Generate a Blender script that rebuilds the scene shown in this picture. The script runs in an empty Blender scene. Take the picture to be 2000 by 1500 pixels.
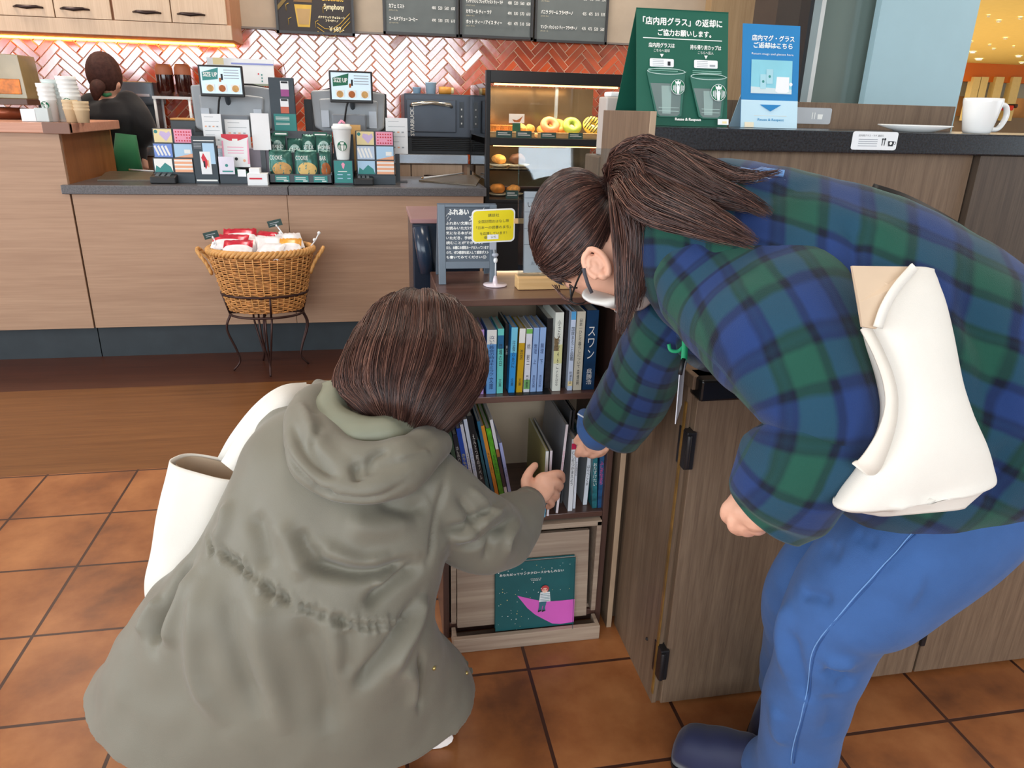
import bpy, math, random
import numpy as np
from mathutils import Vector, Matrix, noise as mnoise
random.seed(7); rng = np.random.default_rng(7)
S = bpy.context.scene
COL = S.collection

# ---------------------------------------------------------------- camera
F, PIT, YAW, ROL, EYE = 1430.1, 0.359747, 0.1893875, 0.02697537, 1.26
fw = np.array([math.sin(YAW)*math.cos(PIT), math.cos(YAW)*math.cos(PIT), -math.sin(PIT)])
r0 = np.array([math.cos(YAW), -math.sin(YAW), 0.0]); u0 = np.cross(r0, fw)
cr = r0*math.cos(ROL)+u0*math.sin(ROL); cu = -r0*math.sin(ROL)+u0*math.cos(ROL)
CAM = np.array([0.0, 0.0, EYE])
cd = bpy.data.cameras.new('camera'); cam = bpy.data.objects.new('camera', cd); COL.objects.link(cam)
cd.sensor_width = 36.0; cd.lens = F/2000*36.0; cd.clip_start = .02
cam.matrix_world = Matrix(((cr[0], cu[0], -fw[0], 0), (cr[1], cu[1], -fw[1], 0), (cr[2], cu[2], -fw[2], EYE), (0, 0, 0, 1)))
S.camera = cam

# ---------------------------------------------------------------- light and exposure
def lin(c):
    return tuple(((v/255)/12.92 if v/255 <= .04045 else ((v/255+.055)/1.055)**2.4) for v in c)
S.view_settings.view_transform = 'Standard'; S.view_settings.look = 'None'
S.view_settings.gamma = 1.0; S.view_settings.use_curve_mapping = False
S.view_settings.exposure = -0.1
W = bpy.data.worlds.new('daylight'); S.world = W; W.use_nodes = True
W.node_tree.nodes['Background'].inputs[0].default_value = (.78, .9, 1, 1)
W.node_tree.nodes['Background'].inputs[1].default_value = 1.6
def area(name, loc, rot, sx, sy, power, col, spread=180):
    l = bpy.data.lights.new(name, 'AREA'); l.shape = 'RECTANGLE'; l.size = sx; l.size_y = sy
    l.energy = power; l.color = col; l.spread = math.radians(spread)
    o = bpy.data.objects.new(name, l); o.location = loc; o.rotation_euler = rot; COL.objects.link(o); return o
area('window_daylight', (-1.7, -3.15, 1.85), (math.radians(90), 0, 0), 6.95, 2.0, 250, (.88, .95, 1))
area('side_window_daylight', (-5.1, .6, 1.5), (0, math.radians(-90), 0), 2.3, 5.0, 175, (.88, .95, 1))
area('doorway_daylight', (5.6, -.6, 1.7), (0, math.radians(90), 0), 2.3, 3.5, 50, (.9, .95, 1))
for i, (lx, ly) in enumerate([(-2.2, 1.6), (0.2, 1.6), (2.6, 1.6), (-2.2, 4.6), (-.4, 4.7), (1.4, 4.7)]):
    area('ceiling_lamp_light', (lx, ly, 2.86), (0, 0, 0), .5, .5, 26 if ly > 3 else 15, (1, .9, .78))
area('hall_light', (9.5, 15, 2.5), (0, 0, 0), 12, 12, 620, (1, .92, .72))

# ---------------------------------------------------------------- pixel -> point helpers (photo frame 2000x1500)
def ray(x, y): return cr*(x-1000)/F - cu*(y-750)/F + fw
def at(x, y, Y): d = ray(x, y); return CAM + d*(Y/d[1])
def az(x, y, z): d = ray(x, y); return CAM + d*((z-EYE)/d[2])
def ad(x, y, t): return CAM + ray(x, y)*t
def V(*a): return np.array(a, float)
def nrm(v): v = np.asarray(v, float); return v/max(1e-9, np.linalg.norm(v))

# ---------------------------------------------------------------- materials
MATS = {}
def mat(name, col, rough=.55, metal=0., var=.06, vs=12., bump=0., bs=200., spec=.5, emit=None, es=0., trans=0., alpha=1., coat=0., sheen=0., ior=1.45, wrinkle=0.):
    if name in MATS: return MATS[name]
    m = bpy.data.materials.new(name); MATS[name] = m; m.use_nodes = True
    nt = m.node_tree; N = nt.nodes; L = nt.links; b = N['Principled BSDF']
    c = lin(col) if max(col) > 1 else col
    tc = N.new('ShaderNodeTexCoord')
    if var > 0:
        nz = N.new('ShaderNodeTexNoise'); nz.inputs['Scale'].default_value = vs; nz.inputs['Detail'].default_value = 3
        L.new(tc.outputs['Object'], nz.inputs['Vector'])
        rp = N.new('ShaderNodeValToRGB'); rp.color_ramp.elements[0].position = .3; rp.color_ramp.elements[1].position = .7
        rp.color_ramp.elements[0].color = (*[v*(1-var) for v in c], 1); rp.color_ramp.elements[1].color = (*[min(1, v*(1+var)) for v in c], 1)
        L.new(nz.outputs['Fac'], rp.inputs['Fac']); L.new(rp.outputs['Color'], b.inputs['Base Color'])
    else: b.inputs['Base Color'].default_value = (*c, 1)
    if bump > 0:
        n2 = N.new('ShaderNodeTexNoise'); n2.inputs['Scale'].default_value = bs; n2.inputs['Detail'].default_value = 4
        L.new(tc.outputs['Object'], n2.inputs['Vector'])
        bp = N.new('ShaderNodeBump'); bp.inputs['Strength'].default_value = bump; bp.inputs['Distance'].default_value = .004
        L.new(n2.outputs['Fac'], bp.inputs['Height']); L.new(bp.outputs['Normal'], b.inputs['Normal'])
    if wrinkle > 0:
        mp = N.new('ShaderNodeMapping'); mp.inputs['Rotation'].default_value = (0, .5, .35); mp.inputs['Scale'].default_value = (7, 7, 2.4); L.new(tc.outputs['Object'], mp.inputs[0])
        n4 = N.new('ShaderNodeTexNoise'); n4.inputs['Scale'].default_value = 1; n4.inputs['Detail'].default_value = 1; n4.inputs['Roughness'].default_value = .4; n4.inputs['Distortion'].default_value = .3; L.new(mp.outputs[0], n4.inputs[0])
        b4 = N.new('ShaderNodeBump'); b4.inputs['Strength'].default_value = wrinkle; b4.inputs['Distance'].default_value = .05; L.new(n4.outputs['Fac'], b4.inputs['Height'])
        if bump > 0: L.new(b4.outputs[0], bp.inputs['Normal'])
        else: L.new(b4.outputs[0], b.inputs['Normal'])
    b.inputs['Roughness'].default_value = rough; b.inputs['Metallic'].default_value = metal
    b.inputs['Specular IOR Level'].default_value = spec; b.inputs['IOR'].default_value = ior
    b.inputs['Transmission Weight'].default_value = trans; b.inputs['Alpha'].default_value = alpha
    b.inputs['Coat Weight'].default_value = coat; b.inputs['Sheen Weight'].default_value = sheen
    if emit: b.inputs['Emission Color'].default_value = (*lin(emit), 1); b.inputs['Emission Strength'].default_value = es
    return m
def wood(name, c1, c2, axis='Z', sc=1., rough=.4, spec=.4, coat=0., rings=14.):
    """long streaky grain running along one axis"""
    if name in MATS: return MATS[name]
    m = bpy.data.materials.new(name); MATS[name] = m; m.use_nodes = True
    nt = m.node_tree; N = nt.nodes; L = nt.links; b = N['Principled BSDF']
    tc = N.new('ShaderNodeTexCoord'); mp = N.new('ShaderNodeMapping')
    s = {'X': (.9, 26, 26), 'Y': (26, .9, 26), 'Z': (26, 26, .9)}[axis]
    mp.inputs['Scale'].default_value = [v*sc for v in s]
    L.new(tc.outputs['Object'], mp.inputs['Vector'])
    n1 = N.new('ShaderNodeTexNoise'); n1.inputs['Scale'].default_value = 3; n1.inputs['Detail'].default_value = 6; n1.inputs['Distortion'].default_value = .4
    n2 = N.new('ShaderNodeTexNoise'); n2.inputs['Scale'].default_value = rings; n2.inputs['Detail'].default_value = 2
    L.new(mp.outputs[0], n1.inputs['Vector']); L.new(mp.outputs[0], n2.inputs['Vector'])
    mx = N.new('ShaderNodeMix'); mx.inputs[0].default_value = .45
    L.new(n1.outputs['Fac'], mx.inputs[2]); L.new(n2.outputs['Fac'], mx.inputs[3])
    rp = N.new('ShaderNodeValToRGB'); rp.color_ramp.elements[0].position = .36; rp.color_ramp.elements[1].position = .64
    rp.color_ramp.elements[0].color = (*lin(c1), 1); rp.color_ramp.elements[1].color = (*lin(c2), 1)
    L.new(mx.outputs[0], rp.inputs['Fac']); L.new(rp.outputs['Color'], b.inputs['Base Color'])
    bp = N.new('ShaderNodeBump'); bp.inputs['Strength'].default_value = .12; bp.inputs['Distance'].default_value = .001
    L.new(mx.outputs[0], bp.inputs['Height']); L.new(bp.outputs['Normal'], b.inputs['Normal'])
    b.inputs['Roughness'].default_value = rough; b.inputs['Specular IOR Level'].default_value = spec; b.inputs['Coat Weight'].default_value = coat
    return m
def thin(name, tint=(255, 255, 255), ior=1.5, rough=.02):
    if name in MATS: return MATS[name]
    m = bpy.data.materials.new(name); MATS[name] = m; m.use_nodes = True; nt = m.node_tree; N = nt.nodes; L = nt.links
    N.remove(N['Principled BSDF']); tr = N.new('ShaderNodeBsdfTransparent'); tr.inputs[0].default_value = (*lin(tint), 1); gl = N.new('ShaderNodeBsdfGlossy'); gl.inputs['Roughness'].default_value = rough
    fr_ = N.new('ShaderNodeFresnel'); fr_.inputs[0].default_value = ior; mx = N.new('ShaderNodeMixShader'); L.new(fr_.outputs[0], mx.inputs[0]); L.new(tr.outputs[0], mx.inputs[1]); L.new(gl.outputs[0], mx.inputs[2]); L.new(mx.outputs[0], N['Material Output'].inputs[0]); return m
def col(r, g, b, rough=.5, **k): return mat('paint_%02x%02x%02x_%d' % (r, g, b, int(rough*100)), (r, g, b), rough, var=.03, **k)

# ---------------------------------------------------------------- mesh builder
_txt = {}
def text_mesh(s, spacing=1., line=1., align='LEFT', extrude=0.):
    k = (s, spacing, line, align)
    if k in _txt: return _txt[k]
    cu_ = bpy.data.curves.new('t', 'FONT'); cu_.body = s; cu_.space_line = line; cu_.space_character = spacing; cu_.align_x = align
    cu_.resolution_u = 2; cu_.size = 1
    o = bpy.data.objects.new('t', cu_); COL.objects.link(o)
    dg = bpy.context.evaluated_depsgraph_get(); me = o.evaluated_get(dg).to_mesh()
    v = np.array([q.co[:] for q in me.vertices]) if len(me.vertices) else np.zeros((0, 3)); f = [tuple(p.vertices) for p in me.polygons]
    o.evaluated_get(dg).to_mesh_clear(); bpy.data.objects.remove(o); bpy.data.curves.remove(cu_)
    _txt[k] = (v, f); return v, f
WOFF = {}
class MB:
    def __init__(s): s.v = []; s.f = []; s.fm = []; s.ms = []; s.sm = []; s.uv = None
    def mi(s, m):
        if m not in s.ms: s.ms.append(m)
        return s.ms.index(m)
    def add(s, vs, fs, m, smooth=False):
        o = len(s.v); s.v.extend([tuple(float(a) for a in q) for q in vs]); i = s.mi(m)
        for f in fs: s.f.append(tuple(o+k for k in f)); s.fm.append(i); s.sm.append(smooth)
        return s
    def box(s, x0, y0, z0, x1, y1, z1, m, fr=None):
        vs = [(x, y, z) for z in (z0, z1) for y in (y0, y1) for x in (x0, x1)]
        if fr is not None: vs = [fr(*q) for q in vs]
        return s.add(vs, [(0, 2, 3, 1), (4, 5, 7, 6), (0, 1, 5, 4), (2, 6, 7, 3), (0, 4, 6, 2), (1, 3, 7, 5)], m)
    def tube(s, pts, rad, m, n=10, closed=False, flat=1., up=None, caps=True):
        P = [np.array(p, float) for p in pts]; K = len(P)
        R = [rad]*K if np.isscalar(rad) else list(rad)
        nn = np.array(up, float) if up is not None else None; vs = []
        for i in range(K):
            t = nrm(P[(i+1) % K]-P[i-1]) if closed else nrm(P[min(i+1, K-1)]-P[max(i-1, 0)])
            if nn is None: nn = np.cross(t, [0, 0, 1]) if abs(t[2]) < .9 else np.cross(t, [1, 0, 0])
            ref = np.array(up, float) if up is not None else nn
            nn = nrm(ref-t*np.dot(ref, t)); bb = np.cross(t, nn)
            for j in range(n):
                a = 2*math.pi*j/n; vs.append(P[i]+R[i]*(nn*math.cos(a)*flat+bb*math.sin(a)))
        fs = []
        for i in range(K if closed else K-1):
            for j in range(n):
                a, b = i*n+j, i*n+(j+1) % n; c, d = ((i+1) % K)*n+(j+1) % n, ((i+1) % K)*n+j
                fs.append((a, b, c, d))
        if not closed and caps: fs.append(tuple(range(n))[::-1]); fs.append(tuple((K-1)*n+j for j in range(n)))
        return s.add(vs, fs, m, True)
    def cyl(s, p0, p1, r0_, r1_, m, n=20): 
        s.tube([p0, p1], [r0_, r1_], m, n); s.sm[-(n+2):] = [True]*n+[False]*2; return s
    def lathe(s, prof, c, m, n=28, X=(1, 0, 0), Z=(0, 0, 1), sy=1.):
        X = nrm(X); Z = nrm(Z); Y = np.cross(Z, X); c = np.array(c, float); vs = []
        for r_, z in prof:
            for j in range(n):
                a = 2*math.pi*j/n; vs.append(c+X*r_*math.cos(a)+Y*r_*sy*math.sin(a)+Z*z)
        fs = [(i*n+j, i*n+(j+1) % n, (i+1)*n+(j+1) % n, (i+1)*n+j) for i in range(len(prof)-1) for j in range(n)]
        return s.add(vs, fs, m, True)
    def ball(s, c, r_, m, n=16, X=(1, 0, 0), Z=(0, 0, 1)):
        rx, ry, rz = (r_, r_, r_) if np.isscalar(r_) else r_
        X = nrm(X); Z = nrm(np.array(Z)-X*np.dot(X, Z)); Y = np.cross(Z, X); vs = []; k = max(6, n//2)
        for i in range(k+1):
            th = math.pi*i/k
            for j in range(n):
                a = 2*math.pi*j/n; rr = max(math.sin(th), 1e-3)
                vs.append(np.array(c)+X*rx*rr*math.cos(a)+Y*ry*rr*math.sin(a)-Z*rz*math.cos(th))
        fs = [(i*n+j, i*n+(j+1) % n, (i+1)*n+(j+1) % n, (i+1)*n+j) for i in range(k) for j in range(n)]
        return s.add(vs, fs+[tuple(range(n))[::-1], tuple(k*n+j for j in range(n))], m, True)
    def prism(s, poly, o, ux, uy, th, m):
        """flat outline (u,v) at origin o with axes ux, uy, thickness th along ux x uy"""
        o, ux, uy = (np.array(q, float) for q in (o, ux, uy)); nz = nrm(np.cross(ux, uy)); n = len(poly)
        a = [o+ux*p[0]+uy*p[1] for p in poly]; b = [q+nz*th for q in a]
        fs = [tuple(range(n))[::-1], tuple(range(n, 2*n))]+[(i, (i+1) % n, n+(i+1) % n, n+i) for i in range(n)]
        return s.add(a+b, fs, m)
    def text(s, t, o, ux, uy, h, m, w=None, align='CENTER', lift=.0004, vertical=False, spacing=1., bold=0.):
        """lettering: block of text centred (or left) at o; h = total height of the block, w = total width"""
        if vertical: t = '\n'.join(t)
        v, f = text_mesh(t, spacing, .95 if vertical else 1.15, 'CENTER' if (vertical or align == 'CENTER') else 'LEFT')
        if not len(v): return s
        lo = v.min(0); hi = v.max(0); sz = np.maximum(hi-lo, 1e-6); ky = h/sz[1]; kx = ky if w is None else w/sz[0]
        ux = nrm(ux); uy = nrm(uy); nz = nrm(np.cross(ux, uy)); o = np.array(o, float); c = (lo+hi)/2
        if align == 'LEFT' and not vertical: c[0] = lo[0]
        P = [o+ux*(q[0]-c[0])*kx+uy*(q[1]-c[1])*ky+nz*lift for q in v]
        s.add(P, f, m)
        if bold:
            for dx, dy in ((bold, 0), (-bold, 0), (0, bold), (0, -bold)): s.add([p+ux*dx*h+uy*dy*h+nz*lift*.1*(1+dx+2*dy) for p in P], f, m)
        return s
    def build(s, name, parent=None, bevel=0., sub=0, seg=2, label=None, cat=None, group=None, kind=None, origin=True, smooth=None, uv=None):
        me = bpy.data.meshes.new(name); A = np.array(s.v)
        o = bpy.data.objects.new(name, me); COL.objects.link(o)
        off = V(0, 0, 0)
        if origin and parent is None and len(A): lo, hi = A.min(0), A.max(0); off = V((lo[0]+hi[0])/2, (lo[1]+hi[1])/2, lo[2])
        if parent is not None: off = WOFF[parent.name]
        WOFF[o.name] = off
        me.from_pydata([tuple(q) for q in (A-off)], [], s.f)
        for m in s.ms: me.materials.append(m)
        me.polygons.foreach_set('material_index', s.fm)
        me.polygons.foreach_set('use_smooth', s.sm if smooth is None else [smooth]*len(s.f))
        if uv is not None:
            l = me.uv_layers.new(name='UVMap'); idx = np.empty(len(me.loops), int); me.loops.foreach_get('vertex_index', idx)
            l.data.foreach_set('uv', np.asarray(uv, float)[idx].ravel())
        me.update(); me.validate()
        if parent is None: o.location = off; o.matrix_world = Matrix.Translation(off.tolist())
        else: o.parent = parent
        if sub: q = o.modifiers.new('s', 'SUBSURF'); q.levels = sub; q.render_levels = sub
        if bevel: q = o.modifiers.new('b', 'BEVEL'); q.width = bevel; q.segments = seg; q.limit_method = 'ANGLE'; q.angle_limit = math.radians(40); q.harden_normals = False
        if label: o['label'] = label
        if cat: o['category'] = cat
        if group: o['group'] = group
        if kind: o['kind'] = kind
        return o
def thing(name, loc, label, cat, group=None):
    o = bpy.data.objects.new(name, None); COL.objects.link(o); o.location = [float(a) for a in loc]; o.empty_display_size = .05
    o.matrix_world = Matrix.Translation([float(a) for a in loc]); WOFF[o.name] = np.array([float(a) for a in loc])
    o['label'] = label; o['category'] = cat
    if group: o['group'] = group
    return o
class Panel:
    """a flat face in a mesh: (u,v) run 0..1 from the lower left corner; prints lie a hair in front"""
    def __init__(s, mb, o, ux, uy): s.mb = mb; s.o = np.array(o, float); s.ux = np.array(ux, float); s.uy = np.array(uy, float); s.n = nrm(np.cross(ux, uy)); s.k = 1; s.w = np.linalg.norm(ux); s.h = np.linalg.norm(uy)
    def p(s, u, v, l=0): return s.o+s.ux*u+s.uy*v+s.n*l
    def slab(s, th, m): s.mb.prism([(0, 0), (1, 0), (1, 1), (0, 1)], s.o-s.n*th, s.ux, s.uy, th, m); return s
    def poly(s, pts, m): s.k += 1; s.mb.add([s.p(u, v, .00012*s.k*s.lf) for u, v in pts], [tuple(range(len(pts)))], m); return s
    lf = 1.
    def rect(s, u0, v0, u1, v1, m): return s.poly([(u0, v0), (u1, v0), (u1, v1), (u0, v1)], m)
    def disc(s, u, v, r_, m, n=20, ry=None):
        ry = r_*s.w/s.h if ry is None else ry
        return s.poly([(u+r_*math.cos(2*math.pi*i/n), v+ry*math.sin(2*math.pi*i/n)) for i in range(n)], m)
    def text(s, t, u, v, h, m, w=None, align='CENTER', vertical=False, bold=0.):
        s.k += 1; s.mb.text(t, s.p(u, v), s.ux, s.uy, h*s.h, m, None if w is None else w*s.w, align, .00012*s.k*s.lf, vertical, bold=bold); return s
def facing(x0, y0, x1, y1, Y, th=.004, lean=0.):
    """upright rectangle facing the room, from a photo box at depth Y -> origin, ux, uy"""
    a = at(x0, y1, Y); b = at(x1, y1, Y); c = at(x0, y0, Y); z0 = a[2]; h = c[2]-a[2]
    return V(a[0], Y, z0), V(b[0]-a[0], 0, 0), V(0, lean*h, h)
def siren(pn, u, v, r_, green, white, lady=True):
    """round green emblem with a pale crowned figure and wavy tails"""
    k = pn.w/pn.h
    pn.disc(u, v, r_, white, 28); pn.disc(u, v, r_*.95, green, 28)
    P = lambda pts: [(u+x*r_, v+y*r_*k) for x, y in pts]
    pn.poly(P([(-.16, -.9), (.16, -.9), (.26, -.1), (.2, .35), (-.2, .35), (-.26, -.1)]), white)
    pn.poly(P([(-.36, .42), (.36, .42), (.42, .8), (.17, .66), (0, .93), (-.17, .66), (-.42, .8)]), white)
    pn.disc(u, v+.3*r_*k, r_*.23, white, 14)
    for sx in (-1, 1):
        for i in range(3):
            a = .34+.16*i
            pn.poly(P([(sx*a, -.75+.14*i), (sx*(a+.08), -.72+.14*i), (sx*(a+.1), .1), (sx*(a+.02), .42-.1*i), (sx*(a+.02), .1)][::sx]), white)
    pn.poly(P([(-.1, .34), (.1, .34), (.07, .18), (-.07, .18)]), green)
# smooth interpolation
def cat(P, n):
    P = np.asarray(P, float); K = len(P); out = []
    for i in range(n):
        x = i*(K-1)/(n-1); k = min(int(x), K-2); t = x-k
        p0 = P[k-1] if k > 0 else 2*P[0]-P[1]; p1, p2 = P[k], P[k+1]; p3 = P[k+2] if k+2 < K else 2*P[-1]-P[-2]
        out.append(.5*((2*p1)+(-p0+p2)*t+(2*p0-5*p1+4*p2-p3)*t*t+(-p0+3*p1-3*p2+p3)*t**3))
    return np.array(out)
def loft(rings, rows=60, cols=56, cap=True, pw=2.0):
    """rings: (left point, right point, depth half-width, [push], [power]) -> verts, faces, uv; depth axis = away from the camera side"""
    L_ = np.array([r_[0] for r_ in rings]); R_ = np.array([r_[1] for r_ in rings]); Bh = np.array([[r_[2]] for r_ in rings])
    L_ = cat(L_, rows); R_ = cat(R_, rows); Bh = cat(Bh, rows)[:, 0]
    C = (L_+R_)/2; A = (R_-L_)/2; v = []; uv = []; s = 0.
    for i in range(rows):
        t = C[min(i+1, rows-1)]-C[max(i-1, 0)]; t = nrm(t); b = nrm(np.cross(A[i], t))
        if np.dot(b, C[i]-CAM) < 0: b = -b
        if i: s += np.linalg.norm(C[i]-C[i-1])
        aw = np.linalg.norm(A[i])
        for j in range(cols):
            a = 2*math.pi*j/cols; ca, sa = math.cos(a), math.sin(a)
            ca = math.copysign(abs(ca)**(2/pw), ca); sa = math.copysign(abs(sa)**(2/pw), sa)
            v.append(C[i]+A[i]*ca+b*Bh[i]*sa); uv.append((ca*aw if sa < 0 else 3*aw-ca*aw, s))
    f = [(i*cols+j, i*cols+(j+1) % cols, (i+1)*cols+(j+1) % cols, (i+1)*cols+j) for i in range(rows-1) for j in range(cols)]
    if cap: f += [tuple(range(cols))[::-1], tuple((rows-1)*cols+j for j in range(cols))]
    return np.array(v), f, np.array(uv)
def remesh(mb, voxel, smooth=6, fac=.5):
    """melt overlapping closed pieces into one continuous surface -> verts, faces"""
    me = bpy.data.meshes.new('tmp'); me.from_pydata(mb.v, [], mb.f); me.update()
    o = bpy.data.objects.new('tmp', me); COL.objects.link(o)
    m = o.modifiers.new('r', 'REMESH'); m.mode = 'VOXEL'; m.voxel_size = voxel
    if smooth: m = o.modifiers.new('s', 'SMOOTH'); m.iterations = smooth; m.factor = fac
    dg = bpy.context.evaluated_depsgraph_get(); ev = o.evaluated_get(dg); e = ev.to_mesh()
    v = np.empty(len(e.vertices)*3); e.vertices.foreach_get('co', v); v = v.reshape(-1, 3); f = [tuple(p.vertices) for p in e.polygons]
    ev.to_mesh_clear(); bpy.data.objects.remove(o); bpy.data.meshes.remove(me); return v, f
def normals(v, f):
    me = bpy.data.meshes.new('n'); me.from_pydata(v.tolist(), [], f); me.update()
    n = np.empty(len(v)*3); me.vertices.foreach_get('normal', n); bpy.data.meshes.remove(me); return n.reshape(-1, 3)
def crease(v, f, lines):
    """push the cloth in or out along fold lines; each line: photo points traced on the cloth, width, height (m)"""
    n = normals(v, f); d = v-CAM; z = d@fw; px = 1000+F*(d@cr)/z; py = 750-F*(d@cu)/z; front = (n*d).sum(1) < 0
    disp = np.zeros(len(v))
    for pts, w, amp in lines:
        P3 = []
        for x, y in pts:
            q = (px-x)**2+(py-y)**2+np.where(front, 0, 1e9); near = q < q.min()+80; k = int(np.where(near, z, 1e9).argmin()); P3.append(v[k])
        P3 = cat(np.array(P3), max(2, len(P3)*3)) if len(P3) > 2 else np.array(P3)
        best = np.full(len(v), 9.); tt = np.zeros(len(v)); K = len(P3)-1
        for i in range(K):
            a, b = P3[i], P3[i+1]; ab = b-a; u = np.clip(((v-a)@ab)/max(1e-9, ab@ab), 0, 1)
            dd = np.linalg.norm(v-(a+u[:, None]*ab), axis=1); q = dd < best; best[q] = dd[q]; tt[q] = ((i+u)/K)[q]
        fade = np.clip(np.sin(np.pi*np.clip(tt, 0.03, .97))*1.6, 0, 1)
        disp += amp*np.exp(-(best/w)**2)*fade
    return v+n*disp[:, None]
def capsule(mb, pts, rad, m, n=14):
    """round-ended limb through joints"""
    mb.tube(pts, rad, m, n)
    for p, r_ in ((pts[0], rad[0]), (pts[-1], rad[-1])): mb.ball(p, r_*.995, m, n)
    return mb
# ================================================================ THE SETTING
def floor_mat():
    m = bpy.data.materials.new('terracotta_tiles'); m.use_nodes = True; nt = m.node_tree; N = nt.nodes; L = nt.links; b = N['Principled BSDF']
    tc = N.new('ShaderNodeTexCoord'); mp = N.new('ShaderNodeMapping'); mp.inputs['Location'].default_value = (.3-.022, .3-.17, 0)
    L.new(tc.outputs['Object'], mp.inputs[0])
    br = N.new('ShaderNodeTexBrick'); br.offset = 0; br.inputs['Scale'].default_value = 1; br.inputs['Brick Width'].default_value = .3
    br.inputs['Row Height'].default_value = .3; br.inputs['Mortar Size'].default_value = .0042; br.inputs['Mortar Smooth'].default_value = .1
    br.inputs['Color1'].default_value = (0, 0, 0, 1); br.inputs['Color2'].default_value = (1, 1, 1, 1); br.inputs['Mortar'].default_value = (.5, .5, .5, 1)
    L.new(mp.outputs[0], br.inputs['Vector'])
    nz = N.new('ShaderNodeTexNoise'); nz.inputs['Scale'].default_value = 5; nz.inputs['Detail'].default_value = 8; nz.inputs['Roughness'].default_value = .6
    L.new(tc.outputs['Object'], nz.inputs['Vector'])
    ma = N.new('ShaderNodeMath'); ma.operation = 'MULTIPLY_ADD'; ma.inputs[1].default_value = .16; L.new(br.outputs['Color'], ma.inputs[0]); L.new(nz.outputs['Fac'], ma.inputs[2])
    rp = N.new('ShaderNodeValToRGB'); e = rp.color_ramp.elements; e[0].position = .36; e[1].position = .8
    e[0].color = (*lin((106, 62, 36)), 1); e[1].color = (*lin((174, 114, 68)), 1); q = e.new(.56); q.color = (*lin((146, 88, 48)), 1)
    L.new(ma.outputs[0], rp.inputs[0])
    mx = N.new('ShaderNodeMix'); mx.data_type = 'RGBA'; mx.inputs[7].default_value = (*lin((62, 34, 24)), 1)
    L.new(br.outputs['Fac'], mx.inputs[0]); L.new(rp.outputs[0], mx.inputs[6]); L.new(mx.outputs[2], b.inputs['Base Color'])
    bp = N.new('ShaderNodeBump'); bp.inputs['Strength'].default_value = .5; bp.inputs['Distance'].default_value = .004; bp.invert = True
    n3 = N.new('ShaderNodeTexNoise'); n3.inputs['Scale'].default_value = 30; n3.inputs['Detail'].default_value = 5; L.new(tc.outputs['Object'], n3.inputs[0])
    m3 = N.new('ShaderNodeMath'); m3.operation = 'MULTIPLY_ADD'; m3.inputs[1].default_value = .18; L.new(n3.outputs['Fac'], m3.inputs[0]); L.new(br.outputs['Fac'], m3.inputs[2])
    L.new(m3.outputs[0], bp.inputs['Height']); L.new(bp.outputs[0], b.inputs['Normal'])
    b.inputs['Roughness'].default_value = .38; b.inputs['Specular IOR Level'].default_value = .45
    return m
TILE = floor_mat()
FB1 = wood('brown_floor', (106, 64, 30), (130, 84, 44), 'X', .5, .32, .45); FB2 = wood('dark_brown_floor', (74, 40, 27), (92, 52, 36), 'X', .5, .34, .4)
FB3 = col(226, 208, 176, .4)
b = MB()
Y1, Y2 = 2.578, 3.45
for x0, y0, x1, y1, m in ((-5, -3, 6, Y1, TILE), (-5, Y1, 6, Y2, FB1), (-5, Y2, 6, 6, FB2), (6, -3, 26, 6, FB3), (-5, 6, 26, 27, FB3)):
    b.add([(x0, y0, 0), (x1, y0, 0), (x1, y1, 0), (x0, y1, 0)], [(0, 1, 2, 3)], m)
b.build('floor', origin=False, kind='structure')
CEIL = col(196, 190, 180, .8); WALLP = mat('taupe_wall', (176, 160, 142), .75, var=.04)
b = MB(); b.box(-5.2, -3.2, 2.9, 5.6, 5.7, 3.0, CEIL); b.build('ceiling', origin=False, kind='structure')
WB = 5.42   # tiled wall plane
b = MB(); b.box(-5.2, WB, 0, 2.35, WB+.15, 2.9, WALLP); b.build('wall_back', origin=False, kind='structure')
TAN = wood('tan_veneer_wall', (150, 124, 92), (168, 142, 108), 'Z', .7, .55, .3)
b = MB(); b.box(2.35, WB-.1, 0, 4.4, WB+.1, 2.9, TAN); b.build('wall_back_right', origin=False, kind='structure')
# window wall behind the photographer and on the left
FRM = col(60, 62, 64, .4)
b = MB()
b.box(-5.2, -3.1, 0, 5.6, -2.98, .85, WALLP); b.box(-5.2, -3.1, 2.75, 5.6, -2.98, 2.9, WALLP); b.box(1.75, -3.1, .85, 5.6, -2.98, 2.75, WALLP)
b.build('wall_front', origin=False, kind='structure')
b = MB()
for x in (-5.1, -3.5, -1.9, -.3, 1.02, 1.72): b.box(x-.03, -3.07, .85, x+.03, -3.0, 2.75, FRM)
b.box(-5.1, -3.07, .85, 1.75, -3.0, .9, FRM); b.box(-5.1, -3.07, 2.7, 1.75, -3.0, 2.75, FRM)
b.build('window_1', origin=False, kind='structure')
b = MB()
b.box(-5.1, -3.1, 0, -4.98, -1.9, 2.9, WALLP); b.box(-5.1, 3.1, 0, -4.98, WB, 2.9, WALLP); b.box(-5.1, -1.9, 0, -4.98, 3.1, .3, WALLP); b.box(-5.1, -1.9, 2.65, -4.98, 3.1, 2.9, WALLP)
b.build('wall_left', origin=False, kind='structure')
b = MB()
for y in (-1.9, -.2, 1.5, 3.1): b.box(-5.08, y-.03, .3, -5.0, y+.03, 2.65, FRM)
b.build('window_2', origin=False, kind='structure')

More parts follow.
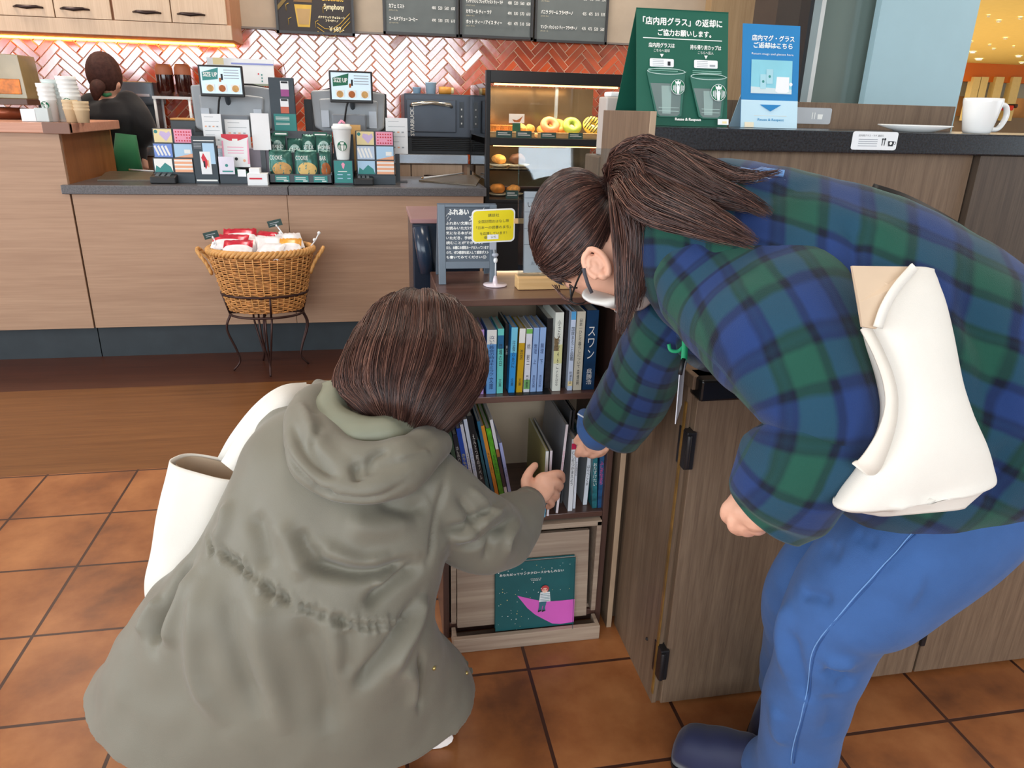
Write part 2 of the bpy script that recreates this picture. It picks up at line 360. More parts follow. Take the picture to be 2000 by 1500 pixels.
# ---- herringbone glazed tiles on the back wall, one panel of brickwork
def tile_mat():
    m = bpy.data.materials.new('glazed_red_tile'); m.use_nodes = True; nt = m.node_tree; N = nt.nodes; L = nt.links; b = N['Principled BSDF']
    at_ = N.new('ShaderNodeAttribute'); at_.attribute_name = 'tone'; rp = N.new('ShaderNodeValToRGB'); e = rp.color_ramp.elements
    e[0].color = (*lin((146, 50, 26)), 1); e[1].color = (*lin((212, 84, 34)), 1)
    L.new(at_.outputs['Fac'], rp.inputs[0]); L.new(rp.outputs[0], b.inputs['Base Color'])
    nz = N.new('ShaderNodeTexNoise'); nz.inputs['Scale'].default_value = 22; tc = N.new('ShaderNodeTexCoord'); L.new(tc.outputs['Object'], nz.inputs[0])
    bp = N.new('ShaderNodeBump'); bp.inputs['Strength'].default_value = .35; bp.inputs['Distance'].default_value = .003; L.new(nz.outputs['Fac'], bp.inputs['Height']); L.new(bp.outputs[0], b.inputs['Normal'])
    b.inputs['Roughness'].default_value = .16; b.inputs['Specular IOR Level'].default_value = 1.; b.inputs['Coat Weight'].default_value = 1; b.inputs['Coat IOR'].default_value = 2.0; b.inputs['Coat Roughness'].default_value = .1
    return m
GLZ = tile_mat(); GROUT = col(226, 190, 160, .7)
tx0, tx1, tz0, tz1 = -3.2, 1.93, .88, 1.695
b = MB(); b.box(tx0, WB-.004, tz0, tx1, WB, tz1, GROUT)
L_, W_, g = .1704, .0426, .0022; tone = [0.]*8; s2 = math.sqrt(.5)
def brick(x0, y0, x1, y1, t):
    c = [(x0+g, y0+g), (x1-g, y0+g), (x1-g, y1-g), (x0+g, y1-g)]
    q = [((x-y)*s2, (x+y)*s2) for x, y in c]
    q = [(tx0+a, tz0+z) for a, z in q]
    # clip to the panel
    def clip(P, f_, h):
        o = []
        for i in range(len(P)):
            A, B = P[i], P[(i+1) % len(P)]; fa, fb = f_(A), f_(B)
            if fa >= 0: o.append(A)
            if (fa >= 0) != (fb >= 0): u = fa/(fa-fb); o.append((A[0]+(B[0]-A[0])*u, A[1]+(B[1]-A[1])*u))
        return o
    for f_ in (lambda p: p[0]-tx0, lambda p: tx1-p[0], lambda p: p[1]-tz0, lambda p: tz1-p[1]):
        if len(q) >= 3: q = clip(q, f_, 0)
    if len(q) < 3: return
    n = len(q); cx = sum(p[0] for p in q)/n; cz = sum(p[1] for p in q)/n
    tl, tm = random.gauss(0, .012), random.gauss(0, .012); vs = [(x, WB-.004, z) for x, z in q]+[(x+(cx-x)*.004/max(.02, abs(cx-x)+abs(cz-z))*1.5, WB-.010+tl*(x-cx)+tm*(z-cz), z+(cz-z)*.004/max(.02, abs(cx-x)+abs(cz-z))*1.5) for x, z in q]
    b.add(vs, [tuple(range(n, 2*n))]+[(i, (i+1) % n, n+(i+1) % n, n+i) for i in range(n)], GLZ); tone.extend([t]*(2*n))
for i in range(-60, 130):
    for j in range(-60, 130):
        ox, oy = i*W_+j*L_, i*W_-j*L_
        sx, sz = (ox-oy)*s2, (ox+oy)*s2
        if not (-.4 < sx < tx1-tx0+.4 and -.4 < sz < tz1-tz0+.4): continue
        brick(ox, oy, ox+L_, oy+W_, random.random()); brick(ox+L_, oy+W_-L_, ox+L_+W_, oy+W_, random.random())
o = b.build('trim_1', origin=False, kind='structure')
o.data.attributes.new('tone', 'FLOAT', 'POINT').data.foreach_set('value', tone)
b = MB(); b.box(-.9, WB-.03, tz1, 2.3, WB, tz1+.012, col(120, 110, 104, .4)); b.build('trim_2', origin=False, kind='structure')

# ---- glass partition beside the condiment counter, and the shopping hall seen past it
ALU = mat('brushed_aluminium', (150, 165, 168), .35, .7, var=.05)
PY = 2.5
def prt(name, xa, xb, m, y=PY, th=.04, z1=2.9):
    A = at(xa, 150, y); B = at(xb, 150, y); bb = MB(); bb.box(A[0], y, 0, B[0], y+th, z1, m); return bb.build(name, origin=False, kind='structure')
prt('column', 1500, 1562, mat('dark_brown_column', (74, 62, 54), .5), PY+.6, .2)
prt('window_3', 1568, 1702, mat('smoked_glass', (104, 120, 116), .12, spec=.8, var=.1, vs=2), PY+.02)
b = MB()
for xa, xb, m in ((1553, 1560, col(22, 26, 30, .4)), (1560, 1574, ALU), (1574, 1582, mat('steel_edge', (215, 220, 220), .3, .6)),):
    A = at(xa, 150, PY); B = at(xb, 150, PY); b.box(A[0], PY-.03, 0, B[0], PY+.03, 2.9, m)
b.build('trim_3', origin=False, kind='structure')
prt('window_4', 1696, 1882, mat('frosted_blue_glass', (156, 186, 196), .35, spec=.5, var=.02), PY-.05, .03)
HZ = at(1900, 123, 19.5)[2]; HW = mat('hall_cream', (232, 206, 130), .8, var=.03); ORG = mat('orange_fascia', (226, 118, 30), .6, var=.08, vs=.6)
b = MB(); b.box(5.7, 3, HZ, 26, 27, HZ+.1, HW); b.build('ceiling_hall', origin=False, kind='structure')
b = MB(); HY = 20
def hb(x0, y0, x1, y1, m, Y=HY, th=.2):
    A = at(x0, y1, Y); B = at(x1, y0, Y); b.box(A[0], Y, max(0, A[2]), B[0], Y+th, B[2], m)
hb(1820, 122, 2200, 156, ORG, HY-.5); hb(1820, 150, 2200, 185, mat('hall_pale', (236, 226, 190), .7)); hb(1820, 172, 2200, 186, col(170, 172, 160), HY-.05)
hb(1820, 182, 2200, 238, mat('shop_fronts', (206, 150, 90), .7, var=.5, vs=1.1)); hb(1820, 236, 2200, 330, col(132, 112, 90), HY-.3)
for x in (1898, 1912, 1942, 1975): hb(x, 150, x+5, 236, col(236, 214, 150), HY-.6)
b.build('wall_hall', origin=False, kind='structure')
LED = mat('lamp_glow', (255, 246, 228), .5, var=0, emit=(255, 244, 220), es=9)
HLB = ('small, nearest the blue glass, top row', 'large one in the top row', 'top row at the photo edge', 'large one in the second row', 'second row hard by the blue glass', 'small one just above the pair of strips', 'wide one just right of a small one', 'small one alone right of the middle', 'wide flat one against the blue glass', 'wide flat one just above the orange band', 'wide flat one at the photo edge', 'lowest one at the photo edge')
for k, (x, y, wx) in enumerate([(1931, 30, 5), (1951, 40, 8), (1993, 34, 7), (1964, 74, 7), (1897, 81, 6), (1933, 87, 5), (1941, 95, 6), (1980, 90, 4), (1900, 101, 12), (1912, 115, 14), (1990, 109, 12), (1996, 122, 10)]):
    P = az(x, y, HZ-.01); sz = wx*(P[1])/1430*.9
    if P[1] > 26: continue
    b = MB(); b.cyl(P+V(0, 0, -.02), P+V(0, 0, 0), sz*.5, sz*.5, LED, 16)
    b.lathe([(sz*.5, -.02), (sz*.56, -.025), (sz*.58, 0)], P, col(240, 236, 226), 16)
    b.build('ceiling_light', label='round light in the yellow hall ceiling, '+HLB[k], cat='light', group='ceiling lights of the hall')
MER = MB()
def blob_shop(name, x0, y0, x1, y1, m, Y, label, catg):
    A = at(x0, y1, Y); B = at(x1, y0, Y); bb = MB(); bb.box(A[0], Y, A[2], B[0], Y+.4, B[2], m); bb.build(name, bevel=.03, label=label, cat=catg)
blob_shop('display_block', 1976, 206, 1982, 216, col(210, 50, 40), HY-1, 'small red display block far off in the hall', 'display')
blob_shop('display_block', 1983, 203, 1990, 211, col(60, 44, 40), HY-1, 'small dark display block far off beside the red one', 'display')

# ================================================================ SERVICE COUNTER
PANX = wood('oak_panel_horizontal', (164, 130, 106), (180, 146, 120), 'X', .35, .42, .35, .1)
PANZ = wood('pale_cabinet_veneer', (196, 168, 142), (210, 184, 158), 'Z', .5, .45, .3)
GRAN = mat('grey_speckled_stone', (92, 90, 92), .28, var=.28, vs=160, spec=.6); BLK = mat('soft_black', (26, 26, 28), .45); DK = mat('dark_slate', (46, 53, 58), .55, var=.1)
CX0, CX1, CY = -1.415, .57, 3.9
t = thing('service_counter', (-.5, CY, 0), 'long service counter with pinkish oak front panels and grey stone top', 'counter')
xs = [CX0, -.42+.0, CX1]
for a, c_ in ((CX0, -.425), (-.425, CX1)):
    b = MB(); b.box(a+.001, CY, .163, c_-.001, CY+.7, .826, PANX); b.build('front_panel', t, bevel=.0015)
b = MB(); b.box(CX0, CY+.03, 0, CX1, CY+.7, .163, DK); b.build('kickboard', t)
for a, c_ in ((CX0-.03, -.415), (-.412, CX1+.01)):
    b = MB(); b.box(a, CY-.03, .828, c_, CY+.62, .87, GRAN); b.build('worktop', t, bevel=.003)
t = thing('tall_counter', (-2.4, CY, 0), 'taller oak counter section at far left with a raised ledge', 'counter')
b = MB(); b.box(-3.4, CY-.005, .163, -1.42, CY+.72, 1.10, PANX); b.build('front_panel', t, bevel=.0015)
b = MB(); b.box(-1.42, CY+.02, .87, -1.416, CY+.715, 1.10, wood('brown_side_panel', (134, 82, 44), (152, 96, 54), 'Z', .5, .4)); b.build('side_panel', t)
b = MB(); b.box(-3.4, CY+.03, 0, -1.42, CY+.72, .163, DK); b.build('kickboard', t)
b = MB(); b.box(-3.4, CY-.03, 1.10, -1.36, CY+.70, 1.145, wood('reddish_ledge', (190, 136, 112), (206, 154, 130), 'X', .5, .35)); b.build('ledge', t, bevel=.004)
b = MB(); b.box(-1.475, CY-.032, 1.098, -1.36, CY-.0, 1.147, col(128, 92, 76, .4)); b.build('ledge_corner', t, bevel=.002)
# back counter under the tiles
t = thing('back_counter', (0, 4.95, 0), 'low back counter with steel top and small oak drawers under the oven', 'counter')
b = MB(); b.box(-.35, 4.74, 0, .585, 5.4, .925, PANX); b.box(-3.1, 5.05, 0, -.35, 5.4, .925, PANX); b.build('cabinet_body', t)
b = MB(); b.box(-3.1, 5.02, .93, -.35, 5.4, .985, mat('steel_top', (190, 200, 212), .25, .8)); b.build('worktop', t, bevel=.004)
b = MB(); b.box(-.35, 4.68, .93, .585, 5.4, .985, mat('steel_top', (190, 200, 212), .25, .8)); b.build('worktop', t, bevel=.004)
HND = mat('bronze_handle', (58, 44, 42), .35, .6)
for k in range(0, 2):
    x = -.085+k*.32
    b = MB(); b.box(x+.004, 4.7, .70, x+.316, 4.73, .925, PANZ); d = b.build('drawer', t, bevel=.002)
    b = MB(); b.tube([(x+.08, 4.7, .86), (x+.10, 4.68, .862), (x+.16, 4.672, .855), (x+.22, 4.68, .862), (x+.24, 4.7, .86)], [.004, .005, .008, .005, .004], HND, 8); b.build('handle', d)

# upper wall cabinets with warm strip light
UY = 5.0; k_ = at(450, 46, UY); z0c = at(0, 27, UY)[2]-.005; xR = at(452, 60, UY)[0]; zb = at(455, 78, UY)[2]
t = thing('wall_cabinet', (-1.8, UY, zb), 'pale oak wall cabinets above the tiled splashback at top left', 'cabinet')
b = MB(); b.box(-3.2, UY+.02, zb, xR, WB, 2.3, wood('cabinet_carcass', (164, 112, 78), (180, 128, 92), 'Z', .5, .45)); b.build('cabinet_body', t)
b = MB(); b.box(-3.2, UY-.004, zb-.002, xR, UY+.02, z0c-.003, PANZ); b.build('valance', t, bevel=.002)
xe = [at(x, 30, UY)[0] for x in (-115, 108, 222, 335, 446)]
for i in range(4):
    b = MB(); b.box(xe[i]+.003, UY-.004, z0c, xe[i+1]-(.003 if i % 2 == 0 else .012), UY+.018, 2.3, PANZ); d = b.build('door', t, bevel=.002)
    xc = (xe[i+1]-.13) if i % 2 == 0 else xe[i]+.11
    b = MB(); zz = z0c+.045
    b.tube([(xc-.075, UY-.006, zz), (xc-.05, UY-.028, zz+.002), (xc, UY-.032, zz-.002), (xc+.05, UY-.028, zz+.002), (xc+.075, UY-.006, zz)], [.005, .008, .011, .008, .005], HND, 8); b.build('handle', d)
b = MB(); b.box(-3.1, WB-.06, zb-.012, xR-.05, WB-.03, zb-.001, mat('warm_strip_light', (255, 190, 90), .5, var=0, emit=(255, 176, 70), es=14)); b.build('light_strip', t, label='glowing warm strip light')

# ================================================================ MENU BOARDS
CHK = mat('chalkboard_black', (44, 36, 34), .5); MGR = mat('menu_slate', (92, 98, 98), .5); FRB = col(52, 52, 54, .4)
WH = mat('print_white', (240, 240, 236), .6, var=0); CRM = mat('print_cream', (226, 214, 176), .6, var=0); GOLD = mat('chalk_gold', (196, 160, 70), .7, var=.1)
MY = WB-.06
def board(x0, x1, y0, y1, label, m, name='menu_board'):
    A = at(x0, y1, MY); B = at(x1, y1, MY); C = at(x0, y0, MY)
    t_ = thing(name, ((A[0]+B[0])/2, MY, A[2]), label, 'menu board', 'menu boards over the tiled wall')
    bb = MB(); z1 = A[2]+.5
    for q in ((A[0], A[2], B[0], A[2]+.015), (A[0], z1-.015, B[0], z1), (A[0], A[2], A[0]+.015, z1), (B[0]-.015, A[2], B[0], z1)): bb.box(q[0], MY-.012, q[1], q[2], MY+.02, q[3], FRB)
    bb.build('frame', t_)
    bb = MB(); pn = Panel(bb, V(A[0]+.012, MY, A[2]+.012), V(B[0]-A[0]-.024, 0, 0), V(0, 0, .476)); pn.lf = 4; pn.slab(.015, m)
    return t_, bb, pn
t, b, pn = board(541, 693, 30, 64, 'black chalk drawing board with a golden iced drink', CHK)
pn.poly([(.23, .33), (.26, .06), (.42, .06), (.46, .33)], GOLD); pn.poly([(.255, .28), (.275, .09), (.41, .09), (.44, .28)], mat('latte', (170, 140, 96), .7)); pn.poly([(.22, .36), (.47, .36), (.44, .5), (.36, .58), (.28, .52)], mat('cream_top', (120, 92, 60), .7))
for i, (s_, u, v, h, w) in enumerate((('Chocolate', .74, .43, .085, .3), ('Symphony', .76, .31, .085, .27), ('バナナナッツ チョコレート\nフラペチーノ', .72, .17, .07, .36), ('￥687.-', .78, .05, .06, .2))): pn.text(s_, u, v, h, GOLD if i == 0 else CRM, w, bold=.02)
for i in range(3): b.tube([pn.p(u, .08+.05*i+.14*math.sin(u*7), .003) for u in (.52, .62, .72, .82, .9, .97)], .0022, GOLD, 4)
for u, v in ((.12, .25), (.47, .38), (.14, .08), (.5, .06), (.61, .24)): b.tube([pn.p(u, v, .003), pn.p(u, v+.07, .003), pn.p(u+.04, v+.09, .003)], .002, GOLD, 4)
pn.poly([(.0, .3), (.2, .5), (.2, .44), (.0, .24)], mat('chalk_stroke', (120, 100, 60), .8)); b.build('board', t)
rows = [['カフェラテ', 'カフェ モカ / ホワイト モカ', 'カフェ アメリカーノ', 'カフェ ミスト', 'コールドブリュー コーヒー'], ['ほうじ茶 ティー ラテ', 'ゆずシトラス & ティー', 'ピンクグラマラス ウーロン ティー ラテ', 'イングリッシュ ブレックファスト ティー ラテ', 'カモミール ティー ラテ', 'ホット ティー / アイス ティー'], ['キャラメル フラペチーノ', 'バニラ クリーム フラペチーノ', 'マンゴー パッション ティー フラペチーノ']]
for k, (x0, x1, y0, y1) in enumerate(((749, 895, 30, 66), (898, 1040, 30, 72), (1043, 1184, 30, 81))):
    t, b, pn = board(x0, x1, y0, y1, ('grey menu board listing coffees, left of the three', 'grey menu board listing teas, middle of the three', 'grey menu board listing blended drinks, nearest the pillar')[k], MGR)
    R_ = rows[k]; n = len(R_)
    for i, s_ in enumerate(R_):
        v = .17+(n-1-i)*(.155 if k == 0 else .13 if k == 1 else .19); pn.text(s_, .06, v, .05, WH, min(.52, .03*len(s_)), 'LEFT', bold=.02); pn.text('(' + s_[:6] + ')', .06, v-.055, .02, CRM, None, 'LEFT')
        for j, q in enumerate(((430, 470, 510, 550), (435, 475, 515, 555), (435, 475, 520, 560), (480, 520, 560, 600), (490, 530, 570, 610))[i % 5]): pn.text(str(q), .68+.09*j, v, .04, WH, .055)
    b.build('board', t)
# ================================================================ THINGS ON THE SERVICE COUNTER
TOP = .87
GRN = mat('deep_green', (24, 92, 74), .55, var=.05); GRN2 = mat('starboard_green', (0, 104, 72), .5, var=0); TEAL = mat('teal_print', (60, 140, 136), .6, var=0)
GRY = mat('grey_plastic', (156, 162, 168), .4, var=.04); DGR = mat('dark_grey_plastic', (70, 76, 82), .45); CHAR = mat('charcoal_card', (62, 72, 80), .6)
PNK = mat('print_pink', (240, 160, 186), .6, var=0); LIL = mat('print_lilac', (206, 186, 226), .6, var=0); YEL = mat('print_yellow', (240, 222, 170), .6, var=0)
SKYB = mat('print_sky', (176, 210, 236), .6, var=0); ORP = mat('print_orange', (240, 176, 140), .6, var=0); RED = mat('print_red', (206, 40, 60), .5, var=0); PAPER = mat('white_paper', (236, 238, 240), .6, var=.02)
INK = mat('print_black', (36, 38, 44), .6, var=0); CLEAR = mat('clear_plastic', (240, 248, 250), .06, var=0, trans=1., ior=1.2); GLASS = mat('clear_glass', (250, 255, 252), .02, var=0, trans=1., ior=1.45)
BRN = mat('baked_brown', (170, 96, 50), .7, var=.25, vs=40); CKY = mat('cookie_tan', (206, 160, 100), .75, var=.2, vs=50)
def stand(name, label, catg, x0, y0, x1, y1, Y, m, th=.01, lean=0., z=None, group=None, empty=False):
    """upright card or box: returns its Panel, its mesh builder and a builder function"""
    o_, ux, uy = facing(x0, y0, x1, y1, Y, lean=lean)
    if z is not None: dz = o_[2]-z; o_[2] = z; uy[2] += dz
    bb = MB(); pn = Panel(bb, o_, ux, uy); pn.lf = 2.5; pn.slab(th, m)
    return pn, bb, dict(label=label, cat=catg, group=group)
def lines(pn, u0, u1, vs, h, m):
    for v in vs: pn.rect(u0, v, u1, v+h, m)

def gift_rack(x0, x1, y0, y1, Y, label, alt):
    A = at(x0, y1, Y); B = at(x1, y1, Y); H = at(x0, y0, Y)[2]-TOP; w = B[0]-A[0]
    t_ = thing('gift_card_rack', ((A[0]+B[0])/2, Y, TOP), label, 'card rack', 'gift card racks on the service counter')
    b = MB(); 
    for s in (0, 1, 2): b.box(A[0], Y+.03*s, TOP+.02, B[0], Y+.03*s+.025, TOP+.05+.27*H*(s+1), CHAR)
    b.box(A[0]-.002, Y-.012, TOP, B[0]+.002, Y+.1, TOP+.045, CHAR); b.build('rack', t_, bevel=.002)
    k = 0
    for r_ in range(3):
        for c_ in range(2):
            b = MB(); o_ = V(A[0]+.006+c_*w*.5, Y-.004+.03*(2-r_), TOP+.052+(2-r_)*H*.27); pn = Panel(b, o_, V(w*.5-.010, 0, 0), V(0, 0, H*.25)); pn.slab(.002, (YEL, PNK, alt[0], SKYB, alt[1], ORP)[k])
            if k == 0: pn.poly([(.65, .1), (.3, .6), (.38, .85), (.62, .8), (.7, .7), (.88, .86), (.96, .6)], LIL); pn.disc(.13, .8, .1, TEAL)
            if k == 1:
                for i in range(6):
                    for j in range(4):
                        if (i, j) not in ((2, 1), (3, 1), (1, 1)): pn.disc(.12+.15*i, .15+.22*j, .045, RED, 6)
            if k == 2: [pn.poly([(.0+.2*i, .8), (.1+.2*i, .9), (.3+.2*i, .15), (.2+.2*i, .1)], WH) for i in range(4)]
            if k == 3: pn.poly([(0, 0), (1, 0), (1, .3), (.5, .15)], ORP); pn.rect(.55, .3, .9, .6, WH)
            if k == 4: pn.poly([(.0, .0), (.1, .5), (.3, .3), (.6, .7), (.9, .4), (1, 0)], TEAL)
            if k == 5: lines(pn, 0, 1, (.2, .5, .8), .12, WH)
            b.build('gift_card', t_, label=('yellow card with a lilac heart', 'pink card with rows of dots', 'pale card with a wavy print', 'sky blue card', 'card with green leaves', 'orange striped card')[k]); k += 1
gift_rack(304, 382, 252, 354, 4.02, 'six-card gift card rack beside the dark brochure stand, left side', (mat('print_blue', (120, 150, 220), .6, var=0), WH))
gift_rack(698, 772, 256, 358, 4.02, 'six-card gift card rack right of the white cup display', (mat('print_grey', (190, 206, 226), .6, var=0), SKYB))
# dark brochure stand
pn, b, k = stand('brochure_stand', 'dark grey brochure stand with pale leaflets next to left card rack', 'brochure stand', 383, 266, 428, 355, 4.0, CHAR, .03, z=TOP)
pn.rect(.08, .9, .96, .92, WH); lines(pn, .08, .4, (.84, .81, .78, .75), .012, GRY); pn.rect(.45, .42, .95, .86, SKYB); pn.rect(.3, .2, .75, .68, PAPER); pn.poly([(.35, .55), (.45, .65), (.65, .45), (.5, .3)], RED); pn.rect(.42, .35, .5, .48, INK); pn.rect(.6, .35, .66, .5, ORP); pn.rect(.05, .05, .95, .085, WH)
b.build('brochure_stand', **k, bevel=.001)
# pink leaflet display
t = thing('leaflet_display', at(462, 352, 4.02)*V(1, 1, 0)+V(0, 0, TOP), 'pink and white leaflet display on a dark green base', 'leaflet display')
A = at(430, 352, 4.0); B = at(488, 352, 4.0)
b = MB(); b.box(A[0], 4.0, TOP, B[0], 4.1, TOP+.045, CHAR); b.prism([(0, 0), (B[0]-A[0], 0), (B[0]-A[0], .05), (.02, .1), (0, .1)], (A[0], 4.005, TOP), (1, 0, 0), (0, 0, 1), -.04, GRN); b.build('base', t, bevel=.002)
b = MB(); o_, ux, uy = facing(437, 262, 489, 326, 4.04, lean=.1); pn = Panel(b, o_, ux, uy); pn.lf = 2; pn.slab(.004, PAPER); pn.poly([(0, 1), (0, .9), (.3, .8), (.6, .8), (1, .92), (1, 1)], RED); pn.rect(.0, .0, .06, .8, PNK); pn.poly([(.92, .1), (1, .1), (1, .9), (.95, .8)], PNK); pn.rect(.4, .8, .6, .86, WH); pn.disc(.5, .25, .06, INK); pn.disc(.8, .2, .05, ORP); lines(pn, .2, .8, (.6, .5, .42), .02, PNK); b.build('leaflet', t)
b = MB(); o_, ux, uy = facing(429, 306, 459, 340, 3.985, lean=.1); pn = Panel(b, o_, ux, uy); pn.lf = 2; pn.slab(.003, mat('pale_leaflet', (226, 222, 236), .6)); pn.rect(.2, .12, .9, .2, TEAL); pn.disc(.5, .5, .1, TEAL); b.build('leaflet', t)
b = MB(); o_, ux, uy = facing(465, 331, 481, 345, 3.985); pn = Panel(b, o_, ux, uy); pn.slab(.002, PAPER); b.build('price_card', t)
# small white box with red stripe
A = at(486, 360, 3.96); B = at(522, 330, 3.96)
b = MB(); b.box(A[0], 3.93, TOP, B[0], 4.02, TOP+.055, PAPER); b.box(A[0]+.01, 3.94, TOP+.055, A[0]+.06, 4.0, TOP+.08, PAPER); b.box(A[0]+.01, 3.9285, TOP+.028, B[0]-.025, 3.93, TOP+.036, RED)
b.build('sample_box', bevel=.002, label='small white cardboard box with a red stripe near the cookie rack', cat='box')
# grey box behind it and upright white sheets
A = at(489, 350, 4.1); B = at(529, 291, 4.1)
b = MB(); b.box(A[0], 4.1, TOP, B[0], 4.2, B[2], mat('mauve_grey_box', (136, 128, 140), .5)); b.build('divider_box', bevel=.003, label='mauve grey box under the blank white sheet left of cookies', cat='box')
def sheet(x0, y0, x1, y1, Y, label, tint=PAPER, n=6, th=.004):
    t_ = thing('menu_sheet', (at((x0+x1)/2, y1, Y)[0], Y+.02, TOP), label, 'menu sheet', 'upright white sheets on the service counter')
    o_, ux, uy = facing(x0, y0, x1, y1, Y); b = MB(); pn = Panel(b, o_, ux, uy); pn.lf = 2; pn.slab(th, tint)
    for i in range(n):
        v = .9-.85*i/max(1, n); 
        if i % 3 == 2: [pn.rect(.12+.2*j, v-.03, .22+.2*j, v+.01, GRY if j % 2 else ORP) for j in range(4)]
        else: pn.rect(.12, v, .88 if i % 2 else .6, v+.012, GRY)
    b.build('sheet', t_)
    b = MB(); cx = float(o_[0]+ux[0]/2); b.box(cx-.012, Y+th, TOP, cx+.012, Y+th+.008, o_[2]+.03, DGR); b.box(cx-.05, Y-.01, TOP, cx+.05, Y+.06, TOP+.006, DGR); b.build('holder', t_)
sheet(400, 222, 437, 284, 4.12, 'white menu sheet with columns, tallest left of the pink leaflet')
sheet(445, 233, 492, 300, 4.16, 'white menu sheet standing behind the pink leaflet')
sheet(495, 221, 530, 293, 4.08, 'blank pale sheet standing above the mauve grey box', n=0)
sheet(755, 230, 797, 300, 4.14, 'white menu sheet standing right of the right card rack')
# cookie rack
t = thing('cookie_rack', (at(588, 358, 4.05)[0], 4.05, TOP), 'black tiered snack rack with price cards in the middle of the counter', 'snack rack')
A = at(526, 358, 3.98); B = at(650, 358, 3.98); H = at(588, 258, 4.05)[2]-TOP
b = MB(); b.box(A[0], 3.98, TOP, B[0], 4.0, TOP+.05, DGR); b.box(A[0], 3.98, TOP, B[0], 4.2, TOP+.012, DGR); b.box(A[0], 4.08, TOP, B[0], 4.09, TOP+.15, DGR); b.box(A[0], 4.18, TOP, B[0], 4.2, TOP+H, DGR)
for x in (A[0], B[0]-.008): b.box(x, 3.98, TOP, x+.008, 4.2, TOP+.06, DGR); b.box(x, 4.09, TOP, x+.008, 4.2, TOP+.2, DGR)
b.build('rack', t, bevel=.002)
w = B[0]-A[0]
for i in range(3):
    b = MB(); pn = Panel(b, V(A[0]+w*(.1+.3*i), 3.977, TOP+.012), V(w*.22, 0, 0), V(0, 0, .032)); pn.lf = 2; pn.slab(.002, TEAL); lines(pn, .08, .8, (.65, .4), .1, WH); pn.rect(.6, .12, .92, .26, WH); b.build('price_card', t)
for i in (0, 1):
    b = MB(); pn = Panel(b, V(A[0]+w*(.1+.62*i), 4.07, TOP+H-.02), V(w*.22, 0, 0), V(0, 0, .02)); pn.lf = 2; pn.slab(.002, GRN); pn.rect(.1, .3, .9, .6, WH); b.build('price_card', t)
FOIL = mat('green_foil', (54, 104, 94), .3, .3, var=.35, vs=30); FOILW = mat('pale_foil', (170, 200, 196), .3, .3, var=.2, vs=30)
def pillow(cx, Y, z0, w, h, m, d=.022, name='snack_bag', lean=.25, parts=(), **k):
    """crimped foil bag: puffed in the middle, flat sealed ends"""
    b = MB(); nx, nz = 10, 12; vs = []
    for side in (-1, 1):
        for j in range(nz+1):
            for i in range(nx+1):
                u, v = i/nx*2-1, j/nz*2-1
                pf = max(0, (1-abs(u)**3)*(1-abs(v)**4))*(1+.18*math.sin(9*u+5*v+cx*50)); wv = .004*math.sin(u*14+cx*90)*(abs(v) > .9)
                zz = z0+h*(v+1)/2; vs.append((cx+u*w/2*(1-.05*abs(v)), Y+lean*(zz-z0)+side*d*pf+wv, zz))
    n1 = (nx+1)*(nz+1); fs = []
    for j in range(nz):
        for i in range(nx):
            a = j*(nx+1)+i; fs += [(a, a+1, a+nx+2, a+nx+1), (n1+a, n1+a+nx+1, n1+a+nx+2, n1+a+1)]
    for i in range(nx): fs += [(i, n1+i, n1+i+1, i+1), (nz*(nx+1)+i, nz*(nx+1)+i+1, n1+nz*(nx+1)+i+1, n1+nz*(nx+1)+i)]
    for j in range(nz): a = j*(nx+1); fs += [(a, a+nx+1, n1+a+nx+1, n1+a), (a+nx, n1+a+nx, n1+a+nx+nx+1, a+nx+nx+1)]
    b.add(vs, fs, m, True)
    for (u0, v0, u1, v1, mm, tx) in parts:
        # a print patch that follows the bulge
        q = []; K = 6
        for jj in range(K+1):
            for ii in range(K+1):
                u = u0+(u1-u0)*ii/K; v = v0+(v1-v0)*jj/K
                if tx == 'o': uu = 2*ii/K-1; vv = 2*jj/K-1; cx_, cv_ = (u0+u1)/2, (v0+v1)/2; u = cx_+(u1-u0)/2*uu*math.sqrt(max(0, 1-vv*vv/2)); v = cv_+(v1-v0)/2*vv*math.sqrt(max(0, 1-uu*uu/2))
                U, Vv = u*2-1, v*2-1; pf = max(0, (1-abs(U)**3)*(1-abs(Vv)**4))*(1+.18*math.sin(9*U+5*Vv+cx*50)); zz = z0+h*v
                q.append((cx+U*w/2*(1-.05*abs(Vv)), Y+lean*(zz-z0)-d*pf-.0012-(.0008 if tx == 2 else 0), zz))
        b.add(q, [(j*(K+1)+i, j*(K+1)+i+1, (j+1)*(K+1)+i+1, (j+1)*(K+1)+i) for j in range(K) for i in range(K)], mm, True)
        if isinstance(tx, str) and len(tx) > 1:
            um, vm = (u0+u1)/2, (v0+v1)/2; b.text(tx, (cx+(um*2-1)*w/2, Y+lean*h*vm-d*1.25, z0+h*vm), (1, 0, 0), (0, lean, 1), (v1-v0)*h*.7, WH, (u1-u0)*w*.9)
    return b.build(name, **k)
ups = [(529, 558, 266, 306, mat('mango_print', (232, 190, 70), .5)), (561, 592, 276, 306, BRN), (590, 617, 268, 306, BRN), (617, 650, 268, 308, BRN)]
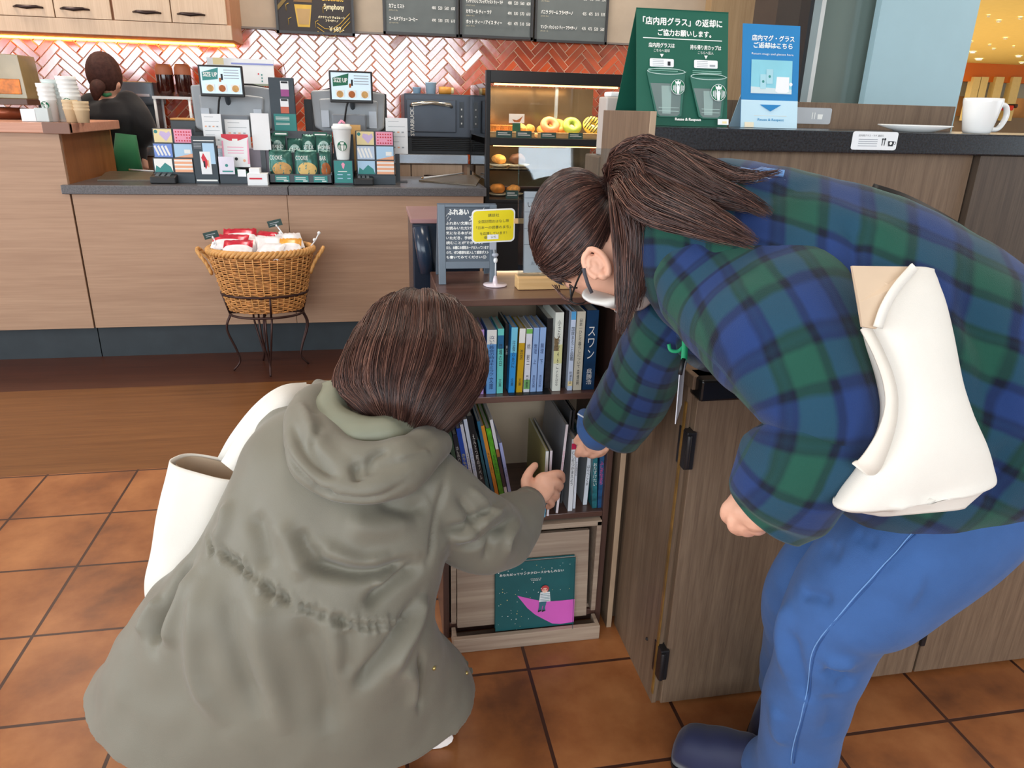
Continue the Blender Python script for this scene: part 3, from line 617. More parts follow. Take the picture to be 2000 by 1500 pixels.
for i, (x0, x1, y0, y1, fm) in enumerate(ups):
    P = at((x0+x1)/2, y1, 4.12); w_ = at(x1, y1, 4.12)[0]-at(x0, y1, 4.12)[0]
    pillow(P[0], 4.12, TOP+.013, w_, at(x0, y0, 4.12)[2]-TOP, FOIL, .018, parts=[(.12, .5, .85, .86, FOILW, 'o'), (.15, .22, .85, .62, fm, 'o'), (.1, .66, .9, .78, FOIL, 'BROWNIE' if i == 3 else 'STICK' if i else 'MANGO')],
           label=('green foil bag of yellow dried fruit, upper row left end', 'green foil snack bag in upper row beside the dried fruit', 'green foil snack bag third along the upper row', 'green foil brownie bag at upper row right end')[i], cat='snack bag', group='foil snack bags in the cookie rack')
for i, (x0, x1, y0, y1, fm) in enumerate([(527, 573, 306, 345, CKY), (577, 622, 306, 345, mat('plain_cookie', (226, 190, 120), .7)), (625, 648, 308, 345, BRN)]):
    P = at((x0+x1)/2, y1, 4.03); w_ = at(x1, y1, 4.03)[0]-at(x0, y1, 4.03)[0]
    pillow(P[0], 4.035, TOP+.013, w_, .15, FOIL, .016, lean=.12, parts=[(.14, .14, .95, .62, fm, 'o'), (.04, .66, .62, .86, FOIL, 'COOKIE' if i < 2 else 'BAR')],
           label=('green foil bag with a chocolate chip cookie, lower row left', 'green foil bag with a plain yellow cookie, lower row middle', 'narrow green foil bag at the lower row right end')[i], cat='snack bag', group='foil snack bags in the cookie rack')
# white cup display
t = thing('cup_display', (at(671, 358, 4.0)[0], 4.02, TOP), 'dark green price stand under a white lidded cup on service counter', 'display stand')
A = at(653, 358, 3.99); B = at(691, 358, 3.99); zs = at(670, 314, 3.99)[2]
b = MB(); b.box(A[0], 3.99, TOP, B[0], 4.12, zs, CHAR); b.box(A[0]+.0, 4.12, TOP, B[0]+.005, 4.135, at(670, 262, 4.12)[2], CHAR); b.build('stand', t, bevel=.002)
b = MB(); pn = Panel(b, V(A[0]+.004, 3.988, TOP+.01), V(B[0]-A[0]-.008, 0, 0), V(0, 0, zs-TOP-.01)); pn.lf = 2; pn.slab(.002, TEAL); pn.poly([(.4, .85), (.5, .93), (.6, .85), (.55, .7), (.5, .62), (.45, .7)], PNK); lines(pn, .2, .7, (.5,), .03, WH); lines(pn, .15, .45, (.35, .18), .04, SKYB); lines(pn, .7, .88, (.35, .18), .04, SKYB); b.build('price_card', t)
CUPW = mat('white_cup', (238, 240, 238), .35, var=.02)
def cup(c, h, r0_, r1_, m, name, lid=None, **k):
    b = MB(); b.lathe([(0, 0), (r0_*.95, 0), (r0_, .004), (r1_, h), (r1_+.002, h+.002), (r1_-.002, h), (r0_-.002, .006), (0, .006)], c, m, 28); return b
c0 = V((A[0]+B[0])/2, 4.05, zs+.001)
t2 = thing('lidded_cup', c0, 'tall white reusable cup with green emblem and white lid', 'cup')
b = cup(c0, .15, .032, .047, CUPW, 'cup')
b2 = MB(); pn = Panel(b2, c0+V(-.03, -.0445, .035), V(.06, 0, 0), V(0, -.006, .07)); pn.lf = 6; siren(pn, .5, .5, .42, GRN2, WH); b.build('cup_body', t2); 
b2.build('emblem', t2, label='round green emblem')
b = MB(); b.lathe([(.047, .148), (.051, .15), (.051, .162), (.044, .166), (.042, .175), (0, .176)], c0, CUPW); b.build('lid', t2)
b = MB(); b.tube([c0+V(-.012, -.005, .176), c0+V(.0, -.012, .19), c0+V(.014, 0, .18), c0+V(.004, .01, .188)], .006, PNK, 8); b.build('bow', t2, label='pink bow on the lid')
# card readers
for (x0, x1, y, lb) in ((300, 350, 357, 'black card reader in front of the left gift card rack'), (692, 730, 360, 'black card reader right of the white cup display')):
    P = az((x0+x1)/2, y, TOP); w_ = (at(x1, y, P[1])-at(x0, y, P[1]))[0]; Y = max(3.94, P[1])
    t = thing('card_reader', (P[0], Y, TOP), lb, 'card reader', 'card readers on the service counter')
    b = MB(); fr = lambda x, y_, z: (P[0]+x, Y+y_, TOP+z+.18*(y_+.05)*(z > .01)); b.box(-w_/2, -.06, 0, w_/2, .1, .035, BLK, fr); b.build('body', t, bevel=.006)
    b = MB(); b.box(-w_/2+.01, .04, .036, w_/2-.01, .09, .04, col(46, 52, 60, .2), fr); b.build('screen', t)
    b = MB()
    for i in range(3):
        for j in range(3): b.box(-w_*.3+i*w_*.22, -.05+j*.026, .0355, -w_*.3+i*w_*.22+w_*.14, -.035+j*.026, .04, col(90, 94, 98), fr)
    b.build('keypad', t)
# flat clipboards with leaflets lying on the top
MUD = mat('olive_menu_cover', (104, 92, 76), .4, var=.15)
for i, (q, lb) in enumerate(((((190, 352), (222, 334), (300, 338), (306, 352)), 'brown laminated menu lying at the counter left end'), (((818, 353), (870, 344), (938, 342), (930, 362)), 'olive laminated menu lying at the counter right end'))):
    pts = [az(x, y, TOP+.004) for x, y in q]; b = MB(); vs = [p+V(0, 0, -.003) for p in pts]+[p+V(0, 0, .003+.006*(j in (1, 2))) for j, p in enumerate(pts)]
    for p in vs: p[1] = min(max(p[1], 3.885), 4.5)
    b.add(vs, [(3, 2, 1, 0), (4, 5, 6, 7), (0, 1, 5, 4), (1, 2, 6, 5), (2, 3, 7, 6), (3, 0, 4, 7)], MUD); b.build('laminated_menu', label=lb, cat='menu', group='menus lying on the counter')
    p0, p1 = (pts[1]*.6+pts[2]*.4, pts[2]*.9+pts[3]*.1) if i == 0 else (pts[0]*.9+pts[1]*.1, pts[2]*.5+pts[1]*.5)
    b = MB(); b.tube([p0+V(0, 0, .012), p1+V(0, 0, .014)], .004, PAPER, 8); b.tube([p0+V(0, 0, .012), p0*.97+p1*.03+V(0, 0, .012)], .005, mat('brass', (200, 150, 80), .3, .8), 8); b.build('pen', label=('white pen on the brown menu' if i == 0 else 'white pen on the olive menu')+' by the '+('left' if i == 0 else 'right')+' end of the counter', cat='pen')

# registers: big grey screen backs, and small customer displays on arms
SCR = mat('screen_blue_white', (196, 216, 228), .3, var=0, emit=(190, 214, 230), es=.35)
def register(x0, y0, x1, y1, Y, label):
    A = at(x0, y1, Y); B = at(x1, y0, Y); cx = (A[0]+B[0])/2; w = B[0]-A[0]; h = B[2]-A[2]
    t_ = thing('cash_register', (cx, Y+.1, TOP), label, 'cash register', 'cash registers on the counter')
    pr = [(-.5, .96), (-.25, 1.0), (.25, .99), (.5, .94), (.47, .1), (.36, 0), (-.36, 0), (-.47, .1)]
    b = MB(); b.prism([(p[0]*w, p[1]*h) for p in pr], (cx, Y+.0, A[2]), (1, 0, 0), (0, .18, 1), -.03, GRY); b.prism([(p[0]*w*.8, .1*h+p[1]*h*.7) for p in pr], (cx, Y-.02, A[2]), (1, 0, 0), (0, .18, 1), -.03, GRY); b.build('screen_back', t_, bevel=.012, seg=3)
    for s in (-1, 1): b = MB(); b.box(cx+s*w*.32-.02, Y-.024, A[2]+.1*h, cx+s*w*.32+.02, Y-.012, A[2]+h*.5, mat('pale_grey_plastic', (186, 194, 204), .4)); b.build('hinge_cover', t_)
    b = MB(); b.prism([(-.51*w, .9*h), (-.26*w, 1.03*h), (.25*w, 1.02*h), (.52*w, .92*h), (.52*w, 0), (-.5*w, 0)], (cx, Y+.045, A[2]), (1, 0, 0), (0, .18, 1), -.012, BLK); b.build('screen_frame', t_)
    b = MB(); b.box(cx-.14, Y+.0, TOP, cx+.14, Y+.3, TOP+.05, BLK); b.box(cx-.05, Y+.08, TOP, cx+.05, Y+.14, A[2]+.15, DGR); b.build('base', t_, bevel=.008)
    b = MB(); b.box(cx-.09, Y-.06, A[2]-.02, cx+.09, Y+.02, A[2]+.09, DGR if False else mat('mid_grey_plastic', (120, 126, 134), .45)); b.build('cable_cover', t_, bevel=.008)
def customer_screen(x0, y0, x1, y1, Y, label, cab):
    t_ = thing('customer_display', (at((x0+x1)/2, y1, Y)[0], Y+.03, at(x0, y1, Y)[2]), label, 'screen', 'small customer screens above the registers')
    o_, ux, uy = facing(x0, y0, x1, y1, Y); ux = ux*1.; b = MB(); pn = Panel(b, o_, ux, uy); pn.slab(.022, BLK); b.build('housing', t_, bevel=.004)
    b = MB(); pn = Panel(b, o_+ux*.045+uy*.1+V(0, -.0005, 0), ux*.91, uy*.84); pn.lf = 2; pn.slab(.001, SCR); pn.poly([(.04, .48), (.04, .8), (.45, .98), (.42, .55)], TEAL if cab else GRN2)
    pn.text('SIZE UP', .24, .72, .16, WH, .34, bold=.04); pn.rect(.5, .52, .55, .75, INK); pn.rect(.45, .45, .5, .6, BRN)
    lines(pn, .58, .95, (.88, .78, .68, .58), .03, GRY)
    for u in (.1, .4, .73): pn.rect(u, .08, u+.22, .36, WH); pn.disc(u+.11, .2, .085, BRN if u == .4 else CKY)
    b.build('screen', t_)
    b = MB(); c = o_+ux*.5; b.tube([c+V(0, .03, .06), c+V(-.03, .05, -.02), c+V(-.05, .07, -.12), c+V(-.02, .09, -.2)], .005, BLK, 8); b.build('cable', t_)
    b = MB(); b.tube([c+V(0, .02, .1), c+V(0, .07, .06), c+V(0, .16, -.05)], .014, DGR, 8); b.build('arm', t_)
register(378, 166, 528, 258, 4.30, 'grey register screen seen from behind, left one under the white board')
register(611, 177, 752, 256, 4.30, 'grey register screen seen from behind, right one beside the oven')
customer_screen(392, 126, 478, 188, 4.17, 'small customer screen showing SIZE UP, left of the tall tea card stand', 1)
customer_screen(645, 137, 729, 200, 4.17, 'small customer screen showing SIZE UP, right of the tall tea card stand', 0)
# tall card stand with two tea cards
t = thing('tea_card_stand', (at(557, 300, 4.22)[0], 4.22, TOP), 'tall charcoal card stand with purple and orange tea cards', 'card stand')
o_, ux, uy = facing(532, 151, 580, 258, 4.2); dz = o_[2]-TOP; b = MB(); b.box(o_[0], 4.2, TOP, o_[0]+ux[0], 4.24, o_[2]+uy[2], CHAR); b.build('stand', t, bevel=.002)
for (y0, y1, m) in ((158, 188, mat('print_purple', (160, 80, 140), .6, var=0)), (193, 221, mat('print_rust', (200, 104, 80), .6, var=0))):
    b = MB(); o_, ux, uy = facing(549, y0, 565, y1, 4.198); pn = Panel(b, o_, ux, uy); pn.lf = 2; pn.slab(.002, PAPER); pn.rect(0, 0, 1, .45, m); pn.rect(.1, .85, .9, .98, INK); b.build('tea_card', t)
b = MB(); o_, ux, uy = facing(537, 222, 580, 256, 4.196); pn = Panel(b, o_, ux, uy); pn.lf = 2; pn.slab(.002, TEAL); lines(pn, .08, .7, (.8, .72, .64, .45, .38), .03, WH); b.build('price_card', t)
b = MB(); P = at(557, 151, 4.22); b.tube([P+V(0, 0, 0), P+V(.002, 0, .03), P+V(-.006, 0, .07)], .002, col(120, 50, 40), 6); b.build('tag_wire', t)
# orange card
pn, b, k = stand('price_tag', 'orange and grey card leaning by the right register base', 'card', 658, 243, 705, 268, 4.16, mat('amber_card', (232, 180, 110), .6), .004, z=TOP); b.build('recipe_card', **k)
# receipt printer, left of register
A = at(334, 252, 4.35); B = at(394, 232, 4.35)
b = MB(); b.box(A[0], 4.35, TOP, B[0], 4.5, B[2]-.01, DGR); b.box(A[0], 4.35, B[2]-.01, B[0], 4.5, B[2], mat('wood_edge', (200, 150, 90), .5)); b.build('receipt_printer', bevel=.004, label='dark box-shaped printer behind the left gift card rack', cat='printer')
A = at(735, 262, 4.35); B = at(757, 243, 4.35)
b = MB(); b.box(A[0], 4.35, TOP, B[0], 4.45, B[2], DGR); b.build('receipt_printer', bevel=.004, label='small dark printer between right register and menu sheet', cat='printer')
A = at(594, 262, 4.3); B = at(612, 194, 4.3)
b = MB(); b.box(A[0], 4.42, TOP, B[0], 4.5, B[2], BLK); b.build('cup_sleeve_holder', bevel=.004, label='black upright holder left of the right register', cat='holder')

# ================================================================ BACK COUNTER: white board, jars, machines, oven
pn, b, k = stand('notice_board', 'white notice board leaning behind the left register', 'notice board', 409, 112, 537, 165, 5.08, PAPER, .015)
pn.rect(.09, .75, .25, 1., YEL); pn.rect(.25, .76, .36, .98, PAPER); pn.rect(.36, .78, 1, .84, mat('rule_blue', (140, 150, 210), .6)); pn.disc(.76, .45, .012, RED); [pn.disc(.81, .42-.12*i, .012, TEAL) for i in range(3)]; pn.rect(0, 0, 1, .08, mat('rail', (150, 160, 140), .5))
o_ = pn.o; b.box(o_[0]+.1, 5.1, .985, o_[0]+.13, 5.13, o_[2]+.05, DGR); b.box(o_[0]+pn.w-.13, 5.1, .985, o_[0]+pn.w-.1, 5.13, o_[2]+.05, DGR); b.build('notice_board', **k)
TEAJ = mat('dark_tea', (60, 22, 16), .1, var=.2, spec=.8); TERR = mat('terracotta_lid', (196, 118, 82), .5)
sh = at(300, 186, 5.15)[2]
t = thing('jar_rack', (at(336, 300, 5.15)[0], 5.15, .985), 'white wire rack carrying two tea jars by the barista', 'rack')
A = at(300, 186, 5.1); B = at(374, 186, 5.1); b = MB(); b.box(A[0], 5.06, sh-.02, B[0], 5.26, sh-.004, PAPER)
for x in (A[0]+.01, B[0]-.01):
    for y in (5.07, 5.24): b.tube([(x, y, .985), (x, y, sh-.01)], .008, PAPER, 8)
b.build('jar_rack_frame', t)
for i, (x0, x1) in enumerate(((308, 344), (345, 379))):
    P = at((x0+x1)/2, 186, 5.16); rr = (at(x1, 186, 5.16)-at(x0, 186, 5.16))[0]/2*.92; z0 = sh-.003; c = V(P[0], 5.16, z0); h = at(x0, 125, 5.16)[2]-z0
    t = thing('tea_jar', c, ('glass jar of dark tea with terracotta lid, nearer the barista', 'glass jar of dark tea with terracotta lid, nearer the screen')[i], 'jar', 'tea jars on the white rack')
    b = MB(); b.lathe([(0, 0), (rr*.8, 0), (rr, .03), (rr, h*.68)], c, TEAJ); b.lathe([(rr, h*.68), (0, h*.68)], c, TEAJ); b.build('jar_body', t)
    b = MB(); b.lathe([(rr, h*.67), (rr*1.03, h*.7), (rr*1.0, h*.88), (rr*.8, h), (0, h*1.0)], c, TERR); b.build('lid', t)
A = at(236, 203, 5.1); B = at(297, 160, 5.1)
t = thing('coffee_grinder', ((A[0]+B[0])/2, 5.2, .985), 'grey steel machine against the tiles right of the barista', 'coffee machine')
b = MB(); b.box(A[0]-.15, 5.1, A[2], B[0], 5.38, B[2], mat('grey_steel', (110, 118, 126), .35, .5)); b.build('housing', t, bevel=.01)
b = MB(); b.box(A[0]-.12, 5.15, .985, B[0]-.02, 5.36, A[2], DGR); b.build('base', t)
b = MB(); b.box(A[0]-.12, 5.08, A[2]+.045, B[0]-.02, 5.1, A[2]+.06, mat('steel_trim', (200, 190, 190), .3, .8)); b.build('handle', t)
# oven
OVN = mat('oven_dark_grey', (78, 86, 98), .35, .2, var=.05)
Y = 4.72; A = at(795, 297, Y); B = at(935, 186, Y); zo = .985
t = thing('oven', ((A[0]+B[0])/2, Y+.2, zo), 'dark grey countertop oven beside the pastry case', 'oven')
zb_ = at(800, 268, Y)[2]; b = MB(); b.box(A[0], Y+.02, zo, B[0], Y+.5, zb_, col(30, 32, 36, .4)); 
for i in range(9): b.box(A[0]+.03, Y+.012, zo+.02+.011*i, B[0]-.03, Y+.02, zo+.025+.011*i, col(16, 17, 20, .4))
b.build('vent_base', t, bevel=.004)
b = MB(); b.box(A[0]-.01, Y+.01, zb_, B[0]+.01, Y+.5, B[2], OVN); b.build('body', t, bevel=.008)
xd = at(891, 230, Y)[0]
b = MB(); b.box(A[0]+.0, Y-.01, zb_+.03, xd, Y+.01, B[2]-.03, OVN); d = b.build('door', t, bevel=.006)
b = MB(); zz = B[2]-.06; b.tube([(A[0]+.03, Y-.01, zz-.01), (A[0]+.04, Y-.035, zz), ((A[0]+xd)/2, Y-.045, zz+.01), (xd-.04, Y-.035, zz), (xd-.03, Y-.01, zz-.01)], .011, mat('chrome', (210, 204, 190), .2, .9), 10); b.build('handle', d)
b = MB(); b.text('STARBUCKS', (A[0]+.035, Y-.0105, (zb_+B[2])/2-.03), (0, 0, 1), (-1, 0, 0), .022, WH, .17, lift=.001, bold=.03); b.build('lettering', d)
b = MB(); b.box(xd+.02, Y+.004, zb_+.06, B[0]-.09, Y+.01, B[2]-.04, col(48, 54, 62, .2)); 
for i in range(3): b.box(xd+.03, Y+.001, zb_+.08+.04*i, B[0]-.1, Y+.004, zb_+.09+.04*i, WH)
b.build('control_panel', t)
b = MB(); b.text('STARBUCKS', (B[0]-.025, Y+.0095, (zb_+B[2])/2-.03), (0, 0, 1), (-1, 0, 0), .02, WH, .16, lift=.001, bold=.03); b.build('lettering', t)
CY_ = Y+.12
for i, (x0, x1, y0, y1, m, lb) in enumerate([(806, 822, 168, 180, SKYB, 'pale blue tub on the oven, left end'), (831, 852, 158, 180, mat('pale_blue_tub', (180, 206, 224), .4), 'pale blue tub on the oven with a bag on it'), (857, 886, 166, 180, mat('amber_tub', (232, 160, 70), .4), 'amber tub lying on top of the oven')]):
    A_ = at(x0, y1, CY_); B_ = at(x1, y0, CY_); c = V((A_[0]+B_[0])/2, CY_, B[2]+.001); w = (B_[0]-A_[0])/2; h = (B_[2]-A_[2])
    b = MB(); 
    if i < 2: b.lathe([(0, 0), (w*.85, 0), (w, h*.9), (w*1.06, h*.92), (w*1.06, h), (0, h)], c, m, 20)
    else: b.cyl(c+V(-w, 0, h*.5), c+V(w*.6, 0, h*.5), h*.5, h*.5, m); b.cyl(c+V(w*.6, 0, h*.5), c+V(w, 0, h*.5), h*.42, h*.42, YEL)
    b.build('storage_tub', label=lb, cat='tub', group='tubs on top of the oven')

# ================================================================ LEFT END: cups and dispenser on the raised ledge
LZ = 1.146
BRS = mat('brass_tint', (178, 132, 62), .25, .6, var=.2, vs=8)
DY_ = 4.34; a0 = at(-60, 190, DY_); a1 = at(46, 108, DY_); a2 = at(70, 200, DY_)
t = thing('drink_dispenser', (at(5, 236, DY_)[0], DY_, LZ), 'glass and brass drink dispenser on a dark stand at the far left', 'dispenser')
b = MB(); b.prism([(0, 0), (a1[0]-a0[0], 0), (a1[0]-a0[0]-.01, (a1[2]-a0[2])), (.02, (a1[2]-a0[2])*1.02)], (a0[0], DY_-.05, a0[2]), (1, 0, 0), (0, 0, 1), -.2, mat('smoked_amber_glass', (150, 132, 92), .15, var=.3, vs=5, spec=.8)); b.box(a0[0]+.02, DY_-.055, a0[2]+.02, a1[0]-.02, DY_-.05, a0[2]+.09, mat('amber_liquid', (214, 120, 30), .3, var=.4, vs=30)); b.build('tank', t, bevel=.006)
b = MB(); b.box(a0[0], DY_-.10, a0[2]-.03, a2[0], DY_+.22, a0[2], col(92, 66, 52, .35)); b.box(a0[0], DY_-.08, LZ, a0[0]+.04, DY_+.2, a0[2]-.03, DGR); b.box(a2[0]-.03, DY_+.1, LZ, a2[0]-.01, DY_+.2, a0[2]-.03, DGR); b.build('stand', t, bevel=.003)
pc = V(at(8, 237, DY_)[0], DY_+.03, LZ+.001); ph_ = a0[2]-.04-LZ
b = MB(); b.lathe([(0, 0), (.085, 0), (.10, .02), (.10, ph_*.9), (.0, ph_*.95)], pc, mat('copper_pot', (140, 74, 48), .3, .4, var=.2)); b.build('copper_pot', label='copper coloured pot under the dispenser at far left', cat='pot')
def cupstack(cx, cy, z, h, r_, n, m, label, green=False, tilt=0.):
    c = V(at(cx, 200, cy)[0], cy, z); t_ = thing('cup_stack', c, label, 'stack of cups', 'stacked takeaway cups on the raised ledge')
    b = MB(); Z = nrm([tilt, 0, 1]); pr = [(0, 0), (r_*.74, 0)]
    for i in range(n): zz = h*.55+h*.45*i/n; pr += [(r_*.93, zz), (r_, zz+.002), (r_, zz+.006)]
    pr += [(r_, h), (r_*.95, h), (r_*.7, .012), (0, .012)]; b.lathe(pr, c, m, 24, Z=Z); b.build('cups', t_)
    if green: b = MB(); pn = Panel(b, c+V(-r_*.5+tilt*h*.35, -r_*.9, h*.3), V(r_, 0, 0), V(tilt*r_*1.3, -.02, r_*1.3)); pn.lf = 6; siren(pn, .5, .5, .46, GRN2, WH); b.build('emblem', t_)
FROST = mat('frosted_cup', (220, 232, 232), .2, var=.02, alpha=.72); CARD = mat('card_cup_sleeve', (214, 188, 150), .6)
cupstack(97, 4.05, LZ, .17, .038, 4, CUPW, 'stack of white cups on the ledge, leftmost of the tall stacks', True, -.05)
cupstack(117, 4.10, LZ, .19, .042, 5, FROST, 'stack of clear cups with emblem, middle of the tall stacks', True, -.14)
cupstack(146, 4.05, LZ, .205, .044, 5, CUPW, 'stack of cups with emblem, nearest to the barista', True, -.12)
cupstack(136, 4.0, LZ, .10, .034, 3, CARD, 'short stack of tan paper cups in front of the tall stacks')
cupstack(157, 3.98, LZ, .095, .034, 3, CARD, 'short stack of tan paper cups nearest the ledge end')
for (x0, x1, y0, lb, mm) in ((43, 69, 213, 'small white carton on the raised ledge, left of the cups', PAPER), (70, 92, 211, 'clear plastic tray on the raised ledge beside white carton', FROST)):
    A = at(x0, 238, 3.98); B = at(x1, y0, 3.98); b = MB(); b.box(A[0], 3.98, LZ, B[0], 4.06, B[2], mm); b.build('carton' if mm is PAPER else 'plastic_tray', bevel=.003, label=lb, cat='box')
# ================================================================ PASTRY CASE
PYc = 4.0; A = at(948, 395, PYc); B = at(1222, 160, PYc); X0, X1 = .592, 1.36; ZT = at(1000, 138, PYc)[2]; Zs = at(1000, 263, PYc)[2]; Zs2 = at(960, 386, PYc)[2]
CASEB = mat('case_back_mirror', (176, 146, 106), .15, .6, var=.25, vs=5)
t = thing('pastry_case', ((X0+X1)/2, PYc+.3, 0), 'black framed glass pastry case lit warm inside', 'display case')
b = MB(); b.box(X0, PYc, 0, X1, PYc+.7, Zs2-.03, BLK); b.box(X0, PYc, Zs-.055, X1, PYc+.6, Zs-.018, BLK); b.box(X0, PYc, Zs2-.03, X1, PYc+.7, Zs2-.01, BLK)
b.box(X0-.002, PYc-.004, 0, X0+.022, PYc+.03, ZT, BLK); b.box(X0, PYc, ZT-.06, X1, PYc+.06, ZT, mat('case_top_black', (34, 28, 26), .3)); b.box(X0, PYc+.64, .1, X0+.012, PYc+.66, Zs, BLK); b.box(X1-.02, PYc, 0, X1, PYc+.03, ZT, BLK); b.build('frame', t, bevel=.003)
b = MB(); b.box(X0+.02, PYc+.62, Zs2, X1-.02, PYc+.64, ZT-.06, CASEB); b.build('back_panel', t)
b = MB(); b.box(X0+.02, PYc+.002, Zs2, X1-.02, PYc+.006, ZT-.06, thin('case_glass')); b.build('front_glass', t)
b = MB(); b.box(X0-.0, PYc+.03, .9, X0+.005, PYc+.66, ZT-.06, thin('case_glass')); b.build('side_glass', t)
xp = at(1087, 200, PYc+.3)[0]; b = MB(); b.box(xp-.008, PYc+.3, Zs, xp+.008, PYc+.315, ZT-.06, mat('chrome_post', (190, 200, 210), .25, .7)); b.build('post', t)
WST = mat('warm_case_light', (255, 210, 140), .5, var=0, emit=(255, 196, 120), es=5)
b = MB(); b.box(X0+.05, PYc+.05, ZT-.068, X1-.05, PYc+.07, ZT-.06, WST); b.box(X0+.05, PYc+.05, Zs-.062, X1-.05, PYc+.07, Zs-.056, WST); b.build('light_strip', t)
b = MB(); b.box(X0+.02, PYc+.01, Zs2+.02+.12, X1-.02, PYc+.6, Zs2+.13+.018, thin('case_glass')); b.build('glass_shelf', t)
TRW = mat('tray_wood', (206, 166, 116), .5, var=.1)
zt = Zs-.017
def sign_tag(x0, x1, y0, y1, Y, z=None):
    o_, ux, uy = facing(x0, y0, x1, y1, Y); o_[2] = zt if z is None else z; b_ = MB(); pn_ = Panel(b_, o_, ux, uy); pn_.lf = 2; pn_.slab(.002, mat('tag_green', (60, 96, 92), .5)); pn_.rect(.1, .6, .7, .75, WH); pn_.rect(.1, .35, .9, .48, WH)
    b_.build('price_tag', label=None, cat='price tag'); return b_
for i, (x0, x1, y0, y1, lb) in enumerate([(969, 1000, 256, 270, 'under the waffle tray'), (1008, 1038, 256, 270, 'with an orange dot under the scones'), (1056, 1086, 257, 269, 'in front of the glazed brown doughnut'), (1110, 1138, 259, 271, 'in front of the green doughnut')]):
    sign_tag(x0, x1, y0, y1, PYc+.03); o = [q for q in COL.objects if q.name.startswith('price_tag')][-1]; o['label'] = 'small green price tag '+lb; o['group'] = 'price tags in the pastry case'
def tray(x0, x1, Y, lb, m=TRW, z=None):
    A_ = at(x0, 255, Y); B_ = at(x1, 255, Y); z = zt if z is None else z; b_ = MB(); b_.box(A_[0], Y, z, B_[0], Y+.3, z+.02, m); b_.box(A_[0], Y, z+.02, B_[0], Y+.006, z+.03, m); b_.build('serving_tray', bevel=.003, label=lb, cat='tray'); return A_[0], B_[0]
tray(955, 1045, PYc+.06, 'pale wooden tray of waffles and scones in the pastry case'); tray(1050, 1215, PYc+.06, 'pale wooden tray of doughnuts in the pastry case')
WAF = mat('waffle_gold', (226, 150, 70), .6, var=.2, vs=40); SCN = mat('scone_gold', (226, 162, 84), .7, var=.3, vs=60, bump=.6)
for i in range(3):
    P = at((966, 982, 997)[i], 250, PYc+.12); b = MB(); c = V(P[0], PYc+.12+.01*i, zt+.021)
    b.box(c[0]-.022, c[1]-.02, c[2], c[0]+.022, c[1]+.12, c[2]+.035, WAF)
    for k in range(4):
        b.box(c[0]-.024+.0145*k, c[1]-.024, c[2]+.002, c[0]-.018+.0145*k, c[1]-.019, c[2]+.037, WAF); b.box(c[0]-.024, c[1]-.024, c[2]+.002+.011*k, c[0]+.024, c[1]-.019, c[2]+.006+.011*k, WAF); b.box(c[0]-.024+.0145*k, c[1]-.02, c[2]+.034, c[0]-.018+.0145*k, c[1]+.12, c[2]+.039, WAF)
    b.build('waffle', bevel=.002, label='golden grid waffle, '+('left', 'middle', 'right')[i]+' one of the three in the case', cat='waffle', group='waffles in the pastry case')
def lumpy(c, r_, m, amp=.15, n=20, seed=0, sq=.6):
    b_ = MB(); b_.ball(c, (r_, r_, r_*sq), m, n); 
    for i, q in enumerate(b_.v): d = V(*q)-c; k = 1+amp*mnoise.noise(Vector((d*35+seed).tolist())); b_.v[i] = tuple(c+d*k)
    return b_
for i, (x, r_, lb) in enumerate(((1018, .036, 'golden scone with rough crust beside the waffles'), (1035, .03, 'small golden scone behind the doughnuts tray'))):
    P = at(x, 250, PYc+.14+.06*i); c = V(P[0], PYc+.14+.07*i, zt+.02+r_*.62+.005); lumpy(c, r_, SCN, .4, 24, i*3, .7).build('scone', label=lb, cat='scone', group='scones in the pastry case')
pn, b, k = stand('sign', 'small white picture card between the waffles and the scones', 'sign', 994, 222, 1024, 240, PYc+.1, PAPER, .002)
pn.poly([(.2, .4), (.35, .1), (.7, .1), (.9, .8), (.7, .5), (.5, .3)], BRN); b.box(pn.o[0]+.02, PYc+.1, zt+.021, pn.o[0]+pn.w-.02, PYc+.104, pn.o[2], GRN); b.build('picture_card', **k)
def donut(x, y, Y, R_, r_, m, lb, tilt=.9, stripes=None):
    z0 = zt+.021; c = V(at(x, y, Y)[0], Y, z0+(R_+r_)*math.sin(tilt)*.98+r_*.1); t_ = thing('doughnut', (c[0], c[1], z0), lb, 'doughnut', 'doughnuts in the pastry case')
    Z = nrm([0, -math.sin(tilt), math.cos(tilt)]); X = V(1, 0, 0); Yv = np.cross(Z, X); b_ = MB(); n, k = 36, 16; vs = []
    for i in range(n):
        a = 2*math.pi*i/n
        for j in range(k): q = 2*math.pi*j/k; vs.append(c+(X*math.cos(a)+Yv*math.sin(a))*(R_+r_*math.cos(q))+Z*r_*.85*math.sin(q))
    b_.add(vs, [(i*k+j, i*k+(j+1) % k, ((i+1) % n)*k+(j+1) % k, ((i+1) % n)*k+j) for i in range(n) for j in range(k)], m, True); b_.build('dough', t_)
    if stripes:
        b_ = MB()
        for s in np.linspace(-1, 1, 9):
            pts = []
            for u in np.linspace(-1, 1, 15):
                px_, py_ = (u*.8+s)*.7*(R_+r_), (u-s)*.7*(R_+r_)*1.0; rr = math.hypot(px_, py_)
                if abs(rr-R_) < r_*.98: pts.append(c+X*px_+Yv*py_+Z*(r_*.85*math.sqrt(max(0, 1-((rr-R_)/r_)**2))+.001))
                else:
                    if len(pts) > 2: b_.tube(pts, .0024, stripes, 5)
                    pts = []
            if len(pts) > 2: b_.tube(pts, .0024, stripes, 5)
        b_.build('chocolate_stripes', t_, label='dark chocolate stripes')
donut(1074, 246, PYc+.13, .033, .021, mat('doughnut_brown', (196, 136, 92), .4, var=.08), 'light brown glazed doughnut, leftmost in the front row')
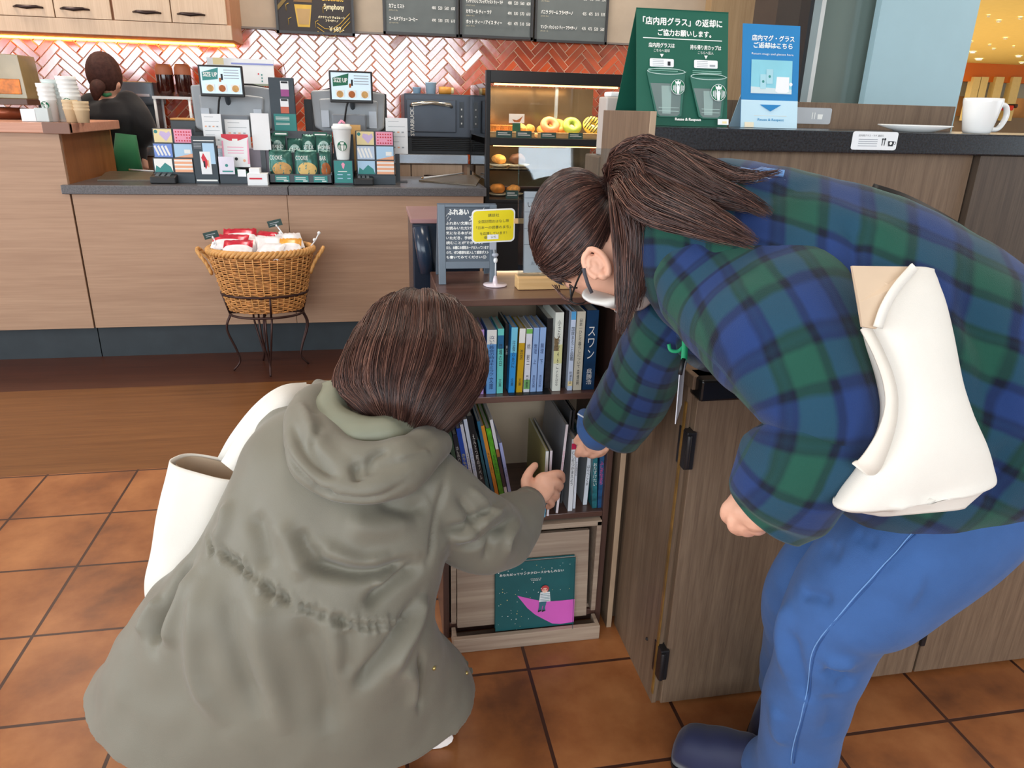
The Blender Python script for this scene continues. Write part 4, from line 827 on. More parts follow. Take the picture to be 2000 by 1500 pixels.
donut(1117, 248, PYc+.13, .033, .021, mat('doughnut_green', (150, 176, 70), .4, var=.08), 'matcha green glazed doughnut in the front row')
donut(1158, 248, PYc+.13, .035, .023, mat('doughnut_yellow', (210, 190, 80), .4, var=.08), 'yellow doughnut with dark chocolate stripes', stripes=mat('chocolate', (52, 34, 26), .3))
donut(1066, 236, PYc+.27, .03, .02, WAF, 'golden doughnut lying behind the brown one', .3); donut(1108, 234, PYc+.27, .036, .022, mat('sugar_doughnut', (214, 186, 156), .8), 'sugared pale doughnut behind the green one', .4); donut(1090, 246, PYc+.2, .03, .02, WAF, 'golden doughnut peeping between brown and green ones', .8)
pn, b, k = stand('sign', 'white picture card at the right end of the doughnut tray', 'sign', 1153, 230, 1180, 244, PYc+.25, PAPER, .002, z=zt+.05); b.box(pn.o[0]+.02, PYc+.25, zt, pn.o[0]+.03, PYc+.254, zt+.05, GRN); b.build('picture_card', **k)
# lower deck: plates of cakes
z2 = Zs2-.009
for i, (x, y, r_, lb, zz) in enumerate(((975, 345, .05, 'dim tan cake on the middle glass shelf, left', Zs2+.149), (1010, 345, .055, 'chocolate cake on the middle glass shelf near the acrylic stand', Zs2+.149), (972, 380, .05, 'golden pastry on the lowest deck beside the price tag', z2), (1003, 378, .045, 'yellow pastry on the lowest deck behind the acrylic stand', z2))):
    Y = PYc+.18; c = V(at(x, y, Y)[0], Y, zz+.001)
    b = MB(); b.lathe([(0, 0), (r_*.7, 0), (r_*1.25, .012), (r_*1.2, .014), (r_*.6, .004), (0, .004)], c, mat('pale_plate', (214, 206, 180), .3)); b.build('plate', label='pale plate under the '+lb, cat='plate', group='cake plates in the pastry case')
    lumpy(c+V(0, 0, .014+r_*.5), r_*.85, (SCN, mat('choc_cake', (92, 62, 46), .6, var=.2), WAF, SCN)[i], .25, 18, i, .6).build('pastry', label=lb, cat='pastry', group='pastries on the lower shelves')
sign_tag(988, 1012, 376, 392, PYc+.04, z2); o = [q for q in COL.objects if q.name.startswith('price_tag')][-1]; o['label'] = 'small green price tag on the lowest deck of the case'; o['group'] = 'price tags in the pastry case'
l = bpy.data.lights.new('case_light', 'AREA'); l.shape = 'RECTANGLE'; l.size = .6; l.size_y = .1; l.energy = 4; l.color = (1, .78, .5); o = bpy.data.objects.new('case_light', l); o.location = ((X0+X1)/2, PYc+.12, ZT-.07); COL.objects.link(o)
l2 = l.copy(); l2.energy = 1.6; o = bpy.data.objects.new('case_light', l2); o.location = ((X0+X1)/2, PYc+.12, Zs-.064); COL.objects.link(o)

# ================================================================ WICKER BASKET ON AN IRON STAND
IRON = mat('dark_iron', (62, 40, 36), .4, .5); WK = mat('wicker', (186, 128, 72), .55, var=.42, vs=45); WKL = mat('wicker_light', (206, 152, 88), .5, var=.2, vs=30)
bc = V(-.535, 3.645, 0); zb0, zb1 = .315, .60; RX0, RX1 = .165, .235; sy = .72
t = thing('wicker_basket', bc+V(0, 0, zb0), 'oval wicker basket full of snack packs in front of the counter', 'basket')
def brd(zz): 
    k = (zz-zb0)/(zb1-zb0); return RX0+(RX1-RX0)*k**.8
b = MB(); NS = 40
for j in range(27):
    zz = zb0+.006+(zb1-zb0-.012)*j/26; R_ = brd(zz); pts = []
    for i in range(NS*3):
        a = 2*math.pi*i/(NS*3); w_ = .006*math.cos(a*NS/2+math.pi*(j % 2)); pts.append(bc+V((R_+w_)*math.cos(a), (R_+w_)*sy*math.sin(a), zz+.0012*math.sin(a*7+j)))
    b.tube(pts, .0046, WK, 6, closed=True, up=(0, 0, 1))
for i in range(NS):
    a = 2*math.pi*(i+.5)/NS; b.tube([bc+V((brd(z)+.003)*math.cos(a), (brd(z)+.003)*sy*math.sin(a), z) for z in np.linspace(zb0, zb1, 6)], .0034, WKL, 5)
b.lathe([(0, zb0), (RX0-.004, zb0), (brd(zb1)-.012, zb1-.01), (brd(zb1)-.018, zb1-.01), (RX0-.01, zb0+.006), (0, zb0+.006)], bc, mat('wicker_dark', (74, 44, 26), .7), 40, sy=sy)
b.build('woven_body', t)
b = MB(); pr = brd(zb1)
for s in range(3):
    pts = [bc+V((pr+.010*math.cos(a*22+s*2.1))*math.cos(a), (pr+.010*math.cos(a*22+s*2.1))*sy*math.sin(a), zb1+.004+.010*math.sin(a*22+s*2.1)) for a in np.linspace(0, 2*math.pi, 240, endpoint=False)]
    b.tube(pts, .009, WKL, 6, closed=True, up=(0, 0, 1))
b.build('braided_rim', t)
for s in (-1, 1):
    b = MB(); pts = [bc+V(s*(pr-.01), -.05, zb1-.10), bc+V(s*(pr+.012), -.045, zb1-.05), bc+V(s*(pr+.045), -.03, zb1-.005), bc+V(s*(pr+.052), 0, zb1+.006), bc+V(s*(pr+.045), .03, zb1-.005), bc+V(s*(pr+.012), .045, zb1-.05), bc+V(s*(pr-.01), .05, zb1-.10)]
    for k in range(2): q = cat(pts, 30); q[:, 1] += .006*np.sin(np.arange(30)*1.3+k*3.1); q[:, 2] += .005*np.cos(np.arange(30)*1.3+k*3.1); b.tube(q, .0075, WKL, 7)
    b.build('handle', t)
t = thing('plant_stand', bc, 'dark iron stand with curved legs holding the wicker basket', 'stand')
b = MB()
for z_, R_, r_ in ((.40, .2, .0065), (.295, .172, .006)): b.tube([bc+V(R_*math.cos(a), R_*sy*math.sin(a), z_) for a in np.linspace(0, 2*math.pi, 60, endpoint=False)], r_, IRON, 8, closed=True, up=(0, 0, 1))
for a in (0, 1.57, 3.14, 4.71): b.tube([bc+V(.2*math.cos(a+.2), .2*sy*math.sin(a+.2), .40), bc+V(.172*math.cos(a+.2), .172*sy*math.sin(a+.2), .295)], .005, IRON, 8)
b.tube([bc+V(-.17, 0, .296), bc+V(.17, 0, .296)], .005, IRON, 6); b.tube([bc+V(0, -.12, .296), bc+V(0, .12, .296)], .005, IRON, 6); b.build('ring_frame', t)
for a in (.35, 1.9, 3.3, 4.75):
    b = MB()
    for d in (-.06, 0, .06) if a > 4 or a == 1.9 else (-.03, .03):
        q = cat([bc+V(.17*math.cos(a+d*3), .17*sy*math.sin(a+d*3), .295), bc+V(.195*math.cos(a+d*2), .195*sy*math.sin(a+d*2), .22), bc+V(.16*math.cos(a+d), .16*sy*math.sin(a+d), .11), bc+V(.15*math.cos(a), .15*sy*math.sin(a), .05), bc+V(.185*math.cos(a), .185*sy*math.sin(a), .0045)], 16); b.tube(q, .0052, IRON, 6)
    b.build('leg', t)
WP = mat('white_wrapper', (232, 228, 230), .3, var=.08, vs=40); REDF = mat('red_foil', (200, 36, 60), .25, .2, var=.2, vs=40); ORF = mat('orange_foil', (232, 160, 50), .3, var=.2, vs=40)
packs = [(-.10, .06, .66, .15, .045, REDF, .1), (-.135, -.02, .645, .16, .04, REDF, -.1), (-.09, -.09, .63, .13, .05, REDF, 0), (.0, .07, .645, .12, .04, REDF, -.6), (.05, -.02, .635, .13, .04, WP, .2), (.13, .04, .64, .12, .035, WP, .3), (.05, -.1, .615, .12, .04, WP, -.3), (.14, -.05, .63, .10, .05, ORF, 0), (-.03, .0, .625, .12, .04, WP, .5), (.1, -.09, .612, .09, .03, WP, .7)]
for i, (dx, dy, z_, w_, h_, m_, ro) in enumerate(packs):
    b = MB(); nx, nz = 12, 6; vs = []
    for sd in (-1, 1):
        for j in range(nz+1):
            for q in range(nx+1):
                u, v = q/nx*2-1, j/nz*2-1; pf = max(0, (1-abs(u)**3)*(1-abs(v)**4)); x_, y_, zz = u*w_/2, v*.05, sd*.016*pf+.003*math.sin(u*17+i)*(1-pf)+v*.028
                vs.append(bc+V(dx+x_*math.cos(ro)-y_*math.sin(ro), (dy+x_*math.sin(ro)+y_*math.cos(ro)), z_+zz-.005))
    n1 = (nx+1)*(nz+1); k1 = len(b.f)
    fs1 = [(j*(nx+1)+q, j*(nx+1)+q+1, (j+1)*(nx+1)+q+1, (j+1)*(nx+1)+q) for j in range(nz) for q in range(nx)]
    o1 = 0
    b.add(vs, [f_ for f_ in fs1 if f_[0] >= 3*(nx+1)]+[tuple(n1+k for k in f_[::-1]) for f_ in fs1 if f_[0] >= 3*(nx+1)], m_, True)
    b.add(vs, [f_ for f_ in fs1 if f_[0] < 3*(nx+1)]+[tuple(n1+k for k in f_[::-1]) for f_ in fs1 if f_[0] < 3*(nx+1)], WP, True)
    b.build('snack_pack', label=('red and white snack pack at the back left of the basket', 'red and white snack pack leaning over the left rim', 'red and white snack pack at the front left rim', 'dark red snack pack at the back middle of the basket', 'white snack pack in the basket middle', 'white snack pack at the back right of the basket', 'white crumpled pack at the front rim middle', 'orange and white snack pack at the right of the basket', 'white snack pack under the red ones', 'small white pack at the front right rim')[i], cat='snack pack', group='snack packs in the wicker basket')
for i, (x0, y0, x1, y1, lb) in enumerate(((402, 455, 430, 467, 'dark green tag on a clip at the basket left edge'), (523, 431, 552, 443, 'dark green tag on a clip standing above the basket'), (0, 0, 0, 0, 'clear empty clip holder at the basket right edge'))):
    t = thing('tag_clip', bc+V((-.16, .06, .2)[i], (-.02, .08, .0)[i], .6), lb, 'clip', 'tag clips on the basket')
    base = [bc+V(-.2, -.05, .60), bc+V(.10, .09, .61), bc+V(.215, -.02, .60)][i]; P = [at(416, 463, 3.6), at(540, 440, 3.72), at(623, 455, 3.63)][i]
    b = MB(); b.tube([base, (base+P)/2+V(.01, 0, .005), P], .003, CLEAR if False else PAPER, 6); b.ball((base*.4+P*.6), .008, PAPER, 8); b.ball(P, .008, PAPER, 8); b.build('clip', t)
    if i < 2: b = MB(); pn = Panel(b, P+V(-.035, -.006, -.012), V(.065, 0, .015), V(-.008, 0, .03)); pn.lf = 2; pn.slab(.003, mat('tag_dark_green', (34, 62, 58), .4)); pn.rect(.15, .55, .8, .65, GRY); pn.rect(.15, .3, .6, .38, GRY); b.build('tag', t)

# ================================================================ BOOKCASE
BKW = wood('dark_walnut_board', (84, 58, 50), (104, 74, 64), 'X', .5, .3, .5, .2); BKZ = wood('dark_walnut_upright', (72, 52, 46), (92, 66, 58), 'Z', .5, .34, .45, .1)
bx0, bx1, bY, bD = .131, .541, 1.51, .29
t = thing('bookcase', ((bx0+bx1)/2, bY+bD/2, 0), 'dark walnut three-tier bookcase full of books and picture books', 'bookcase')
for x in (bx0, bx1-.015): b = MB(); b.box(x, bY, 0, x+.015, bY+bD, .862, BKZ); b.build('side_panel', t, bevel=.0012)
b = MB(); b.box(bx0, bY, .862, bx1, bY+bD, .877, BKW); b.build('top_board', t, bevel=.0015)
for z in (.637, .322, .03): b = MB(); b.box(bx0+.015, bY+.001, z, bx1-.015, bY+bD-.004, z+.015, BKW); b.build('shelf', t, bevel=.0012)
b = MB(); b.box(bx0+.015, bY+bD-.004, .03, bx1-.015, bY+bD, .862, mat('beige_back_board', (196, 176, 150), .6)); b.build('back_panel', t)
b = MB(); b.box(bx0+.015, bY+.02, 0, bx1-.015, bY+.03, .03, BKZ); b.build('toe_board', t)
# pale wood face-out unit in the bottom bay
PW = wood('pale_walnut_print', (150, 128, 112), (182, 162, 142), 'X', .35, .5, .3)
dx0, dx1, dY = .150, .522, 1.500
t = thing('flap_unit', ((dx0+dx1)/2, dY, 0), 'pale wooden face-out display unit in the lowest bay of the bookcase', 'display unit')
b = MB(); b.box(dx0, dY-.003, .052, dx0+.012, dY+.26, .316, PW); b.box(dx1-.012, dY-.003, .052, dx1, dY+.26, .316, PW); b.box(dx0, dY-.003, .304, dx1, dY+.26, .318, PW); b.box(dx0, dY+.02, .046, dx1, dY+.26, .056, PW); b.build('case', t, bevel=.001)
lean = .10
b = MB(); pn = Panel(b, V(dx0+.014, dY-.012, .045), V(dx1-dx0-.040, 0, 0), V(0, lean*.24, .24)); pn.slab(.012, PW); b.build('flap', t, bevel=.001)
b = MB(); b.box(dx0+.0, dY-.05, 0.004, dx1-.0, dY-.036, .040, PW); b.box(dx0, dY-.05, 0.0, dx1, dY+.02, .006, PW); b.box(dx0, dY-.036, .006, dx0+.01, dY, .04, PW); b.box(dx1-.01, dY-.036, .006, dx1, dY, .04, PW); b.build('book_ledge', t, bevel=.0012)
# the face-out picture book
TQ = mat('night_teal', (30, 92, 96), .45, var=.08, vs=20); MPK = mat('moon_pink', (222, 100, 196), .45, var=.03)
pa = at(967, 1207, 1.478); pb = at(1120, 1195, 1.478); w_ = pb[0]-pa[0]
t = thing('picture_book', (pa[0]+w_/2, 1.478, .03), 'teal picture book with a pink crescent moon, shown face out', 'book')
b = MB(); pn = Panel(b, V(pa[0], 1.470, .038), V(w_, 0, 0), V(0, .018, .186)); pn.lf = 2.5; pn.slab(.002, TQ)
pn.poly([(.27, .51), (.40, .46), (.55, .405), (.70, .38), (.85, .375), (1, .38), (1, .03), (.82, .02), (.72, .04), (.62, .11), (.5, .2), (.4, .31)], MPK)
pn.text('あなただってサンタクロースかもしれない', .45, .83, .035, WH, .80, bold=.02); pn.text('木村みのり 文\n中谷靖彦 絵', .5, .73, .04, WH, .14)
pn.poly([(.56, .53), (.68, .53), (.69, .385), (.545, .385)], PAPER); lines(pn, .56, .68, (.40, .425, .45, .475, .5), .006, mat('stripe_teal', (60, 120, 130), .6)); pn.poly([(.545, .39), (.64, .39), (.62, .3), (.63, .25), (.58, .25), (.6, .33), (.585, .33), (.575, .25), (.53, .25), (.545, .31)], mat('trouser_teal', (60, 110, 126), .6))
pn.poly([(.535, .27), (.575, .275), (.57, .255), (.53, .24)], INK); pn.poly([(.585, .27), (.62, .27), (.615, .25), (.58, .24)], INK)
pn.disc(.615, .585, .05, mat('hair_red', (190, 70, 70), .6)); pn.disc(.613, .565, .034, mat('face_peach', (244, 200, 180), .6)); pn.disc(.6, .575, .009, RED, 8); pn.disc(.63, .575, .009, RED, 8)
rs = random.Random(3)
for i in range(90):
    u, v = rs.uniform(.02, .96), rs.uniform(.04, .97)
    if not (v < .52 and u > .27+(.51-v)*.8 and v > .03) and not (.76 < v < .88): pn.disc(u, v, rs.choice((.003, .004, .005, .007)), WH if i % 3 else mat('star_gold', (214, 196, 130), .6), 5)
pn.rect(.955, 0, .962, 1, mat('night_groove', (20, 66, 72), .5)); b.build('front_cover', t)
b = MB(); Panel(b, V(pa[0]+.003, 1.4722, .041), V(w_-.003, 0, 0), V(0, .018, .18)).slab(.007, PAPER); [0]; b.v = [tuple(V(*q)+V(0, .0072, 0)) for q in b.v]; b.build('pages', t)
b = MB(); Panel(b, V(pa[0], 1.4815, .038), V(w_, 0, 0), V(0, .018, .186)).slab(.002, TQ); b.build('back_cover', t)

PG = mat('book_pages', (206, 200, 188), .8, var=.04)
def book(x, z, w, h, d, cm, label, title='', author='', tc=None, bands=(), Y=1.515, lean_=0., group='novels on the upper shelf', yaw=0., face=None, tw=.55, tilt=0.):
    """upright book, spine towards the room; x = spine centre at its foot, lean_ tips the top to +x"""
    t_ = thing('book', (x, Y, z), label, 'book', group)
    sx, cx_ = math.sin(lean_), math.cos(lean_); X = V(cx_, 0, -sx); Z = V(sx, 0, cx_); D = V(math.sin(yaw), math.cos(yaw), 0); D = nrm(D)
    zz = z+abs(sx)*w/2; O = V(x, Y, zz)
    fr = lambda a, b_, c: O+X*a+D*b_+Z*c
    b = MB(); ct = min(.0016, w*.16)
    b.box(-w/2, 0, 0, w/2, ct, h, cm, fr); b.box(-w/2, ct, 0, -w/2+ct, d, h, face or cm, fr); b.box(w/2-ct, ct, 0, w/2, d, h, face or cm, fr)
    pn = Panel(b, fr(-w/2, 0, 0), X*w, Z*h); pn.lf = 1.6
    for (v0, v1, m_) in bands: pn.rect(0, v0, 1, v1, m_)
    if title: n = len(title); pn.text(title, .5, .60, min(.62, n*.8*w/h*1.15), tc or INK, tw, vertical=True, bold=.0)
    if author: n = len(author); pn.text(author, .5, .17, min(.2, n*.7*w/h), tc or INK, tw*.8, vertical=True)
    b.build('cover', t_)
    b = MB(); b.box(-w/2+ct, ct, .002, w/2-ct, d-.003, h-.002, PG, fr); b.build('pages', t_)
    return t_
C = lambda r_, g_, b_: col(r_, g_, b_, .35)
zs = .6525
def bk(x0, x1, h, cm, label, Y=1.53, d=.105, **k):
    A_ = at(x0, 730, Y); B_ = at(x1, 730, Y); return book((A_[0]+B_[0])/2, zs, B_[0]-A_[0]-.0008, h, d, cm, label, Y=Y, **k)
bk(893, 906, .151, C(196, 196, 204), 'pale paperback hidden mostly by the crouching woman hair, leftmost', title='海の見える', author='文庫')
bk(908, 920, .151, C(120, 60, 70), 'wine red paperback just right of her hair, partly hidden', title='星の町')
bk(922, 932, .152, C(232, 210, 222), 'pinkish white paperback beside the lilac one', title='朝の光')
bk(933, 945, .152, C(184, 150, 216), 'lilac paperback on the upper shelf beside the crouching woman', title='いつか', author='文庫', tc=INK)
bk(950, 969, .151, C(104, 164, 224), 'light blue paperback with white top band on the upper shelf', title='泣いた教会の時はキミラク', author='文庫', bands=((.78, 1, WH),), tc=mat('navy_ink', (30, 50, 110), .6))
bk(970.5, 983, .153, C(110, 214, 206), 'aqua paperback with dark blue band on the upper shelf', title='団塊の日', author='文庫', bands=((.70, .90, mat('band_blue', (30, 110, 160), .5)),))
bk(985, 992, .155, C(30, 30, 34), 'slim black book with scribbled edge left of bright blue one', Y=1.56, title='黒い夜', tc=WH)
bk(993.5, 1006, .155, C(40, 150, 224), 'bright blue paperback on the wire bookend, upper shelf', title='往復の先に', author='文庫', bands=((.62, 1, C(120, 206, 236)),), lean_=.025, tw=.5)
bk(1009, 1021, .152, C(206, 164, 20), 'mustard yellow paperback with white top band', title='流浪', author='文庫', bands=((.78, 1, WH),), lean_=.025)
bk(1023, 1035, .152, C(226, 230, 240), 'white paperback with green label at foot and head', title='桃 影二', author='門井慶喜', bands=((.05, .2, C(120, 180, 110)), (.92, .99, C(120, 190, 90))), lean_=.02)
bk(1036.5, 1048, .153, C(152, 184, 232), 'pale blue paperback, left one of the identical two volumes', title='無理 上', author='奥田英朗', bands=(), lean_=.02, tc=mat('navy_ink', (0, 0, 0)))
bk(1049, 1061, .153, C(152, 184, 232), 'pale blue paperback, right one of the identical two volumes', title='無理 下', author='奥田英朗', bands=(), lean_=.02, tc=mat('navy_ink', (0, 0, 0)))
bk(1064, 1078, .168, mat('black_speckled_cover', (34, 32, 34), .3, var=.6, vs=90), 'black speckled book between pale blue and tall white ones', Y=1.55, d=.12)
cat_book = bk(1079.5, 1096, .187, C(232, 236, 226), 'tall white hardback with a small cat drawing on the spine', title='小さな幸せ46こ', author='よしもとばなな', bands=((.36, .6, C(222, 220, 160)),), d=.13, tw=.4)
bk(1098, 1108, .185, mat('black_speckled_cover', (0, 0, 0)), 'tall black speckled book right of the white cat book', Y=1.55, d=.13)
bk(1109.5, 1119, .188, C(206, 220, 244), 'pale blue hardback about flags with bold black characters', title='国旗まるごと図鑑', author='吹浦忠正', bands=((.90, 1, C(90, 170, 226)), (.06, .12, YEL)), d=.13, tw=.7)
bk(1120.5, 1137, .188, C(212, 206, 188), 'cream hardback beside the dark blue one', title='日本一ひとり暮らしについて', author='森博嗣', d=.13, tw=.4)
bk(1139, 1162, .19, mat('deep_blue_cover', (24, 62, 100), .3, var=.35, vs=25), 'thick dark blue hardback with white title, rightmost upper book', title='スワン', author='呉勝浩', tc=WH, d=.13, tw=.6)
# cat drawing on the white spine
b = MB(); p_ = at(1087, 672, 1.529); pn = Panel(b, p_-V(.0075, 0, .016), V(.014, 0, 0), V(0, 0, .034)); pn.lf = 1; TAB = mat('tabby_print', (120, 100, 70), .6, var=.4, vs=300); pn.poly([(.1, 0), (.9, 0), (.8, .55), (.2, .55)], TAB); pn.poly([(.15, .5), (.12, 1), (.35, .85), (.65, .85), (.88, 1), (.85, .5)], TAB); b.build('spine_print', cat_book, label='small tabby cat drawing')
# wire bookend under the middle books
b = MB(); A_ = at(995, 733, 1.515); B_ = at(1078, 733, 1.515)
b.box(A_[0], 1.512, zs-.0004, B_[0], 1.6, zs+.0006, BLK); b.build('book_end', label='thin black metal bookend plate under the paperbacks', cat='bookend')
# lower bay: picture books
zl = .3375; G2 = 'picture books on the lower shelf'
def lbk(x0, x1, xt, yt, yb, cm, label, Y=1.525, d=.2, w=None, **k):
    """foot between x0,x1 at image row yb; xt,yt = where the spine's top middle appears"""
    A_ = at(x0, yb, Y); B_ = at(x1, yb, Y); T_ = at(xt, yt, Y); xm = (A_[0]+B_[0])/2
    w = B_[0]-A_[0]-.0006 if w is None else w; hz = T_[2]-zl; le = math.atan2(T_[0]-xm, hz)
    return book(xm, zl, max(.004, w), hz/math.cos(le)-.002, d, cm, label, Y=Y, lean_=le, group=G2, **k)
lbk(894, 903, 868, 860, 985, C(226, 232, 226), 'white picture book at the far left, against the coat', title='なつのはなし')
lbk(904, 912, 877, 842, 987, C(60, 90, 70), 'dark green picture book second from the left', title='もりのひ')
lbk(913, 922, 888, 848, 989, C(34, 38, 50), 'black picture book with white title next to the yellow lettered one', title='はしれバス TAYORI', tc=WH)
lbk(923, 932, 895, 836, 990, C(30, 80, 190), 'blue picture book with yellow lettering', title='のりもの日記', tc=mat('bright_yellow', (232, 226, 40), .5), tw=.75)
lbk(933, 939, 901, 828, 991, C(222, 224, 236), 'thin white picture book left of the pale blue titled one', title='ふゆのおくりもの')
lbk(940, 947, 908, 818, 992, C(216, 226, 244), 'white picture book with blue characters on the spine', title='おばけのてんぷら', tc=mat('title_blue', (60, 120, 210), .5), tw=.75)
lbk(948, 960, 917, 812, 993, C(28, 30, 34), 'thick black picture book with small white title', title='えんとつ町のプペル', tc=WH, tw=.4, author='にしの')
lbk(961, 968, 932, 858, 993, C(24, 92, 106), 'shorter teal picture book', title='みどりの本')
lbk(969, 975, 934, 822, 993, C(40, 104, 140), 'slim blue teal picture book taller than the teal one')
lbk(976, 983, 942, 831, 994, C(226, 150, 50), 'orange picture book on the lower shelf', title='あれこれたまご', tw=.6)
lbk(984, 993, 953, 836, 995, mat('leafy_green_cover', (90, 170, 40), .4, var=.4, vs=60), 'leafy green picture book with brown foot', title='もりのなか', bands=((0, .2, C(52, 60, 34)),))
lbk(994, 1000, 959, 819, 996, C(228, 226, 232), 'white picture book with a black round drawing at the top', title='くろ', bands=((.3, .62, C(60, 40, 46)), (.62, .7, C(170, 110, 60))), author='え')
lbk(1001, 1007, 977, 864, 996, C(170, 180, 232), 'lilac blue picture book, last of the left leaning row', title='パンどろ', tw=.7)
# right-hand part of the lower bay
lbk(1108, 1117, 1122, 856, 1008, C(230, 234, 240), 'large white picture book about catching insects, spine title in black', title='むしをつかまえよう', Y=1.52, d=.24, face=C(176, 178, 182), bands=((.86, .94, mat('badge_red', (214, 40, 90), .5)),), tw=.7)
lbk(1118, 1123, 1129, 860, 1003, C(224, 228, 238), 'thin white picture book tight against the insect one', title='やさいのおなか', Y=1.53, d=.24, tw=.7)
lbk(1138, 1146, 1152, 888, 990, C(228, 234, 242), 'white picture book standing apart right of the insect ones', title='はらぺこくま', Y=1.545, d=.22, face=C(150, 156, 160), tw=.7)
lbk(1156, 1165, 1163, 880, 1001, mat('teal_mosaic_cover', (40, 110, 120), .35, var=.6, vs=60), 'teal green mosaic picture book second from the right side', title='おたすけたい', tc=WH, Y=1.525, tw=.8)
lbk(1166, 1175, 1177, 876, 1002, mat('blue_black_cover', (40, 84, 130), .35, var=.5, vs=50), 'blue black picture book with pink title, rightmost on the shelf', title='ふしぎなまち', tc=mat('title_pink', (230, 80, 140), .5), Y=1.525, tw=.8)
lbk(1060, 1066, 1069, 880, 994, C(120, 190, 226), 'blue and white picture book held in the crouching woman hand', title='ちいさなふね', Y=1.50, d=.2, face=C(168, 160, 96), bands=((.3, 1, WH),), tc=mat('title_blue', (0, 0, 0)), tw=.7)
lbk(1068, 1073, 1077, 879, 990, C(236, 226, 234), 'thin white and pink book held together with the blue one', title='ももいろのそら', Y=1.505, d=.2, face=C(140, 140, 142), tc=mat('title_pink2', (220, 110, 150), .5), tw=.7)
lbk(1086, 1091, 1108, 828, 985, C(236, 226, 232), 'white picture book with pink title tilted right above the hand', title='まほうのえんそうかい', Y=1.515, d=.21, face=C(120, 122, 128), tc=mat('title_pink2', (0, 0, 0)), tw=.75)
lbk(1094, 1098, 1116, 800, 985, C(70, 72, 76), 'dark grey picture book tilted behind the white one', Y=1.56, d=.2)
lbk(1102, 1106, 1122, 800, 985, C(40, 42, 48), 'black picture book tilted beside the dark grey one', Y=1.57, d=.2)

# ================================================================ ON TOP OF THE BOOKCASE
zt_ = .8775
SLT = mat('blackboard_slate', (86, 96, 108), .55, var=.05)
A = at(856, 548, 1.68); B = at(967, 548, 1.68); C_ = at(860, 398, 1.68)
x0, x1 = A[0], B[0]; hh = C_[2]-zt_; t = thing('tabletop_chalkboard', ((x0+x1)/2, 1.68, zt_), 'small grey standing chalkboard with white handwriting on the bookcase', 'chalkboard')
le = .10; yb = 1.655
b = MB(); pn = Panel(b, V(x0, yb+.022, zt_+hh*.25), V(x1-x0, 0, 0), V(0, le*hh*.75, hh*.75)); pn.slab(.006, SLT); b.build('backing', t)
fr_ = lambda a0, c0, a1, c1: b.prism([(a0, c0), (a1, c0), (a1, c1), (a0, c1)], V(x0, yb, zt_), (1, 0, 0), nrm([0, le, 1]), -.014, mat('grey_frame', (104, 116, 128), .5))
w_ = x1-x0; b = MB(); fr_(0, 0, .016, hh*1.0); b.build('upright', t, bevel=.001); b = MB(); fr_(w_-.016, 0, w_, hh); b.build('upright', t, bevel=.001)
b = MB(); fr_(.016, hh*.2, w_-.016, hh*.29); b.build('rail', t, bevel=.001); b = MB(); fr_(.016, hh*.97, w_-.016, hh); b.build('rail', t, bevel=.001)
for x in (x0+.002, x1-.014): b = MB(); b.prism([(0, 0), (.012, 0), (.012, hh*.98), (0, hh*.98)], V(x, yb+.11, zt_), (1, 0, 0), nrm([0, -.35, 1]), -.01, mat('grey_frame', (0, 0, 0))); b.build('rear_leg', t)
b = MB(); pn = Panel(b, V(x0+.016, yb+.0155-.004, zt_+hh*.28), V(w_-.032, 0, 0), V(0, le*hh*.69, hh*.69)); pn.lf = 1; pn.slab(.006, SLT)
pn.text('ふれあい', .30, .90, .10, WH, .46, bold=.06); pn.text('文庫', .66, .79, .09, WH, .24, bold=.06)
for i, s_ in enumerate(('ふれあい文庫は自由に', 'お読みいただける読書', '気になる本があったら', 'いただき、手続きせずに', '読むことができます。', 'また、本棚にの感想カードが入っています', 'ので、ぜひ感想を記入して感想ポスト', 'も書いてみてください☺')):
    pn.text(s_, .02, .70-.088*i, .058, WH, min(.96, .082*len(s_)), 'LEFT', bold=.03)
for u, v in ((.04, .77), (.09, .74), (.84, .93), (.92, .87), (.02, .82)): pn.poly([(u, v), (u+.01, v), (u+.045, v+.05), (u+.035, v+.05)], WH)
b.build('board', t)
# yellow sign on a ball-joint stand
A = at(966, 561, 1.56); c = V(az(967, 557, zt_)[0], az(967, 557, zt_)[1], zt_)
t = thing('sign_holder', c, 'yellow rounded sign clipped on a clear round-based stand', 'sign')
b = MB(); b.lathe([(0, 0), (.027, 0), (.028, .0015), (.027, .003), (.006, .004), (.005, .014), (.003, .022), (0, .022)], c, mat('clear_white_plastic', (226, 214, 222), .15, spec=.8)); b.build('base', t)
tt = at(961, 475, c[1])
b = MB(); b.tube([c+V(0, 0, .02), c+V(0, 0, .055)], .0011, PAPER, 6); b.ball(c+V(0, 0, .058), (.005, .005, .007), PAPER, 12); b.tube([c+V(-.001, 0, .062), tt+V(.002, 0, .01)], .003, GRY, 8); b.ball(c+V(-.001, 0, .07), (.008, .006, .005), mat('clip_grey', (170, 176, 188), .25), 10); b.box(tt[0]-.005, c[1]-.004, tt[2]-.014, tt[0]+.009, c[1]+.006, tt[2]+.014, mat('clip_grey', (0, 0, 0))); b.build('clip_stem', t)
YL = mat('sign_yellow', (236, 218, 40), .25, var=.03, spec=.7)
A = at(921, 475, c[1]-.004); B = at(1006, 410, c[1]-.004)
def rrect(r_=.12, k=6, ay=1.3):
    o = []
    for (cx_, cy_, a0) in ((1-r_, r_*ay, -90), (1-r_, 1-r_*ay, 0), (r_, 1-r_*ay, 90), (r_, r_*ay, 180)):
        for i in range(k+1): a = math.radians(a0+90*i/k); o.append((cx_+r_*math.cos(a), cy_+r_*ay*math.sin(a)))
    return o
